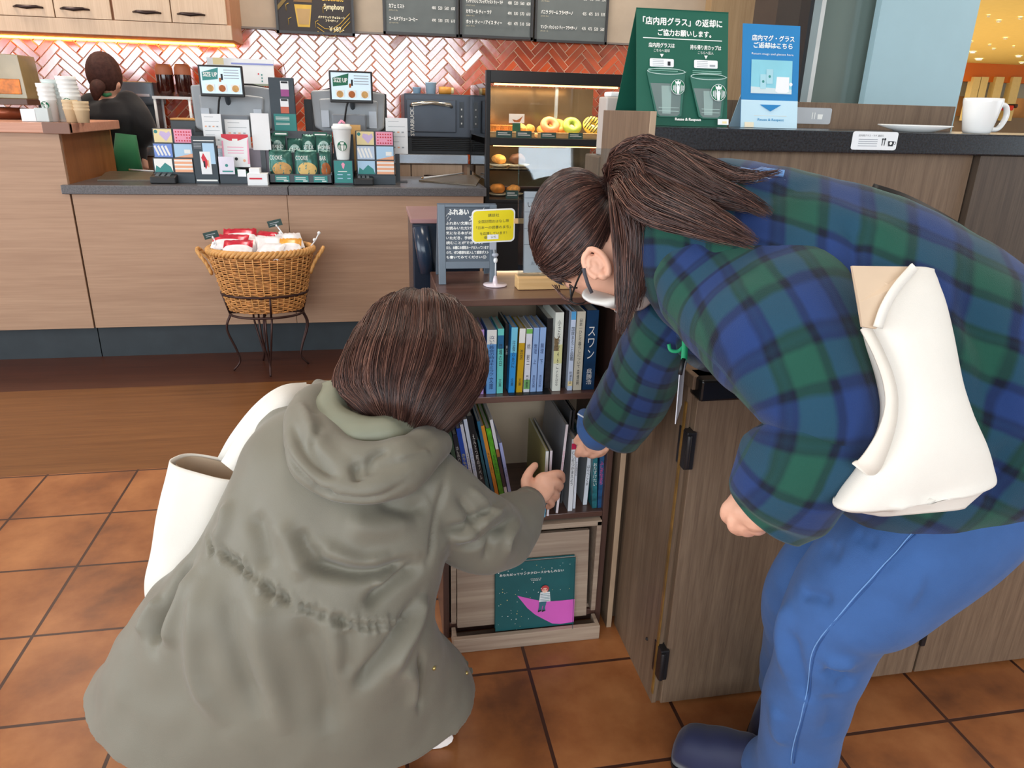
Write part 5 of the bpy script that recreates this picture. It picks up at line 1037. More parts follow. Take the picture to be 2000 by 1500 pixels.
b = MB(); pn = Panel(b, V(A[0], c[1]-.006, A[2]), V(B[0]-A[0], 0, .004), V(.0, 0, B[2]-A[2])); pn.lf = 1.5
b.prism(rrect(.1), pn.o-pn.n*.002, pn.ux, pn.uy, .002, PAPER); pn.poly([(.03+.94*u, .04+.92*v) for u, v in rrect(.1)], YL)
for i, (s_, w__) in enumerate((('講談社', .26), ('全国訪問おはなし隊', .72), ('「日本一の読書のまち」', .8), ('を応援しています！', .62))): pn.text(s_, .5, .82-.18*i, .095, INK, w__)
pn.rect(.36, .1, .62, .24, PAPER); pn.disc(.32, .16, .035, mat('seal', (150, 140, 40), .6)); pn.text('公式', .5, .17, .07, INK, .12); b.build('sign_plate', t)
# acrylic stand on a pine foot with a printed card
A = at(1010, 566, 1.60); B = at(1212, 290, 1.60); yA = 1.60
A = at(1011, 560, yA); B = at(1204, 560, yA); ztop = at(1020, 289, yA)[2]
t = thing('acrylic_stand', ((A[0]+B[0])/2, yA, zt_), 'clear acrylic notice stand with white ruled card on a pine foot', 'notice stand')
b = MB(); b.box(A[0]-.002, yA-.012, zt_, B[0]+.002, yA+.03, zt_+.028, wood('pine_foot', (214, 172, 116), (228, 190, 136), 'X', .6, .5)); b.build('foot', t, bevel=.002)
ACR = thin('acrylic_sheet', (245, 248, 250))
b = MB(); sh_ = lambda x, y, z: (x, y+.11*(z-zt_), z); b.box(A[0]+.002, yA+.002, zt_+.02, B[0]-.002, yA+.006, ztop, ACR, sh_); b.box(A[0]+.002, yA+.010, zt_+.02, B[0]-.002, yA+.013, ztop, ACR, sh_); b.build('acrylic_sheet', t)
b = MB(); q0 = at(1024, 535, yA); q1 = at(1190, 378, yA); pn = Panel(b, V(q0[0], yA+.0085+.11*(q0[2]-zt_), q0[2]), V(q1[0]-q0[0], 0, 0), V(0, .11*(q1[2]-q0[2]), q1[2]-q0[2])); pn.lf = .5; pn.slab(.001, PAPER)
for v in (.35, .55, .75, .92): pn.rect(0, v, 1, v+.006, GRY)
pn.rect(.0, 0, .008, 1, GRY); pn.text('い', .08, .84, .06, INK); pn.text('ち', .08, .64, .05, INK); pn.text('おすすめの本', .25, .12, .05, GRY); b.build('ruled_card', t)
b = MB(); q0 = at(1011, 440, yA); b.box(q0[0]-.002, yA+.03, at(1000, 438, yA)[2]-.003, q0[0]+.02, yA+.034, at(1000, 431, yA)[2], mat('pine_foot', (0, 0, 0))); b.build('pine_strip', t)
# black magazine-file box on the far side, against the bookcase
A = at(809, 520, 1.80); B = at(849, 433, 1.80)
t = thing('file_box', ((A[0]+B[0])/2, 1.87, 0), 'black box-shaped stand with reddish top edge left behind the chalkboard', 'stand')
b = MB(); b.box(A[0], 1.855, 0, B[0]+.12, 2.09, B[2]-.012, mat('glossy_navy_black', (28, 38, 52), .25)); b.build('body', t, bevel=.004)
b = MB(); b.box(A[0]-.004, 1.85, B[2]-.012, B[0]+.125, 2.095, B[2], mat('mauve_rim', (150, 112, 112), .35)); b.build('rim', t, bevel=.002)
b = MB(); b.tube([(A[0]+.02, 1.85, B[2]-.02), (A[0]+.028, 1.835, B[2]-.08), (A[0]+.034, 1.84, B[2]-.13)], .02, mat('blue_black_curve', (34, 48, 66), .2), 12, flat=1.); b.build('curved_front', t)

# ================================================================ CONDIMENT STATION
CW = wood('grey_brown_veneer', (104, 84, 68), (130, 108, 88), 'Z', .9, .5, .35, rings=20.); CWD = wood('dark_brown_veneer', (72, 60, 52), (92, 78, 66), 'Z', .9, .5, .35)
cx0, cy0, czt = .578, 1.223, .80; SX = 1.50
t = thing('waste_cabinet', (1.1, cy0, 0), 'grey-brown veneer waste cabinet with doors, right of the bookcase', 'cabinet')
b = MB(); b.box(cx0+.011, cy0+.004, .0, 2.3, SX+.0, czt-.02, CW); b.build('cabinet_body', t)
b = MB(); b.box(cx0, cy0+.0, .0, cx0+.010, SX+.0, czt-.02, CW); b.build('side_panel', t)
b = MB(); b.box(cx0-.003, cy0-.004, .03, cx0+.0, cy0+.004, czt-.06, mat('worn_brass_edge', (140, 104, 52), .4, .3, var=.3, vs=30)); b.build('edge_strip', t, label='worn golden edge strip')
xsm = 1.235
for a, c_ in ((cx0+.014, xsm-.003), (xsm+.003, 1.9)):
    b = MB(); b.box(a, cy0-.016, .012, c_, cy0+.002, czt-.05, CW); d = b.build('door', t, bevel=.0015)
b = MB(); b.box(cx0-.002, cy0-.02, czt-.028, 2.3, SX+.0, czt, CW); b.build('top_board', t, bevel=.002)
P1 = at(1425, 765, cy0); b = MB(); b.box(cx0+.004, cy0-.045, .757, P1[0]+.02, cy0+.02, .80, mat('black_flap', (24, 22, 22), .25, var=.1)); b.build('waste_flap', t, bevel=.005)
HG = mat('hinge_black', (34, 32, 34), .35)
for z_, x in ((.645, cx0-.002), (.125, cx0-.002)):
    b = MB(); b.box(x, cy0-.024, z_-.04, x+.02, cy0+.018, z_+.04, HG); b.cyl((x+.004, cy0-.026, z_-.036), (x+.004, cy0-.026, z_+.036), .005, .005, HG, 12); b.build('hinge', t, bevel=.002)
for z_ in (.13, .7): b = MB(); b.box(xsm-.006, cy0-.024, z_-.035, xsm+.006, cy0-.012, z_+.035, HG); b.build('hinge', t, bevel=.002)
b = MB(); b.ball((cx0-.001, cy0+.06, .13), .004, HG, 8); b.build('screw_hole', t)
# upper bar with black stone ledge
t = thing('condiment_bar', (1.2, SX, 0), 'raised bar with black speckled stone ledge above the waste cabinet', 'bar counter')
BST = mat('black_speckled_stone', (34, 38, 44), .22, var=.5, vs=220, spec=.7)
b = MB(); b.box(.566, SX, 1.188, 3.2, SX+.31, 1.2325, BST); b.build('stone_ledge', t, bevel=.003)
xm = at(1904, 300, SX+.03)[0]
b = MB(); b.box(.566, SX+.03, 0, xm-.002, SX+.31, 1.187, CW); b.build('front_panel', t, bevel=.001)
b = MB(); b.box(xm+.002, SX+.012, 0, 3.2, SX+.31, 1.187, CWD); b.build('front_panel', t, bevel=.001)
b = MB(); b.box(.553, SX-.01, 0.0, .565, SX+.31, 1.262, CW); b.box(.553, SX-.012, 0.0, .566, SX-.009, 1.262, mat('pale_edge', (176, 150, 124), .5)); b.build('side_panel', t, bevel=.001)
zb1_ = at(1500, 197, SX+.31)[2]; x_l = .60; x_r = at(1868, 205, SX+.31)[0]
b = MB(); b.box(x_l, SX+.31, .9, x_r, SX+.335, zb1_, CW); b.build('back_board', t, bevel=.001)
b = MB(); o_, ux, uy = facing(1660, 254, 1748, 292, SX); pn = Panel(b, o_+V(0, -.002, 0), ux, uy*.95); pn.lf = 1; b.prism(rrect(.06, 4, 2.), pn.o-pn.n*.001, pn.ux, pn.uy, .001, PAPER)
pn.text('店内用グラス・マグ 返却口', .40, .78, .12, INK, .55); lines(pn, .14, .56, (.55, .44, .33, .2), .035, GRY); pn.rect(.66, .25, .675, .6, INK); pn.disc(.668, .6, .018, INK); pn.rect(.71, .25, .725, .6, INK); pn.disc(.718, .6, .022, INK)
pn.poly([(.79, .5), (.92, .5), (.91, .22), (.81, .22)], INK); pn.disc(.855, .38, .03, WH, 10); pn.disc(.94, .4, .03, INK, 12); pn.disc(.94, .4, .02, PAPER, 12); b.build('return_label', t, label='white return sticker with cup and cutlery icons')
b = MB(); o_, ux, uy = facing(1545, 209, 1620, 241, SX+.31); pn = Panel(b, o_+V(0, -.002, 0), ux, uy); pn.lf = 1; b.prism(rrect(.06, 4, 2.), pn.o-pn.n*.001, pn.ux, pn.uy, .001, mat('pale_grey_label', (186, 190, 194), .5)); pn.rect(.5, .3, .52, .7, WH); pn.rect(.56, .3, .58, .7, WH); pn.poly([(.64, .6), (.78, .6), (.77, .3), (.65, .3)], WH); b.build('return_label', t, label='pale grey sticker with cutlery icons')
# paper cup-like caddy behind the side panel
A = at(1186, 215, 1.95); B = at(1218, 180, 1.95); b = MB(); c = V((A[0]+B[0])/2+.0, 1.95, 1.2); b.box(c[0]-.03, 1.93, 1.15, c[0]+.03, 2.0, B[2]-.012, mat('grey_white_caddy', (190, 182, 176), .5)); b.box(c[0]-.02, 1.935, B[2]-.012, c[0]+.03, 1.99, B[2], PAPER); 
b.box(c[0]-.05, 1.90, 0, c[0]+.04, 2.03, 1.15, CW); b.build('napkin_caddy', bevel=.004, label='pale grey napkin caddy standing behind the wooden side panel', cat='caddy')
# green tent sign with two cups
zl_ = 1.2332; yS = SX+.12
def tent(x0t, y0, x1t, x0b, x1b, m, yS=yS): pass
A = at(1222, 243, yS); B = at(1420, 246, yS); T = at(1236, 12, yS+.05)
wS = B[0]-max(A[0], .0); 
t = thing('tent_sign', ((A[0]+B[0])/2, yS, zl_), 'green tent sign asking to return in-store glasses, on the stone ledge', 'sign')
a0 = at(1243, 244, yS)[0]; a1 = B[0]; t0 = at(1236, 14, yS+.06); t1 = at(1410, 22, yS+.06); hS = t0[2]-zl_
b = MB(); ll = .06
pn = Panel(b, V(a0, yS, zl_), V(a1-a0, 0, 0), V(0, ll, hS)); pn.lf = 1.5; pn.slab(.0015, GRN)
pn.text('「店内用グラス」の返却に', .5, .895, .065, WH, .86, bold=.03); pn.text('ご協力お願いします。', .52, .80, .055, WH, .58, bold=.03); pn.rect(.07, .745, .93, .752, WH)
pn.text('店内用グラスは', .27, .69, .04, WH, .28, bold=.02); pn.text('こちらへ返却', .27, .645, .028, WH, .17); pn.text('持ち帰り用カップは', .75, .685, .04, WH, .34, bold=.02); pn.text('こちらへ投入', .75, .64, .028, WH, .17)
for u in (.27, .75): pn.poly([(u-.02, .615), (u+.02, .615), (u, .585)], WH); q = [(u-.13+.26*a, .505+.07*c2) for a, c2 in rrect(.06, 3, 2)]; pn.poly(q, PAPER); lines(pn, u-.1, u+.02, (.56, .545, .53, .515), .004, GRY)
pn.rect(.33, .515, .36, .55, INK); pn.rect(.79, .52, .85, .535, GRY)
lines(pn, .12, .44, (.48, .465, .45), .006, mat('mint', (130, 180, 165), .6)); lines(pn, .6, .92, (.475, .46, .445), .006, mat('mint', (0, 0, 0)))
PRC = mat('printed_cup', (112, 128, 126), .4, var=.15, vs=6); PRL = mat('printed_cup_light', (150, 172, 168), .4, var=.1, vs=6); RIMP = mat('printed_rim', (176, 200, 194), .4)
for (u0, u1, v0, v1, ub0, ub1) in ((.10, .52, .07, .46, .2, .48), (.56, .96, .06, .42, .66, .92)):
    tp = v1; pn.poly([(u0, tp), (ub0, v0+.015), (ub0+.04, v0), (ub1-.04, v0), (ub1, v0+.015), (u1, tp)], mat('printed_cup_wash', (52, 106, 92), .5))
    pn.poly([(u0+.04, tp-.1), (ub0+.02, v0+.03), (ub0+.05, v0+.01), (ub1-.05, v0+.01), (ub1-.02, v0+.03), (u1-.04, tp-.1)], PRC)
    um = (ub0+ub1)/2; pn.poly([(um-.08, tp-.12), (um-.07, v0+.03), (um+.02, v0+.03), (um+.03, tp-.12)], PRL)
    for k_ in range(2): pn.rect(ub0+.03, v0+.05+.03*k_, ub1-.03, v0+.054+.03*k_, RIMP)
    for i in range(24):
        a, c2 = 2*math.pi*i/24, 2*math.pi*(i+1)/24; cxr = (u0+u1)/2; rx, ry = (u1-u0)/2, .03
        pn.poly([(cxr+rx*math.cos(a), tp+ry*math.sin(a)), (cxr+rx*math.cos(c2), tp+ry*math.sin(c2)), (cxr+rx*.95*math.cos(c2), tp+ry*.75*math.sin(c2)), (cxr+rx*.95*math.cos(a), tp+ry*.75*math.sin(a))], RIMP)
siren(pn, .42, .32, .075, GRN2, PAPER); siren(pn, .86, .28, .085, GRN2, PAPER)
pn.text('Reuse & Respect', .52, .035, .028, WH, .28, bold=.03); pn.rect(.85, .0, .97, .05, PAPER); pn.rect(.9, .01, .95, .03, YEL)
b.build('front_face', t)
b = MB(); p0 = V(a0, yS+ll, zl_+hS); b.prism([(0, 0), (a1-a0, 0), (a1-a0, 1), (0, 1)], V(a0, yS+ll*2+.05, zl_), (1, 0, 0), (0, -ll-.05, hS), .0015, GRN)
b.build('rear_face', t)
# blue return sign
a0 = at(1446, 249, yS+.02)[0]; a1 = at(1556, 251, yS+.02)[0]; t0 = at(1444, 44, yS+.06); hS = t0[2]-zl_
BLU = mat('sign_blue', (44, 130, 190), .4, var=.03); PBL = mat('sign_pale', (196, 226, 240), .4, var=.02)
t = thing('counter_sign', ((a0+a1)/2, yS+.02, zl_), 'blue and pale card sign pointing to mug returns, beside the green sign', 'sign')
b = MB(); pn = Panel(b, V(a0, yS+.02, zl_), V(a1-a0, 0, 0), V(0, .05, hS)); pn.lf = 1.5; pn.slab(.002, BLU); pn.rect(0, 0, 1, .27, PBL)
pn.text('店内マグ・グラス', .53, .87, .055, WH, .74, bold=.03); pn.text('ご返却はこちら', .53, .80, .055, WH, .68, bold=.03); pn.text('Return mugs and glasses here.', .53, .715, .025, WH, .74)
pn.poly([(.16, .335), (.88, .335), (.88, .66), (.16, .66)], mat('sign_photo', (140, 206, 222), .4, var=.08, vs=10)); pn.poly([(.16, .335), (.88, .335), (.88, .38), (.16, .40)], mat('photo_table', (206, 222, 226), .5)); pn.poly([(.59, .36), (.61, .50), (.83, .50), (.83, .36), (.78, .345), (.64, .345)], PAPER); pn.disc(.86, .43, .03, PAPER, 12)
for (u, v, r_) in ((.37, .45, .05), (.48, .5, .055)): pn.poly([(u-r_, v-.07), (u-r_*1.1, v+.07), (u+r_*1.1, v+.07), (u+r_, v-.07)], mat('glass_print', (170, 214, 226), .4)); pn.disc(u, v, .022, TEAL, 8)
pn.poly([(.32, .225), (.70, .225), (.51, .16)], BLU); pn.rect(.22, .115, .8, .118, mat('beige_rule', (226, 214, 196), .6)); pn.text('Reuse & Respect', .52, .075, .03, mat('blue_ink', (60, 150, 200), .5), .46, bold=.02); pn.rect(.06, .0, .22, .05, mat('cream_tag', (236, 226, 200), .6))
b.build('card', t); b = MB(); b.prism([(0, 0), ((a1-a0)*.6, 0), ((a1-a0)*.5, 1), (.02, 1)], V(a0+.02, yS+.12, zl_), (1, 0, 0), (0, -.06, hS*.8), .0015, PBL); b.build('rear_strut', t)
# white mug and saucer
POR = mat('white_porcelain', (240, 240, 238), .12, var=.01, spec=.6)
Ym = SX+.06; c0 = V((at(1882, 250, Ym)[0]+at(1935, 250, Ym)[0])/2, Ym, 1.2332); rt = (at(1952, 192, Ym)[0]-at(1872, 192, Ym)[0])/2*.77; rb = (at(1940, 246, Ym)[0]-at(1882, 246, Ym)[0])/2*.77; hm = at(1910, 192, Ym)[2]-c0[2]
t = thing('mug', c0, 'white porcelain mug standing at the right end of the stone ledge', 'mug')
b = MB(); b.lathe([(0, 0), (rb*.9, 0), (rb, .006), (rb+(rt-rb)*.55, hm*.5), (rt, hm*.9), (rt, hm), (rt-.003, hm+.001), (rt-.004, hm*.9), (rb-.002, .01), (0, .008)], c0, POR, 40); b.build('mug_body', t)
b = MB(); b.tube(cat([c0+V(rt*.93, 0, hm*.85), c0+V(rt*1.5, 0, hm*.8), c0+V(rt*1.68, 0, hm*.5), c0+V(rt*1.35, 0, hm*.16), c0+V(rb*.98, 0, hm*.12)], 24), .0055, POR, 10, flat=1.3); b.build('handle', t)
cs = V((at(1720, 240, Ym)[0]+at(1878, 240, Ym)[0])/2, Ym+.02, 1.2332); rs_ = (at(1878, 240, Ym)[0]-at(1720, 240, Ym)[0])/2*.76
cs[0] = min(cs[0], c0[0]-rt-rs_-.0) if False else cs[0]
b = MB(); b.lathe([(0, 0), (rs_*.55, 0), (rs_*.6, .003), (rs_, .013), (rs_*.99, .015), (rs_*.55, .006), (0, .006)], cs, POR, 48); b.build('saucer', label='flat white saucer lying left of the mug on the ledge', cat='saucer')
# ================================================================ PEOPLE
SKIN = mat('skin', (226, 172, 146), .5, var=.06, vs=25, spec=.4); NAIL = mat('nail', (232, 190, 176), .3)
HAIR = [mat('hair_%d' % i, c, .34, var=.12, vs=60, spec=.55) for i, c in enumerate(((48, 30, 27), (72, 46, 40), (98, 66, 56), (130, 92, 78)))]
OLV = mat('olive_cotton', (117, 113, 100), .55, var=.05, vs=6, bump=.12, bs=900, sheen=.15, spec=.4, wrinkle=.42); OLI = mat('olive_lining', (132, 134, 116), .6)
CANV = mat('white_canvas', (226, 221, 212), .8, var=.04, vs=8, bump=.15, bs=1200, sheen=.1, wrinkle=.1); CANI = mat('canvas_inside', (206, 182, 156), .8)
DEN = mat('denim', (52, 90, 146), .8, var=.12, vs=14, bump=.25, bs=900, sheen=.1, wrinkle=.28); DENL = mat('denim_stitch', (112, 152, 204), .8); NAVY = mat('navy_quilt', (26, 32, 66), .6, var=.1, sheen=.2); GOLDM = mat('gold_snap', (190, 170, 110), .3, .8)
def plaid():
    m = bpy.data.materials.new('green_blue_plaid_wool'); m.use_nodes = True; nt = m.node_tree; N = nt.nodes; L = nt.links; b = N['Principled BSDF']
    uv = N.new('ShaderNodeUVMap'); uv.uv_map = 'UVMap'; nz = N.new('ShaderNodeTexNoise'); nz.inputs['Scale'].default_value = 30; L.new(uv.outputs[0], nz.inputs[0])
    ml = N.new('ShaderNodeVectorMath'); ml.operation = 'MULTIPLY_ADD'; ml.inputs[1].default_value = (.006, .006, 0); L.new(nz.outputs['Color'], ml.inputs[0]); L.new(uv.outputs[0], ml.inputs[2])
    sp = N.new('ShaderNodeSeparateXYZ'); L.new(ml.outputs[0], sp.inputs[0]); cols = []
    for ax in ('X', 'Y'):
        d = N.new('ShaderNodeMath'); d.operation = 'MULTIPLY'; d.inputs[1].default_value = 1/.094; L.new(sp.outputs[ax], d.inputs[0])
        f = N.new('ShaderNodeMath'); f.operation = 'FRACT'; L.new(d.outputs[0], f.inputs[0])
        r_ = N.new('ShaderNodeValToRGB'); e = r_.color_ramp.elements; e[0].position = 0; e[1].position = 1
        bl, gr, dk, mid = ((34, 57, 108), (32, 79, 66), (17, 24, 42), (22, 41, 60))
        stops = [(0, dk), (.05, bl), (.34, bl), (.40, dk), (.46, mid), (.52, dk), (.57, gr), (.88, gr), (.94, dk), (1, dk)]
        e[0].color = (*lin(dk), 1); e[1].color = (*lin(dk), 1)
        for p, c in stops[1:-1]: q = e.new(p); q.color = (*lin(c), 1)
        L.new(f.outputs[0], r_.inputs[0]); cols.append(r_)
    mx = N.new('ShaderNodeMix'); mx.data_type = 'RGBA'; mx.inputs[0].default_value = .5; L.new(cols[0].outputs[0], mx.inputs[6]); L.new(cols[1].outputs[0], mx.inputs[7])
    L.new(mx.outputs[2], b.inputs['Base Color']); b.inputs['Roughness'].default_value = .9; b.inputs['Sheen Weight'].default_value = .12; b.inputs['Specular IOR Level'].default_value = .2
    n2 = N.new('ShaderNodeTexNoise'); n2.inputs['Scale'].default_value = 900; L.new(uv.outputs[0], n2.inputs[0]); bp = N.new('ShaderNodeBump'); bp.inputs['Strength'].default_value = .4; bp.inputs['Distance'].default_value = .002; L.new(n2.outputs['Fac'], bp.inputs['Height']); L.new(bp.outputs[0], b.inputs['Normal'])
    return m
PLD = plaid()
def R(l, r_, t, b, tr=None, pw=None): return (ad(l[0], l[1], t), ad(r_[0], r_[1], t if tr is None else tr), b)
def loftB(rings, Bd, rows, cols, cap=True, pw=2.):
    """loft whose depth direction is given ring by ring"""
    v, f, uv = loft(rings, rows, cols, cap, pw); BB = cat(np.array([nrm(q) for q in Bd]), rows); L_ = cat(np.array([r_[0] for r_ in rings]), rows); R_ = cat(np.array([r_[1] for r_ in rings]), rows); H_ = cat(np.array([[r_[2]] for r_ in rings]), rows)[:, 0]
    out = []
    for i in range(rows):
        for j in range(cols):
            a = 2*math.pi*j/cols; ca, sa = math.cos(a), math.sin(a); ca = math.copysign(abs(ca)**(2/pw), ca); sa = math.copysign(abs(sa)**(2/pw), sa)
            out.append((L_[i]+R_[i])/2+(R_[i]-L_[i])/2*ca+BB[i]*H_[i]*sa)
    return np.array(out), f, uv
def Q(*a): return [ad(*q) for q in a]
def fin(v, f, m, name, parent, sub=0, uv=None, smooth=True, **k):
    b_ = MB(); b_.add(v, f, m, smooth); return b_.build(name, parent, sub=sub, uv=uv, **k)
def wob(v, f, amp, sc, seed=0.):
    n = normals(v, f); d = np.array([mnoise.noise(Vector((q*sc+seed).tolist())) for q in v]); return v+n*(d*amp)[:, None]
def on_surface(v, f, pts, lift=.001):
    n = normals(v, f); d = v-CAM; z = d@fw; px = 1000+F*(d@cr)/z; py = 750-F*(d@cu)/z; front = (n*d).sum(1) < 0; out = []
    for x, y in pts: q = (px-x)**2+(py-y)**2+np.where(front, 0, 1e9); near = q < q.min()+80; k_ = int(np.where(near, z, 1e9).argmin()); out.append(v[k_]+n[k_]*lift)
    return np.array(out)
def strands(paths, r_, parent, name, mats_=HAIR, w=(.25, .4, .25, .1)):
    b_ = MB(); mi = rng.choice(len(mats_), len(paths), p=np.array(w)/sum(w)); o_ = [MB() for _ in mats_]
    for p, k_ in zip(paths, mi):
        n = len(p); rr = [r_*(1-.75*(i/(n-1))**3) for i in range(n)]; b_.tube(p, rr, mats_[k_], 3, caps=False)
    return b_.build(name, parent)
def bundle(guide, r_a, n, k=14, jit=1., flat=.6):
    """hair following a guide line inside a widening or narrowing lock"""
    G = cat(guide, k); rad = np.interp(np.linspace(0, 1, k), np.linspace(0, 1, len(r_a)), r_a); out = []
    T = np.gradient(G, axis=0); 
    for _ in range(n):
        a = rng.uniform(0, 2*math.pi); q = math.sqrt(rng.uniform(0, 1)); end = rng.uniform(.5, 1.0)**.6; tw = rng.normal(0, .5); P = []; ph = rng.uniform(0, 6); 
        for i in range(k):
            t_ = nrm(T[i]); s1 = nrm(np.cross(t_, fw)); s2_ = np.cross(t_, s1); aa = a+tw*i/k
            P.append(G[i]+(s1*math.cos(aa)+s2_*math.sin(aa)*flat)*rad[i]*q+s1*.0025*jit*(math.sin(ph+i*.7)*i/k+2.2*math.sin(ph*3)*(i/k)**3))
        P = np.array(P); u = np.linspace(0, (k-1)*rng.uniform(.62, 1.), 10); out.append(np.stack([np.interp(u, np.arange(k), P[:, c_]) for c_ in range(3)], 1))
    return out
def finger(mb, pts, r0_, r1_, m=SKIN):
    n = len(pts); rr = np.linspace(r0_, r1_, n); mb.tube(cat(np.array(pts), 9), list(np.interp(np.linspace(0, 1, 9), np.linspace(0, 1, n), rr)), m, 12)
    mb.ball(pts[0], r0_, m, 10); mb.ball(pts[-1], r1_*.98, m, 10)

# ---------------------------------------------------------------- the crouching woman
w1 = thing('person', ad(600, 1300, 1.4)*V(1, 1, 0), 'crouching person seen from behind in an olive hooded coat, brown bob, reaching for books', 'person')
b = MB()
hipL, hipR = ad(480, 1260, 1.36), ad(700, 1300, 1.36)
b.ball(ad(590, 1250, 1.36), (.15, .12, .11), SKIN, 18)
b.tube([ad(600, 1230, 1.36), ad(640, 1080, 1.33), ad(680, 960, 1.32), ad(715, 880, 1.33)], [.12, .11, .12, .10], SKIN, 18)
b.tube([ad(715, 880, 1.33), ad(745, 820, 1.34), ad(775, 760, 1.35)], [.07, .05, .05], SKIN, 14)
b.ball(ad(800, 710, 1.37), (.075, .09, .1), SKIN, 20); b.ball(ad(835, 730, 1.45), (.05, .03, .05), SKIN, 12)
for h, kx, fx in ((hipL, (-.30, 1.36, .42), (-.30, 1.24, .05)), (hipR, (.02, 1.40, .40), (.03, 1.30, .05))):
    kn = V(*kx); an = V(*fx); capsule(b, [h, (h+kn)/2, kn], [.085, .08, .06], SKIN); capsule(b, [kn, (kn+an)/2+V(0, -.01, 0), an], [.058, .055, .036], SKIN); capsule(b, [an+V(0, -.03, -.015), an+V(0, .07, -.02), an+V(0, .15, -.025)], [.035, .035, .025], SKIN)
sh = ad(842, 962, 1.31); el = ad(948, 1055, 1.39); wr = ad(1033, 982, 1.56)
capsule(b, [sh, (sh+el)/2, el], [.04, .042, .04], SKIN); capsule(b, [el, (el+wr)/2, wr], [.04, .036, .024], SKIN)
sl = ad(560, 890, 1.34); el2 = ad(560, 980, 1.55); wr2 = ad(640, 930, 1.68); capsule(b, [sl, (sl+el2)/2, el2], [.05, .046, .04], SKIN); capsule(b, [el2, wr2], [.04, .026], SKIN); b.ball(wr2+V(.04, .03, 0), (.045, .03, .02), SKIN, 12)
v, f = remesh(b, .006, 8)
HB = MB()
pl = [ad(1036, 979, 1.565), ad(1050, 962, 1.585), ad(1063, 947, 1.60)]
HB.tube(pl, [.024, .032, .030], SKIN, 16, flat=.62, up=nrm(cu+.4*cr)); HB.ball(pl[0], (.024, .02, .024), SKIN, 14); HB.ball(pl[2], (.026, .024, .03), SKIN, 14); HB.ball(ad(1052, 972, 1.585), (.022, .02, .02), SKIN, 12)
finger(HB, Q((1058, 937, 1.59), (1078, 927, 1.60), (1095, 926, 1.625), (1098, 938, 1.66)), .0105, .0082)
finger(HB, Q((1066, 947, 1.585), (1084, 942, 1.595), (1094, 948, 1.62), (1088, 958, 1.65)), .0108, .0084)
finger(HB, Q((1067, 960, 1.585), (1080, 960, 1.595), (1087, 968, 1.62), (1080, 976, 1.65)), .0102, .008)
finger(HB, Q((1062, 972, 1.585), (1073, 976, 1.60), (1078, 984, 1.62), (1070, 990, 1.645)), .0092, .0072)
finger(HB, Q((1034, 962, 1.575), (1026, 942, 1.59), (1034, 922, 1.61), (1045, 909, 1.63)), .0125, .0085)
HB.tube([wr, pl[0]], [.024, .026], SKIN, 14)
hv, hf = remesh(HB, .0028, 5)
bb = MB(); bb.add(v, f, SKIN, True); bb.add(hv, hf, SKIN, True); bb.build('body', w1)
b = MB(); b.ball(ad(1090, 957, 1.648), (.005, .003, .005), NAIL, 8); b.build('fingernail', w1)
# trousers and pale shoes under the coat hem
b = MB()
for h, kx, fx in ((hipL, (-.30, 1.36, .42), (-.30, 1.24, .07)), (hipR, (.02, 1.40, .40), (.03, 1.30, .07))): b.tube([h, (h+V(*kx))/2, V(*kx)], [.095, .09, .075], SKIN, 16); b.ball(V(*kx), .073, SKIN, 14); b.tube([V(*kx), V(*fx)], [.072, .055], SKIN, 16)
b.ball(ad(590, 1250, 1.36), (.16, .13, .12), SKIN, 18); v, f = remesh(b, .008, 6); fin(v, f, mat('dark_trousers', (48, 48, 54), .8), 'trousers', w1)
SHW = mat('white_sneaker', (226, 214, 208), .6)
for c in (V(-.30, 1.28, 0), V(.085, 1.27, 0)):
    L0 = [(-.035, -.10, .05, .04), (-.042, -.05, .075, .045), (-.045, .02, .06, .04), (-.045, .09, .045, .03), (-.03, .14, .03, .02)]; b = MB(); vs = []; n = 14
    for (w_, y_, h_, _) in L0:
        for j in range(n): a = 2*math.pi*j/n; vs.append(c+V(w_*math.cos(a), y_, h_/2+h_/2*math.sin(a)*(1 if math.sin(a) > 0 else .96)))
    b.add(vs, [(i*n+j, i*n+(j+1) % n, (i+1)*n+(j+1) % n, (i+1)*n+j) for i in range(4) for j in range(n)]+[tuple(range(n)), tuple(4*n+j for j in range(n))[::-1]], SHW, True); b.build('shoe', w1, sub=1)
# coat
rings = [R((672, 792), (792, 838), 1.33, .05), R((600, 796), (818, 888), 1.32, .07), R((528, 822), (852, 945), 1.31, .10), R((470, 885), (876, 1010), 1.30, .125), R((428, 975), (872, 1080), 1.29, .14),
         R((380, 1062), (852, 1170), 1.29, .15), R((318, 1130), (862, 1230), 1.31, .18), R((246, 1225), (893, 1285), 1.36, .215, 1.40), R((196, 1298), (918, 1322), 1.42, .25, 1.46), R((170, 1335), (932, 1334), 1.45, .27, 1.49)]
Bd = [(0, .8, -.6), (0, .8, -.6), (0, .82, -.57), (0, .84, -.54), (0, .86, -.5), (.02, .88, -.46), (.03, .92, -.38), (.04, .96, -.25), (.05, .99, -.1), (.05, 1, 0)]
tv, tf, _ = loftB(rings, Bd, 70, 90, pw=1.95)
b = MB(); b.add(tv, tf, OLV)
ap = Q((838, 948, 1.30), (886, 1000, 1.33), (935, 1035, 1.38), (965, 1042, 1.43), (995, 1022, 1.48), (1018, 1000, 1.53), (1034, 982, 1.565)); b.tube(cat(ap, 24), list(np.interp(np.linspace(0, 1, 24), np.linspace(0, 1, 7), [.068, .076, .078, .074, .066, .050, .037])), OLV, 26); b.ball(ap[0], .068, OLV, 18)
ap2 = Q((575, 870, 1.34), (545, 940, 1.44), (590, 960, 1.58), (640, 935, 1.66)); b.tube(cat(ap2, 14), list(np.linspace(.075, .05, 14)), OLV, 20); b.ball(ap2[0], .075, OLV, 14)
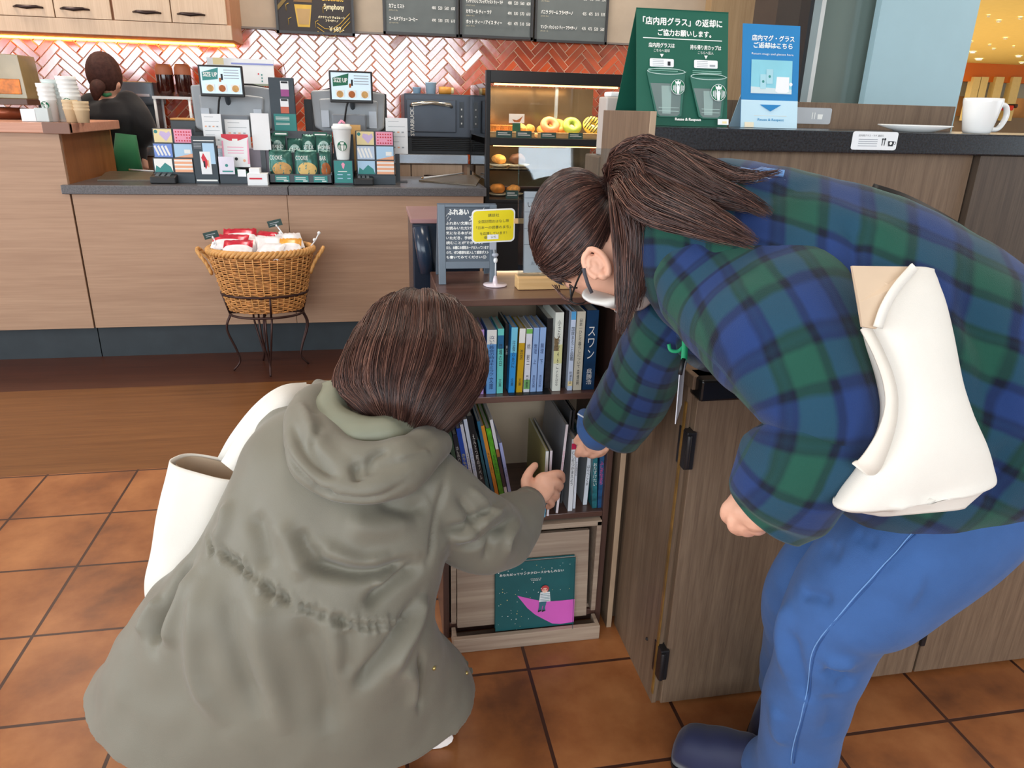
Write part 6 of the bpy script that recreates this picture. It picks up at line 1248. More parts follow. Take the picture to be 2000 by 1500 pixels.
v, f = remesh(b, .0055, 10, .55)
Z2 = lambda *pts: [(x/1.923+150, y/1.923+720) for x, y in pts]
CR = [(Z2((860, 700), (950, 748), (1080, 775), (1200, 762), (1310, 715)), .016, -.026), (Z2((880, 655), (980, 705), (1090, 725), (1210, 705)), .02, .012), (Z2((1090, 905), (1150, 850), (1240, 790), (1325, 740)), .016, -.022), (Z2((1120, 835), (1200, 790), (1290, 735)), .016, .010),
      (Z2((1055, 1230), (1110, 1160), (1190, 1050), (1250, 960), (1300, 860)), .018, -.024), (Z2((1180, 1180), (1240, 1050), (1300, 930), (1325, 840)), .02, .014),
      (Z2((275, 1050), (290, 960), (340, 860), (420, 700)), .018, -.024), (Z2((330, 1060), (340, 960), (390, 850), (450, 720)), .022, .013), (Z2((230, 1000), (250, 930), (310, 850)), .02, .012),
      (Z2((700, 820), (690, 1000), (730, 1200), (800, 1400)), .03, .013), (Z2((860, 910), (880, 1080), (940, 1250), (960, 1400)), .028, -.014), (Z2((570, 760), (560, 950), (620, 1150), (700, 1350)), .028, -.013), (Z2((460, 750), (430, 950), (440, 1150), (560, 1380)), .03, .014), (Z2((1020, 960), (1040, 1060), (1010, 1200)), .02, -.012),
      (Z2((560, 480), (540, 580), (500, 650)), .02, .010), (Z2((650, 520), (690, 620), (700, 760)), .022, -.013), (Z2((740, 560), (800, 680), (860, 800)), .022, .011), (Z2((820, 580), (870, 660), (960, 700)), .016, -.012), (Z2((1000, 560), (1150, 600), (1290, 560)), .03, .010), (Z2((1130, 480), (1240, 520), (1340, 500)), .018, -.010),
      (Z2((1395, 390), (1378, 500), (1352, 640), (1335, 745)), .006, -.008), (Z2((1303, 1060), (1300, 1160), (1306, 1290)), .006, -.016), (Z2((1240, 1130), (1280, 1180), (1280, 1290)), .016, .012),
      (Z2((1380, 600), (1450, 610), (1530, 540), (1590, 490)), .010, -.013), (Z2((1400, 660), (1480, 640), (1560, 570), (1640, 510)), .012, .011), (Z2((1390, 700), (1500, 680), (1590, 600), (1660, 540)), .010, -.013), (Z2((1540, 740), (1570, 660), (1640, 560)), .010, -.010), (Z2((1620, 720), (1640, 640), (1680, 560)), .010, .009), (Z2((1440, 470), (1500, 560), (1520, 640)), .012, -.012), (Z2((1480, 430), (1550, 500), (1600, 540)), .012, .008)]
wl = Z2((450, 640), (560, 700), (700, 810), (850, 885), (1000, 945), (1120, 968), (1290, 940)); CR.append((wl, .007, -.007))
wp = cat(np.array(wl), 60)
for i in range(2, 58): 
    x, y = wp[i]; a = rng.uniform(-3, 3); L_p = rng.uniform(8, 26); CR.append(([(x-3+a, y-L_p), (x+a, y), (x+3, y+L_p*.9)], .0035, rng.choice((-1, 1))*rng.uniform(.003, .0075)))
v = wob(v, f, .010, 7., 3.); v = wob(v, f, .004, 17., 5.); v = crease(v, f, [(a_, b_*.72 if b_ > .008 else b_, c_*1.12) for a_, b_, c_ in CR])
fin(v, f, OLV, 'coat', w1); coatv, coatf = v, f
# stitched seam lines and snaps
b = MB(); 
for pt in (Z2((1480, 560), (1420, 600), (1360, 640)),): pass
for x, y in ((855, 1307), (919, 1317)): p = on_surface(coatv, coatf, [(x, y)], .001)[0]; b.ball(p, .004, GOLDM, 10)
b.build('snap_buttons', w1, label='small gold snap buttons')
# cuff opening
b = MB(); b.tube(Q((1026, 990, 1.55), (1036, 980, 1.57)), [.0385, .0365], OLV, 24); b.build('cuff', w1)
# hood lying on the back
b = MB()
def tb(pts, rad, k=26, n=18): q = Q(*pts); b.tube(cat(q, k), list(np.interp(np.linspace(0, 1, k), np.linspace(0, 1, len(rad)), rad)), OLV, n); b.ball(q[0], rad[0], OLV, 12); b.ball(q[-1], rad[-1], OLV, 12)
tb([(640, 768, 1.35), (600, 800, 1.28), (592, 862, 1.21), (622, 920, 1.165), (690, 950, 1.15), (765, 938, 1.165), (825, 900, 1.21), (855, 868, 1.27)], [.024, .034, .036, .033, .030, .031, .032, .026])
tb([(648, 790, 1.32), (634, 842, 1.24), (668, 890, 1.19), (735, 905, 1.175), (795, 885, 1.20), (835, 855, 1.26)], [.026, .032, .034, .034, .032, .024])
tb([(622, 752, 1.35), (612, 800, 1.30), (622, 850, 1.26)], [.012, .022, .03], 14)
tb([(600, 850, 1.22), (640, 905, 1.18), (700, 930, 1.17)], [.036, .04, .036], 14)
hv, hf = remesh(b, .004, 7, .5); hv = wob(hv, hf, .006, 16., 9.)
hv = crease(hv, hf, [(Z2((770, 290), (800, 370), (900, 470), (1000, 505), (1130, 500), (1290, 400)), .006, -.008), (Z2((800, 180), (830, 280), (900, 350), (1010, 400)), .010, -.014), (Z2((1040, 330), (1050, 380), (1060, 415)), .008, -.012), (Z2((1090, 390), (1120, 330), (1180, 280)), .008, -.010), (Z2((860, 450), (910, 485), (950, 470)), .006, -.010), (Z2((840, 110), (880, 200), (900, 260)), .008, .008), (Z2((1200, 330), (1280, 310), (1340, 300)), .008, .006), (Z2((930, 200), (880, 270), (960, 370)), .008, -.008)])
fin(hv, hf, OLV, 'hood', w1)
b = MB(); b.tube(cat(Q((650, 772, 1.34), (652, 822, 1.27), (690, 850, 1.235), (745, 852, 1.235), (790, 838, 1.28)), 22), .038, OLI, 16); iv, if_ = remesh(b, .004, 5); fin(wob(iv, if_, .006, 20, 2.), if_, OLI, 'hood_lining', w1, label='paler inside of the hood')
# bob hair
hr = [R((806, 588), (828, 588), 1.430, .008), R((768, 596), (868, 594), 1.420, .035), R((726, 628), (908, 616), 1.395, .070), R((697, 668), (932, 655), 1.370, .094), R((676, 712), (944, 705), 1.348, .106), R((660, 748), (938, 748), 1.328, .108), R((664, 782), (908, 792), 1.312, .102), R((690, 804), (868, 836), 1.30, .090)]
sv, sf, _ = loft(hr, 46, 72); sv = wob(sv, sf, .004, 14)
b = MB(); b.add(sv, sf, HAIR[1], True); b.build('hair', w1)
G = sv.reshape(46, 72, 3); paths = []
cen = G.mean(1)
for _ in range(5200):
    ph = rng.uniform(0, 72); j = int(ph) % 72; q = ph-int(ph); i0 = int(rng.uniform(0, 1)**1.6*26); drop = rng.uniform(0, 1)
    col_ = G[:, j]*(1-q)+G[:, (j+1) % 72]*q; out = (col_-cen); out = out/np.maximum(1e-6, np.linalg.norm(out, axis=1))[:, None]
    i1 = 45 if rng.random() < .8 else int(rng.uniform(30, 45)); idx = np.linspace(i0, i1, 9).astype(int); lift = rng.uniform(.0005, .005)+.0025*math.sin(j*1.1+i0)
    P = col_[idx]+out[idx]*lift+out[idx]*.003*np.sin(np.linspace(0, 3, 9)+ph)[:, None]; sway = rng.normal(0, .004); tang = np.cross(out[idx], V(0, 0, 1)); P = P+tang*(sway*np.linspace(0, 1, 9)**2)[:, None]
    if i1 == 45:
        d = nrm(P[-1]-P[-2])*.6+V(0, 0, -.4)-out[45]*.45+V(.0, 0, 0); P = np.vstack([P, P[-1]+nrm(d)*.016*(.3+drop), P[-1]+nrm(d-out[45]*.2)*.038*(.3+drop)])
    paths.append(P)
strands(paths, .00085, w1, 'hair_strands')

# her white canvas tote hanging from the left shoulder
t = thing('tote_bag', ad(370, 1150, 1.45), 'white canvas tote hanging at the left side of the crouching person', 'tote bag')
rg = [R((346, 893), (480, 930), 1.36, .045), R((333, 960), (470, 990), 1.37, .06), R((314, 1050), (460, 1080), 1.38, .065), R((300, 1120), (450, 1150), 1.39, .06), R((293, 1170), (440, 1200), 1.40, .04)]
v, f, _ = loft(rg, 34, 44, cap=False, pw=3.2); f.append(tuple(33*44+j for j in range(44))); v = wob(v, f, .010, 9., 5.); v = crease(v, f, [([(352, 950), (345, 1030), (330, 1110)], .012, .010), ([(400, 930), (395, 1000), (370, 1060)], .012, -.010)])
o = fin(v, f, CANV, 'bag_body', t); q = o.modifiers.new('t', 'SOLIDIFY'); q.thickness = .003
b = MB(); inn = MB(); r2 = [R((352, 897), (474, 929), 1.36, .040), R((345, 960), (462, 985), 1.37, .05)]; iv, if_, _ = loft(r2, 8, 40, cap=False, pw=3.2); fin(iv, if_, CANI, 'lining', t)
for (pts, w_) in (([(450, 915, 1.34), (478, 872, 1.32), (520, 815, 1.31), (560, 780, 1.32), (600, 772, 1.36), (640, 780, 1.40)], .021), ([(440, 905, 1.40), (466, 860, 1.37), (510, 805, 1.35), (555, 772, 1.35), (600, 765, 1.38)], .018)):
    q = cat(Q(*pts), 26); b = MB(); vs = []
    for i in range(26):
        tn = nrm(q[min(i+1, 25)]-q[max(0, i-1)]); s_ = nrm(np.cross(tn, fw)); nn = np.cross(s_, tn)
        for a_, c_ in ((-1, -.0015), (1, -.0015), (1, .0015), (-1, .0015)): vs.append(q[i]+s_*a_*w_+nn*c_)
    b.add(vs, [(i*4+j, i*4+(j+1) % 4, (i+1)*4+(j+1) % 4, (i+1)*4+j) for i in range(25) for j in range(4)], CANV, True); b.build('strap', t)
# ---------------------------------------------------------------- the bending woman
w2 = thing('person', V(.80, .98, 0), 'person bending over to the left in green and blue plaid jacket, jeans and ponytail', 'person')
b = MB()
dz = ad(1120, 452, 1.26); ua = nrm(ad(1230, 585, 1.26)-ad(1050, 405, 1.26)); 
b.ball(ad(1132, 458, 1.26), (.080, .070, .080), SKIN, 26, X=ua, Z=cu+.6*cr)
b.ball(ad(1172, 520, 1.255), (.072, .060, .058), SKIN, 22, X=ua, Z=cu+cr); b.ball(ad(1214, 556, 1.25), (.052, .046, .045), SKIN, 18, X=ua, Z=cu+cr); b.ball(ad(1122, 546, 1.27), (.022, .034, .018), SKIN, 14, X=ua)
b.tube([ad(1195, 500, 1.25), ad(1260, 475, 1.22), ad(1330, 470, 1.18)], [.055, .052, .065], SKIN, 18)
b.tube([ad(1330, 470, 1.18), ad(1450, 520, 1.13), ad(1620, 610, 1.1), ad(1780, 720, 1.08), ad(1930, 850, 1.07)], [.09, .13, .12, .115, .13], SKIN, 20)
hp = ad(1930, 900, 1.06); kn = ad(1640, 1200, 1.13); an = V(.715, .95, .07)
capsule(b, [hp, (hp+kn)/2, kn], [.088, .08, .056], SKIN); capsule(b, [kn, (kn+an)/2+V(.01, -.01, 0), an], [.055, .05, .036], SKIN)
hp2 = ad(1880, 900, 1.2); kn2 = ad(1590, 1160, 1.24); an2 = V(.855, 1.15, .08); capsule(b, [hp2, (hp2+kn2)/2, kn2], [.085, .08, .056], SKIN); capsule(b, [kn2, (kn2+an2)/2, an2], [.055, .05, .036], SKIN)
for a_, d_ in ((an, V(-.15, .10, -.03)), (an2, V(-.08, -.10, -.03))): capsule(b, [a_+V(.0, .0, -.03), a_+d_*.45+V(0, 0, -.012), a_+d_*.8+V(0, 0, -.012)], [.024, .022, .016], SKIN)
s1_, e1_, h1_ = ad(1440, 510, 1.13), ad(1600, 860, .97), ad(1480, 1005, 1.01)
capsule(b, [s1_, (s1_+e1_)/2, e1_], [.045, .044, .04], SKIN); capsule(b, [e1_, (e1_+h1_)/2, h1_], [.04, .036, .025], SKIN)
s2_, e2_, h2_ = ad(1340, 560, 1.24), ad(1265, 690, 1.40), ad(1185, 835, 1.56); capsule(b, [s2_, (s2_+e2_)/2, e2_], [.055, .048, .04], SKIN); capsule(b, [e2_, (e2_+h2_)/2, h2_], [.04, .036, .025], SKIN)
v, f = remesh(b, .0055, 7)
# hands: near hand curled with knuckles down, far hand pinching a book
HB = MB(); HB.tube(Q((1490, 1000, 1.01), (1470, 998, 1.02), (1452, 996, 1.03)), [.026, .033, .030], SKIN, 16, flat=.7, up=nrm(cu)); HB.ball(ad(1452, 996, 1.03), (.028, .026, .030), SKIN, 14); HB.ball(h1_, .025, SKIN, 12)
finger(HB, Q((1436, 985, 1.03), (1423, 990, 1.03), (1418, 1006, 1.04), (1428, 1018, 1.055)), .0105, .0085)
finger(HB, Q((1446, 1004, 1.02), (1434, 1012, 1.02), (1433, 1028, 1.03), (1444, 1036, 1.05)), .0108, .0088)
finger(HB, Q((1460, 1012, 1.02), (1450, 1024, 1.02), (1455, 1037, 1.035), (1466, 1038, 1.05)), .010, .0082)
finger(HB, Q((1474, 1014, 1.02), (1468, 1027, 1.02), (1478, 1036, 1.03), (1488, 1034, 1.045)), .0092, .0075)
finger(HB, Q((1458, 985, 1.04), (1440, 975, 1.055), (1430, 983, 1.07)), .0125, .009)
HB.tube(Q((1190, 835, 1.55), (1175, 853, 1.58), (1162, 866, 1.60)), [.025, .030, .028], SKIN, 16, flat=.7, up=nrm(cu)); HB.ball(ad(1162, 866, 1.60), (.026, .024, .024), SKIN, 14); HB.ball(h2_, .025, SKIN, 12)
finger(HB, Q((1155, 862, 1.60), (1140, 868, 1.62), (1131, 880, 1.64), (1128, 888, 1.66)), .0105, .0078)
finger(HB, Q((1162, 875, 1.595), (1148, 883, 1.61), (1139, 886, 1.64), (1136, 884, 1.665)), .0105, .008)
finger(HB, Q((1172, 880, 1.59), (1160, 888, 1.61), (1152, 889, 1.64)), .010, .008)
finger(HB, Q((1183, 875, 1.59), (1176, 884, 1.61), (1168, 888, 1.63)), .009, .0075)
finger(HB, Q((1150, 850, 1.60), (1136, 852, 1.62), (1126, 862, 1.645)), .012, .0085)
hv, hf = remesh(HB, .0027, 5)
E_ = MB(); ec = ad(1163, 517, 1.172); ex = nrm(ad(1180, 545, 1.172)-ad(1148, 500, 1.172)); ey = nrm(np.cross(ex, fw)); 
E_.tube([ec+(ex*.026*math.cos(a)+ey*.017*math.sin(a))*(1.05 if a < 3 else .9)-fw*.004*math.sin(a) for a in np.linspace(.3, 5.6, 22)], .0052, SKIN, 8); E_.ball(ec+ex*.002+fw*.006, (.024, .015, .008), SKIN, 14, X=ex, Z=fw); E_.ball(ec+ex*.022+fw*.003, (.009, .008, .007), SKIN, 10); E_.tube([ec+ex*(.013*math.cos(a))+ey*(.009*math.sin(a)) for a in np.linspace(.5, 4.6, 12)], .0034, SKIN, 7)
E_.ball(ec+fw*.015, (.022, .014, .018), SKIN, 12, X=ex, Z=fw)
ev, ef = remesh(E_, .0018, 3)
bb = MB(); bb.add(v, f, SKIN, True); bb.add(hv, hf, SKIN, True); bb.add(ev, ef, SKIN, True); bb.build('body', w2)
# face details on the downward side: closed eye, brow
b = MB(); b.tube(Q((1112, 556, 1.22), (1120, 562, 1.218), (1128, 562, 1.218)), .0016, HAIR[0], 6); b.build('eyelid', w2); b = MB(); b.tube(Q((1098, 543, 1.215), (1106, 549, 1.21), (1116, 552, 1.208)), [.001, .0022, .001], HAIR[0], 6); b.build('eyebrow', w2)
b = MB(); b.tube(Q((1147, 522, 1.172), (1140, 520, 1.175), (1126, 552, 1.20), (1118, 574, 1.225), (1114, 586, 1.25)), .0016, BLK, 6); b.tube(Q((1114, 560, 1.222), (1116, 588, 1.235), (1111, 590, 1.25)), .002, BLK, 6)
b.tube(cat(Q((1113, 585, 1.235), (1122, 592, 1.225), (1138, 592, 1.23), (1146, 586, 1.24)), 14), .0013, BLK, 6); b.build('glasses', w2, label='thin black framed glasses')
MSK = mat('white_mask', (216, 214, 210), .8)
mr = [R((1150, 560), (1163, 586), 1.225, .045), R((1180, 572), (1195, 596), 1.215, .055), R((1212, 580), (1224, 606), 1.21, .055), R((1245, 580), (1252, 606), 1.22, .04)]
mv, mf, _ = loft(mr, 16, 26); fin(wob(mv, mf, .002, 40), mf, MSK, 'face_mask', w2)
b = MB(); b.tube(Q((1156, 572, 1.185), (1148, 555, 1.178), (1142, 535, 1.172), (1140, 524, 1.17)), .0032, mat('mask_loop', (74, 72, 80), .7), 6, flat=.4); b.build('mask_strap', w2)
# hair pulled back into a ponytail
hc = ad(1119, 448, 1.255); hx = nrm(cr); hz = nrm(cu); hy = fw; HR_ = V(.0735, .098, .082)
def hp_(d, k=1.): return hc+hx*d[0]*HR_[0]*k+hz*d[1]*HR_[1]*k+hy*d[2]*HR_[2]*k
tie = V(.86, .62, -.35); tie = tie/np.linalg.norm(tie); TP = ad(1200, 352, 1.19)
def facezone(d): return (d[1] < -.88 and d[0] > -.25) or (d[0] > .26 and d[1] < -.45 and d[2] < .9)
vs, fs = [], []; n1, n2 = 48, 30
for i in range(n2+1):
    for j in range(n1):
        th, a = math.pi*i/n2, 2*math.pi*j/n1; d = V(math.sin(th)*math.cos(a), math.cos(th), math.sin(th)*math.sin(a)); vs.append(hp_(d))
def dirv(i, j): th, a = math.pi*i/n2, 2*math.pi*j/n1; return V(math.sin(th)*math.cos(a), math.cos(th), math.sin(th)*math.sin(a))
for i in range(n2):
    for j in range(n1):
        if not facezone(dirv(i+.5, j+.5)): fs.append((i*n1+j, i*n1+(j+1) % n1, (i+1)*n1+(j+1) % n1, (i+1)*n1+j))
fin(np.array(vs), fs, HAIR[0], 'hair', w2)
paths = []
while len(paths) < 3600:
    d = rng.normal(size=3); d /= np.linalg.norm(d)
    if facezone(d) or d[2] > .5: continue
    ang = math.acos(np.clip(d@tie, -1, 1))
    if ang < .15: continue
    lift = rng.uniform(1.012, 1.045); e0 = rng.uniform(0, .35); P = []; ok = True
    for s_ in np.linspace(e0*0, 1, 9):
        q = (math.sin((1-s_)*ang)*d+math.sin(s_*ang)*tie)/math.sin(ang)
        if facezone(q) and s_ < .5: ok = False; break
        P.append(hp_(q, lift+.01*math.sin(d[1]*30+d[0]*17)))
    if ok: P[-1] = TP+rng.normal(size=3)*.006; paths.append(np.array(P))
guides = [([(1200, 352, 1.19), (1216, 318, 1.14), (1262, 304, 1.10), (1320, 335, 1.055), (1390, 372, 1.0), (1455, 392, .965), (1508, 420, .95)], [.014, .030, .036, .030, .022, .012, .004], 900),
          ([(1200, 352, 1.19), (1232, 345, 1.12), (1270, 385, 1.06), (1330, 412, 1.01), (1400, 442, .965), (1480, 478, .94)], [.014, .034, .042, .034, .022, .007], 1100),
          ([(1200, 352, 1.19), (1222, 306, 1.13), (1290, 292, 1.10), (1370, 318, 1.05), (1450, 345, .99), (1530, 334, .95)], [.012, .020, .020, .014, .009, .003], 300),
          ([(1200, 352, 1.19), (1218, 400, 1.13), (1226, 470, 1.12), (1226, 540, 1.12), (1222, 600, 1.125), (1214, 655, 1.13)], [.012, .024, .024, .020, .016, .003], 620),
          ([(1204, 350, 1.19), (1240, 390, 1.12), (1256, 450, 1.11), (1250, 530, 1.12), (1240, 610, 1.14)], [.012, .032, .028, .018, .004], 520),
          ([(1200, 352, 1.19), (1210, 322, 1.14), (1250, 330, 1.09), (1268, 400, 1.08), (1285, 440, 1.09)], [.014, .030, .034, .03, .02], 500)]
for g_, ra, n_ in guides: paths += bundle(Q(*g_), ra, n_)
strands(paths, .00085, w2, 'hair_strands', w=(.42, .34, .18, .06))
b = MB()
for g_, ra, n_ in guides: q = cat(Q(*g_), 20)[:11]; b.tube(q, list(np.interp(np.linspace(0, .55, 11), np.linspace(0, 1, len(ra)), ra)*np.linspace(.6, .2, 11)), HAIR[0], 12)
pv, pf = remesh(b, .004, 5); fin(pv, pf, HAIR[0], 'ponytail', w2)
b = MB(); b.tube([TP+(hx*math.cos(a)*.45+hz*math.sin(a)+hy*math.cos(a)*.8)*.017 for a in np.linspace(0, 2*math.pi, 20, endpoint=False)], .004, BLK, 8, closed=True); b.build('hair_tie', w2)
wisps = [cat(Q((1085+rng.uniform(-8, 8), 556, 1.25), (1098, 578+rng.uniform(-4, 6), 1.24), (1122, 590+rng.uniform(-4, 6), 1.235), (1146, 594, 1.24)), 10) for _ in range(16)]
strands(wisps, .0005, w2, 'hair_wisps')
# wool jacket: body, two sleeves, collar
def cloth(rings, rows, cols, name, lines, seed, amp=.008, cap=True, pw=2.1, thick=0):
    v, f, uv = loft(rings, rows, cols, cap, pw); v = wob(v, f, amp, 8., seed); v = wob(v, f, amp*.35, 24., seed+7); v = crease(v, f, lines); o_ = fin(v, f, PLD, name, w2, uv=uv); return v, f
Z4 = lambda *pts: [(x/1.875+1400, y/1.875+300) for x, y in pts]
jr = [R((1262, 405), (1285, 570), 1.20, .055), R((1312, 342), (1325, 650), 1.17, .10), R((1405, 318), (1420, 745), 1.14, .14), R((1540, 330), (1520, 860), 1.10, .155), R((1700, 374), (1610, 960), 1.07, .16), R((1850, 444), (1695, 1030), 1.05, .16), R((1985, 552), (1840, 1050), 1.05, .16), R((2080, 690), (2005, 1005), 1.06, .155)]
jv, jf = cloth(jr, 90, 96, 'jacket_body', [(Z4((0, 360), (200, 365), (470, 340)), .006, -.006), (Z4((470, 240), (500, 330), (480, 430)), .010, -.010), ([(1560, 380), (1660, 420), (1760, 470)], .02, .008), ([(1860, 560), (1920, 700), (1960, 860)], .02, -.012), ([(1780, 500), (1850, 640), (1930, 760)], .025, .010), ([(1980, 640), (1985, 760), (1975, 900)], .02, .010), ([(1960, 850), (1950, 920), (1935, 990)], .012, -.012), ([(1420, 340), (1500, 370), (1600, 350)], .012, -.006)], 1.)
ur = [R((1330, 430), (1470, 360), 1.12, .05), R((1283, 548), (1560, 400), 1.105, .076), R((1322, 640), (1650, 505), 1.045, .092), R((1392, 715), (1690, 620), .96, .092), R((1468, 800), (1712, 745), .93, .08), R((1512, 842), (1690, 850), .93, .072), R((1560, 870), (1660, 900), .94, .05)]
uvv, uf = cloth(ur, 70, 72, 'sleeve', [([(1290, 600), (1400, 590), (1520, 560)], .02, -.010), ([(1340, 500), (1400, 640), (1470, 760)], .022, .010), ([(1420, 730), (1520, 700), (1650, 640)], .016, -.012), ([(1470, 780), (1580, 770), (1680, 720)], .014, .010), ([(1480, 815), (1590, 830), (1690, 800)], .010, -.012), ([(1530, 480), (1590, 560), (1640, 640)], .02, .008)], 4.)
fr2 = [R((1540, 815), (1660, 780), .945, .05), R((1490, 832), (1705, 830), .935, .075), R((1456, 872), (1688, 900), .94, .080), R((1434, 915), (1655, 962), .96, .075), R((1424, 942), (1618, 1020), .98, .062), R((1424, 956), (1566, 1056), .99, .050)]
fv, ff = cloth(fr2, 60, 66, 'forearm_sleeve', [([(1480, 860), (1560, 840), (1650, 850)], .012, -.012), ([(1460, 905), (1560, 880), (1660, 900)], .014, .010), ([(1445, 950), (1540, 930), (1620, 960)], .014, -.010), ([(1500, 1000), (1540, 940), (1600, 900)], .014, .007)], 8.)
b = MB(); 
er = [R((1255, 560), (1400, 620), 1.24, .07), R((1235, 620), (1352, 690), 1.30, .072), R((1200, 690), (1325, 755), 1.38, .07), R((1160, 765), (1290, 820), 1.46, .064), R((1140, 802), (1252, 866), 1.52, .056)]
cloth(er, 50, 56, 'sleeve', [([(1220, 680), (1270, 690), (1320, 700)], .012, -.012), ([(1190, 720), (1240, 735), (1300, 740)], .012, .009), ([(1170, 770), (1220, 780), (1270, 790)], .012, -.009)], 12., cap=True)
cr_ = [R((1128, 806), (1215, 850), 1.545, .040), R((1127, 826), (1195, 862), 1.56, .036), R((1134, 848), (1186, 868), 1.575, .030)]
v_, f_, _ = loft(cr_, 14, 30); fin(wob(v_, f_, .003, 30), f_, DEN, 'shirt_cuff', w2, label='turned denim shirt cuff')
b = MB(); b.tube(cat(Q((1128, 808, 1.50), (1150, 822, 1.505), (1180, 848, 1.52), (1193, 862, 1.54)), 14), .0016, mat('cuff_edge', (206, 210, 220), .7), 6); b.build('cuff_edge', w2)
# denim collar sticking up behind the hair, jacket collar
b = MB(); sc_ = on_surface(jv, jf, [(x, y) for x, y in cat(np.array([(1350, 348), (1420, 338), (1480, 336), (1530, 339)]), 14)], .004); b.tube(sc_, list(np.linspace(.006, .005, 14)), DENL, 8); b.tube(sc_+cu*-.012-fw*.004, .002, mat('denim_edge', (150, 178, 214), .7), 6); b.build('shirt_collar', w2, label='pale blue denim shirt collar')
lv, lf_, luv = loft([R((1255, 545), (1390, 560), 1.21, .05), R((1270, 600), (1400, 650), 1.22, .05), R((1330, 665), (1420, 720), 1.20, .04)], 16, 30); fin(lv, lf_, PLD, 'jacket_front', w2, uv=luv)
b = MB(); b.tube(cat(Q((1905, 498, .99), (1950, 540, .98), (2000, 590, .98), (2040, 640, .98)), 12), .006, DENL, 8); b.build('shirt_hem', w2)
# jeans
b = MB()
b.ball(ad(1960, 890, 1.08), (.155, .135, .13), DEN, 22)
lp = [hp+V(.01, 0, .0), ad(1800, 1040, 1.07), ad(1690, 1150, 1.10), kn+V(.0, 0, 0), ad(1600, 1290, 1.18), ad(1568, 1400, 1.26), ad(1552, 1490, 1.33), an+V(0, 0, .0)]
b.tube(cat(lp, 40), list(np.interp(np.linspace(0, 1, 40), np.linspace(0, 1, 8), [.115, .108, .095, .082, .073, .068, .068, .066])), DEN, 26); b.ball(hp, .11, DEN, 18)
lp2 = [hp2, (hp2+kn2)/2+V(0, 0, 0), kn2, kn2*.67+an2*.33, kn2*.33+an2*.67, an2]; b.tube(cat(lp2, 34), list(np.interp(np.linspace(0, 1, 34), np.linspace(0, 1, 6), [.11, .105, .080, .070, .062, .056])), DEN, 24); b.ball(hp2, .11, DEN, 16)
v, f = remesh(b, .0055, 8); Z5 = lambda *pts: [(x/2.5+1200, y/2.5+900) for x, y in pts]
v = wob(v, f, .006, 10., 2.)
v = crease(v, f, [(Z5((1020, 1030), (1080, 1075), (1190, 1060)), .010, -.014), (Z5((1000, 980), (1090, 1010), (1190, 1000)), .012, .010), (Z5((1080, 1110), (1130, 1120), (1180, 1080)), .008, -.010), (Z5((880, 640), (960, 665), (1060, 690)), .010, -.010), (Z5((860, 700), (820, 760), (800, 860), (810, 960), (840, 1100)), .016, .012), (Z5((850, 820), (860, 950), (900, 1080), (910, 1200)), .014, -.010), (Z5((1160, 350), (1190, 370), (1280, 395)), .010, -.005), (Z5((780, 1200), (770, 1300), (800, 1400)), .014, .010), (Z5((1030, 1150), (1060, 1260), (1040, 1380)), .016, -.010), (Z5((1300, 520), (1400, 600), (1500, 640)), .03, .008), (Z5((1050, 380), (1030, 430), (1100, 470)), .014, -.006)])
fin(v, f, DEN, 'jeans', w2)
for dx in (0, 6):
    sp_ = on_surface(v, f, [(x+dx, y) for x, y in cat(np.array(Z5((1440, 360), (1360, 440), (1250, 560), (1140, 690), (1020, 830), (955, 930), (932, 1050), (920, 1160), (890, 1280), (865, 1390), (845, 1490))), 40)], .0004)
    q = sp_.copy(); 
    for _ in range(3): q[1:-1] = (q[:-2]+q[1:-1]*2+q[2:])/4
    b = MB(); b.tube(q, .0009, DENL if dx == 0 else mat('denim_seam_dark', (44, 80, 136), .8), 6); b.build('seam', w2)
# navy quilted slip-on shoes
def shoe(toe, heel, name='shoe'):
    d = nrm(heel-toe); s_ = V(-d[1], d[0], 0); Ln = np.linalg.norm(heel-toe); prof = [(0, .012, .03, .028), (.03, .034, .060, .03), (.1, .045, .078, .034), (.25, .051, .092, .04), (.42, .050, .104, .045), (.58, .047, .112, .045), (.8, .042, .108, .042), (.95, .036, .10, .04), (1., .018, .08, .035)]
    K = 40; prof2 = cat(np.array(prof), K); b_ = MB(); vs = []; n = 24
    for k_, (x, w_, h_, _) in enumerate(prof2):
        h_ += .0028*abs(math.sin(x*13.5)) if .08 < x < .6 else 0
        for j in range(n): a = 2*math.pi*j/n; sa = math.sin(a); vs.append(toe+d*x*Ln+s_*w_*math.copysign(abs(math.cos(a))**.8, math.cos(a))+V(0, 0, h_*(.2+.8*max(0, sa)**.9) if sa > 0 else h_*.2*(1+sa)+.006*(1)))
    for i, q in enumerate(vs): q[2] = max(q[2], .004)
    b_.add(vs, [(i*n+j, i*n+(j+1) % n, (i+1)*n+(j+1) % n, (i+1)*n+j) for i in range(K-1) for j in range(n)]+[tuple(range(n)), tuple((K-1)*n+j for j in range(n))[::-1]], NAVY, True); o_ = b_.build(name, w2)
    b_ = MB(); pts = [toe+d*(x*Ln)+s_*w_*1.06*sg for sg, rr in ((1, prof2), (-1, prof2[::-1])) for x, w_, h_, _ in rr[::3]]; vs = [p+V(0, 0, z) for z in (0, .012) for p in pts]; m_ = len(pts); b_.add(vs, [tuple(range(m_)), tuple(range(m_, 2*m_))[::-1]]+[(i, (i+1) % m_, m_+(i+1) % m_, m_+i) for i in range(m_)], BLK); q = b_.build('sole', w2)
shoe(V(.572, 1.082, .0), V(.775, .925, .0)); shoe(V(.755, 1.02, 0), V(.865, 1.17, 0))
b = MB(); b.tube([an+V(0, 0, -.02), an+V(0, 0, .02)], .05, BLK, 18); b.build('sock', w2)
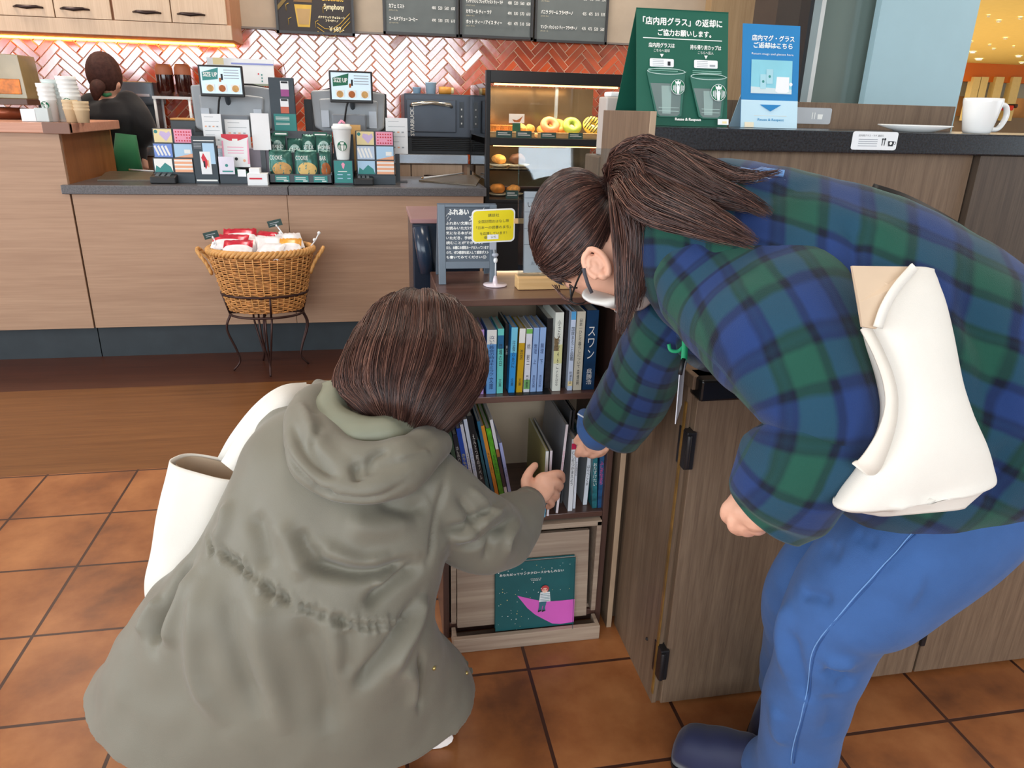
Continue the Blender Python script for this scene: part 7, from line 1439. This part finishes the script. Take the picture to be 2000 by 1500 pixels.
# lanyard with name card
GRL = mat('green_ribbon', (36, 160, 110), .6)
t = thing('name_lanyard', ad(1325, 740, 1.22), 'bright green lanyard with a white card hanging under the plaid jacket', 'lanyard')
def ribbon(pts, w_, m, name, par, k=20, th=.0012):
    q = cat(Q(*pts), k); b_ = MB(); vs = []
    for i in range(k):
        tn = nrm(q[min(i+1, k-1)]-q[max(0, i-1)]); s_ = nrm(np.cross(tn, fw)); nn = np.cross(s_, tn); W_k = w_ if np.isscalar(w_) else np.interp(i/(k-1), np.linspace(0, 1, len(w_)), w_)
        for a_, c_ in ((-1, -th), (1, -th), (1, th), (-1, th)): vs.append(q[i]+s_*a_*W_k+nn*c_)
    b_.add(vs, [(i*4+j, i*4+(j+1) % 4, (i+1)*4+(j+1) % 4, (i+1)*4+j) for i in range(k-1) for j in range(4)]+[(0, 1, 2, 3), tuple((k-1)*4+j for j in (3, 2, 1, 0))], m, True); return b_.build(name, par)
ribbon([(1338, 640, 1.18), (1338, 668, 1.19), (1336, 702, 1.20)], .0050, GRL, 'ribbon', t); ribbon([(1306, 672, 1.2), (1310, 684, 1.2), (1324, 686, 1.2), (1336, 676, 1.2)], .0028, GRL, 'ribbon', t)
b = MB(); b.tube(Q((1335, 700, 1.2), (1331, 718, 1.2), (1328, 732, 1.2)), .004, BLK, 8); b.build('clasp', t)
b = MB(); b.prism([(0, 0), (1, 0), (1, 1), (0, 1)], ad(1318, 828, 1.22), ad(1330, 790, 1.29)-ad(1318, 828, 1.22), ad(1326, 732, 1.20)-ad(1318, 828, 1.22), .0015, mat('card_white', (206, 206, 214), .4)); b.build('name_card', t)
# her tote under the arm
t = thing('tote_bag', ad(1790, 1000, .88), 'pale cream canvas tote clamped under the plaid arm of the bending person', 'tote bag')
rg = [R((1668, 520), (1826, 524), .85, .012), R((1676, 560), (1834, 565), .85, .022), R((1692, 650), (1848, 650), .85, .032), R((1722, 750), (1866, 735), .85, .036), R((1722, 830), (1888, 800), .85, .038), R((1684, 905), (1918, 865), .855, .040), R((1640, 975), (1938, 925), .86, .034), R((1640, 988), (1934, 940), .862, .028), R((1712, 1008), (1885, 992), .865, .012)]
v, f, _ = loft(rg, 60, 60, True, 2.4); v = wob(v, f, .005, 9., 6.)
v = crease(v, f, [(Z4((790, 430), (770, 560), (740, 700), (720, 850), (740, 1050), (780, 1290)), .014, .016), (Z4((700, 430), (680, 560), (660, 700), (680, 860), (690, 1000)), .016, -.012), (Z4((870, 800), (920, 950), (1000, 1180)), .012, .008), (Z4((440, 1280), (560, 1270), (680, 1290), (780, 1300)), .006, -.007), (Z4((790, 1300), (900, 1270), (1010, 1190)), .006, -.006), (Z4((720, 1150), (730, 1230), (770, 1290)), .006, -.008)])
fin(v, f, CANV, 'bag_body', t)
ribbon([(1690, 640, .83), (1716, 690, .822), (1736, 745, .82), (1741, 795, .82), (1728, 850, .822), (1700, 905, .83), (1682, 918, .84)], [.006, .006, .0065, .007, .009, .013, .013], mat('canvas_strap', (222, 214, 202), .8, bump=.1, bs=1200), 'strap', t, 26, .0015)
b = MB(); pts = [(1664, 519), (1786, 521), (1752, 560), (1728, 600), (1712, 642), (1684, 638), (1678, 590)]; P3 = [ad(x, y, .822 if y > 530 else .835) for x, y in pts]; vs = [p for p in P3]+[p+fw*.004 for p in P3]; n = len(pts); b.add(vs, [tuple(range(n)), tuple(range(n, 2*n))[::-1]]+[(i, (i+1) % n, n+(i+1) % n, n+i) for i in range(n)], CANI); b.build('strap_fold', t, label='tan folded inner side of the strap')
ribbon([(1786, 521, .825), (1752, 560, .818), (1728, 600, .815), (1714, 640, .815)], .005, CANV, 'strap_edge', t, 16, .0015)
# dark shoulder strap of another bag on her back
t = thing('shoulder_strap', ad(1800, 420, 1.04), 'black shoulder bag strap with gold buckle on the back of the plaid jacket', 'bag strap')
ribbon([(1700, 372, 1.045), (1760, 392, 1.03), (1820, 422, 1.02), (1870, 452, 1.02), (1905, 482, 1.02)], .010, BLK, 'strap', t, 20, .003)
b = MB(); b.tube([ad(1852+7*math.cos(a), 441+6*math.sin(a), 1.0) for a in np.linspace(0, 2*math.pi, 14, endpoint=False)], .0018, GOLDM, 6, closed=True); b.ball(ad(1868, 452, 1.0), .004, GOLDM, 8); b.ball(ad(1883, 470, 1.0), .003, GOLDM, 8); b.build('buckle', t)

# ---------------------------------------------------------------- the barista behind the counter
BY = 4.82
bp_ = lambda x, y, Y=BY: at(x, y, Y)
w3 = thing('person', V(bp_(225, 300)[0], BY, 0), 'cafe worker behind the counter in black shirt and green apron, hair tied low', 'person')
hd = bp_(206, 152); b = MB(); b.ball(hd, (.082, .098, .112), SKIN, 20); b.tube([bp_(205, 175), bp_(212, 196)], [.055, .06], SKIN, 12); b.ball(bp_(228, 163, BY-.03), (.02, .03, .03), SKIN, 10)
b.tube([bp_(215, 196), bp_(222, 240), bp_(226, 290), bp_(228, 330)], [.08, .10, .09, .10], SKIN, 16); px_ = bp_(228, 330)[0]; zq = bp_(228, 330)[2]
for s in (-.08, .08): capsule(b, [V(px_+s, BY, zq), V(px_+s, BY, .45), V(px_+s, BY, .08)], [.09, .07, .045], SKIN); capsule(b, [V(px_+s, BY+.03, .04), V(px_+s, BY+.14, .035)], [.04, .03], SKIN)
capsule(b, [bp_(258, 206), bp_(276, 240, BY-.03), bp_(268, 275, BY+.03), bp_(262, 292, BY+.1)], [.05, .045, .036, .03], SKIN); capsule(b, [bp_(172, 208), bp_(165, 240, BY+.02), bp_(180, 270, BY+.15)], [.05, .045, .035], SKIN)
hb_ = bp_(262, 314, BY-.02); b.ball(hb_, (.045, .03, .035), SKIN, 12)
for i in range(4): b.tube([hb_+V(.02, -.01, .015-.012*i), hb_+V(.06, -.02, .01-.014*i), hb_+V(.075, 0, -.004-.014*i)], [.01, .009, .008], SKIN, 8)
v, f = remesh(b, .008, 4); fin(v, f, SKIN, 'body', w3)
BSH = mat('black_shirt', (22, 21, 24), .8, sheen=.2)
b = MB(); b.tube([bp_(213, 192), bp_(216, 202), bp_(222, 225), bp_(226, 262), bp_(228, 330)], [.07, .14, .175, .16, .165], BSH, 20, up=(0, 1, 0), flat=.75); b.tube(cat([bp_(250, 203), bp_(272, 228, BY-.03), bp_(283, 256, BY-.03), bp_(266, 274, BY)], 14), list(np.linspace(.075, .06, 14)), BSH, 14); b.tube(cat([bp_(182, 205), bp_(168, 230, BY), bp_(176, 265, BY+.1)], 12), list(np.linspace(.075, .05, 12)), BSH, 14); b.ball(bp_(250, 203), .075, BSH, 12); b.ball(bp_(182, 205), .07, BSH, 12)
v, f = remesh(b, .01, 6); fin(wob(v, f, .01, 10), f, BSH, 'shirt', w3)
APR = mat('apron_green', (22, 104, 60), .7, sheen=.2)
b = MB(); A_ = bp_(232, 330, BY-.16); b.tube([bp_(246, 262, BY-.12), bp_(247, 300, BY-.13), bp_(250, 345, BY-.14)], [.055, .07, .09], APR, 14, flat=.5, up=(0, 1, 0)); b.build('apron', w3)
b = MB(); b.tube(cat([bp_(196, 182, BY-.06), bp_(206, 186, BY-.09), bp_(216, 184, BY-.06)], 8), .01, APR, 8); b.build('apron_strap', w3)
b = MB(); hc_ = bp_(205, 148); b.ball(hc_+V(0, -.012, .008), (.092, .104, .12), HAIR[1], 22, X=(1, 0, 0), Z=(0, -.25, 1)); v, f = remesh(b, .008, 2); fin(v, f, mat('matt_brown_hair', (66, 40, 34), .7, var=.3, vs=60, spec=.25), 'hair', w3)
b = MB(); b.tube(cat([bp_(196, 162, BY-.08), bp_(189, 174, BY-.12), bp_(187, 196, BY-.12)], 8), [.026, .034, .038, .038, .034, .028, .02, .01], mat('matt_brown_hair', (0, 0, 0)), 12); b.build('ponytail', w3)
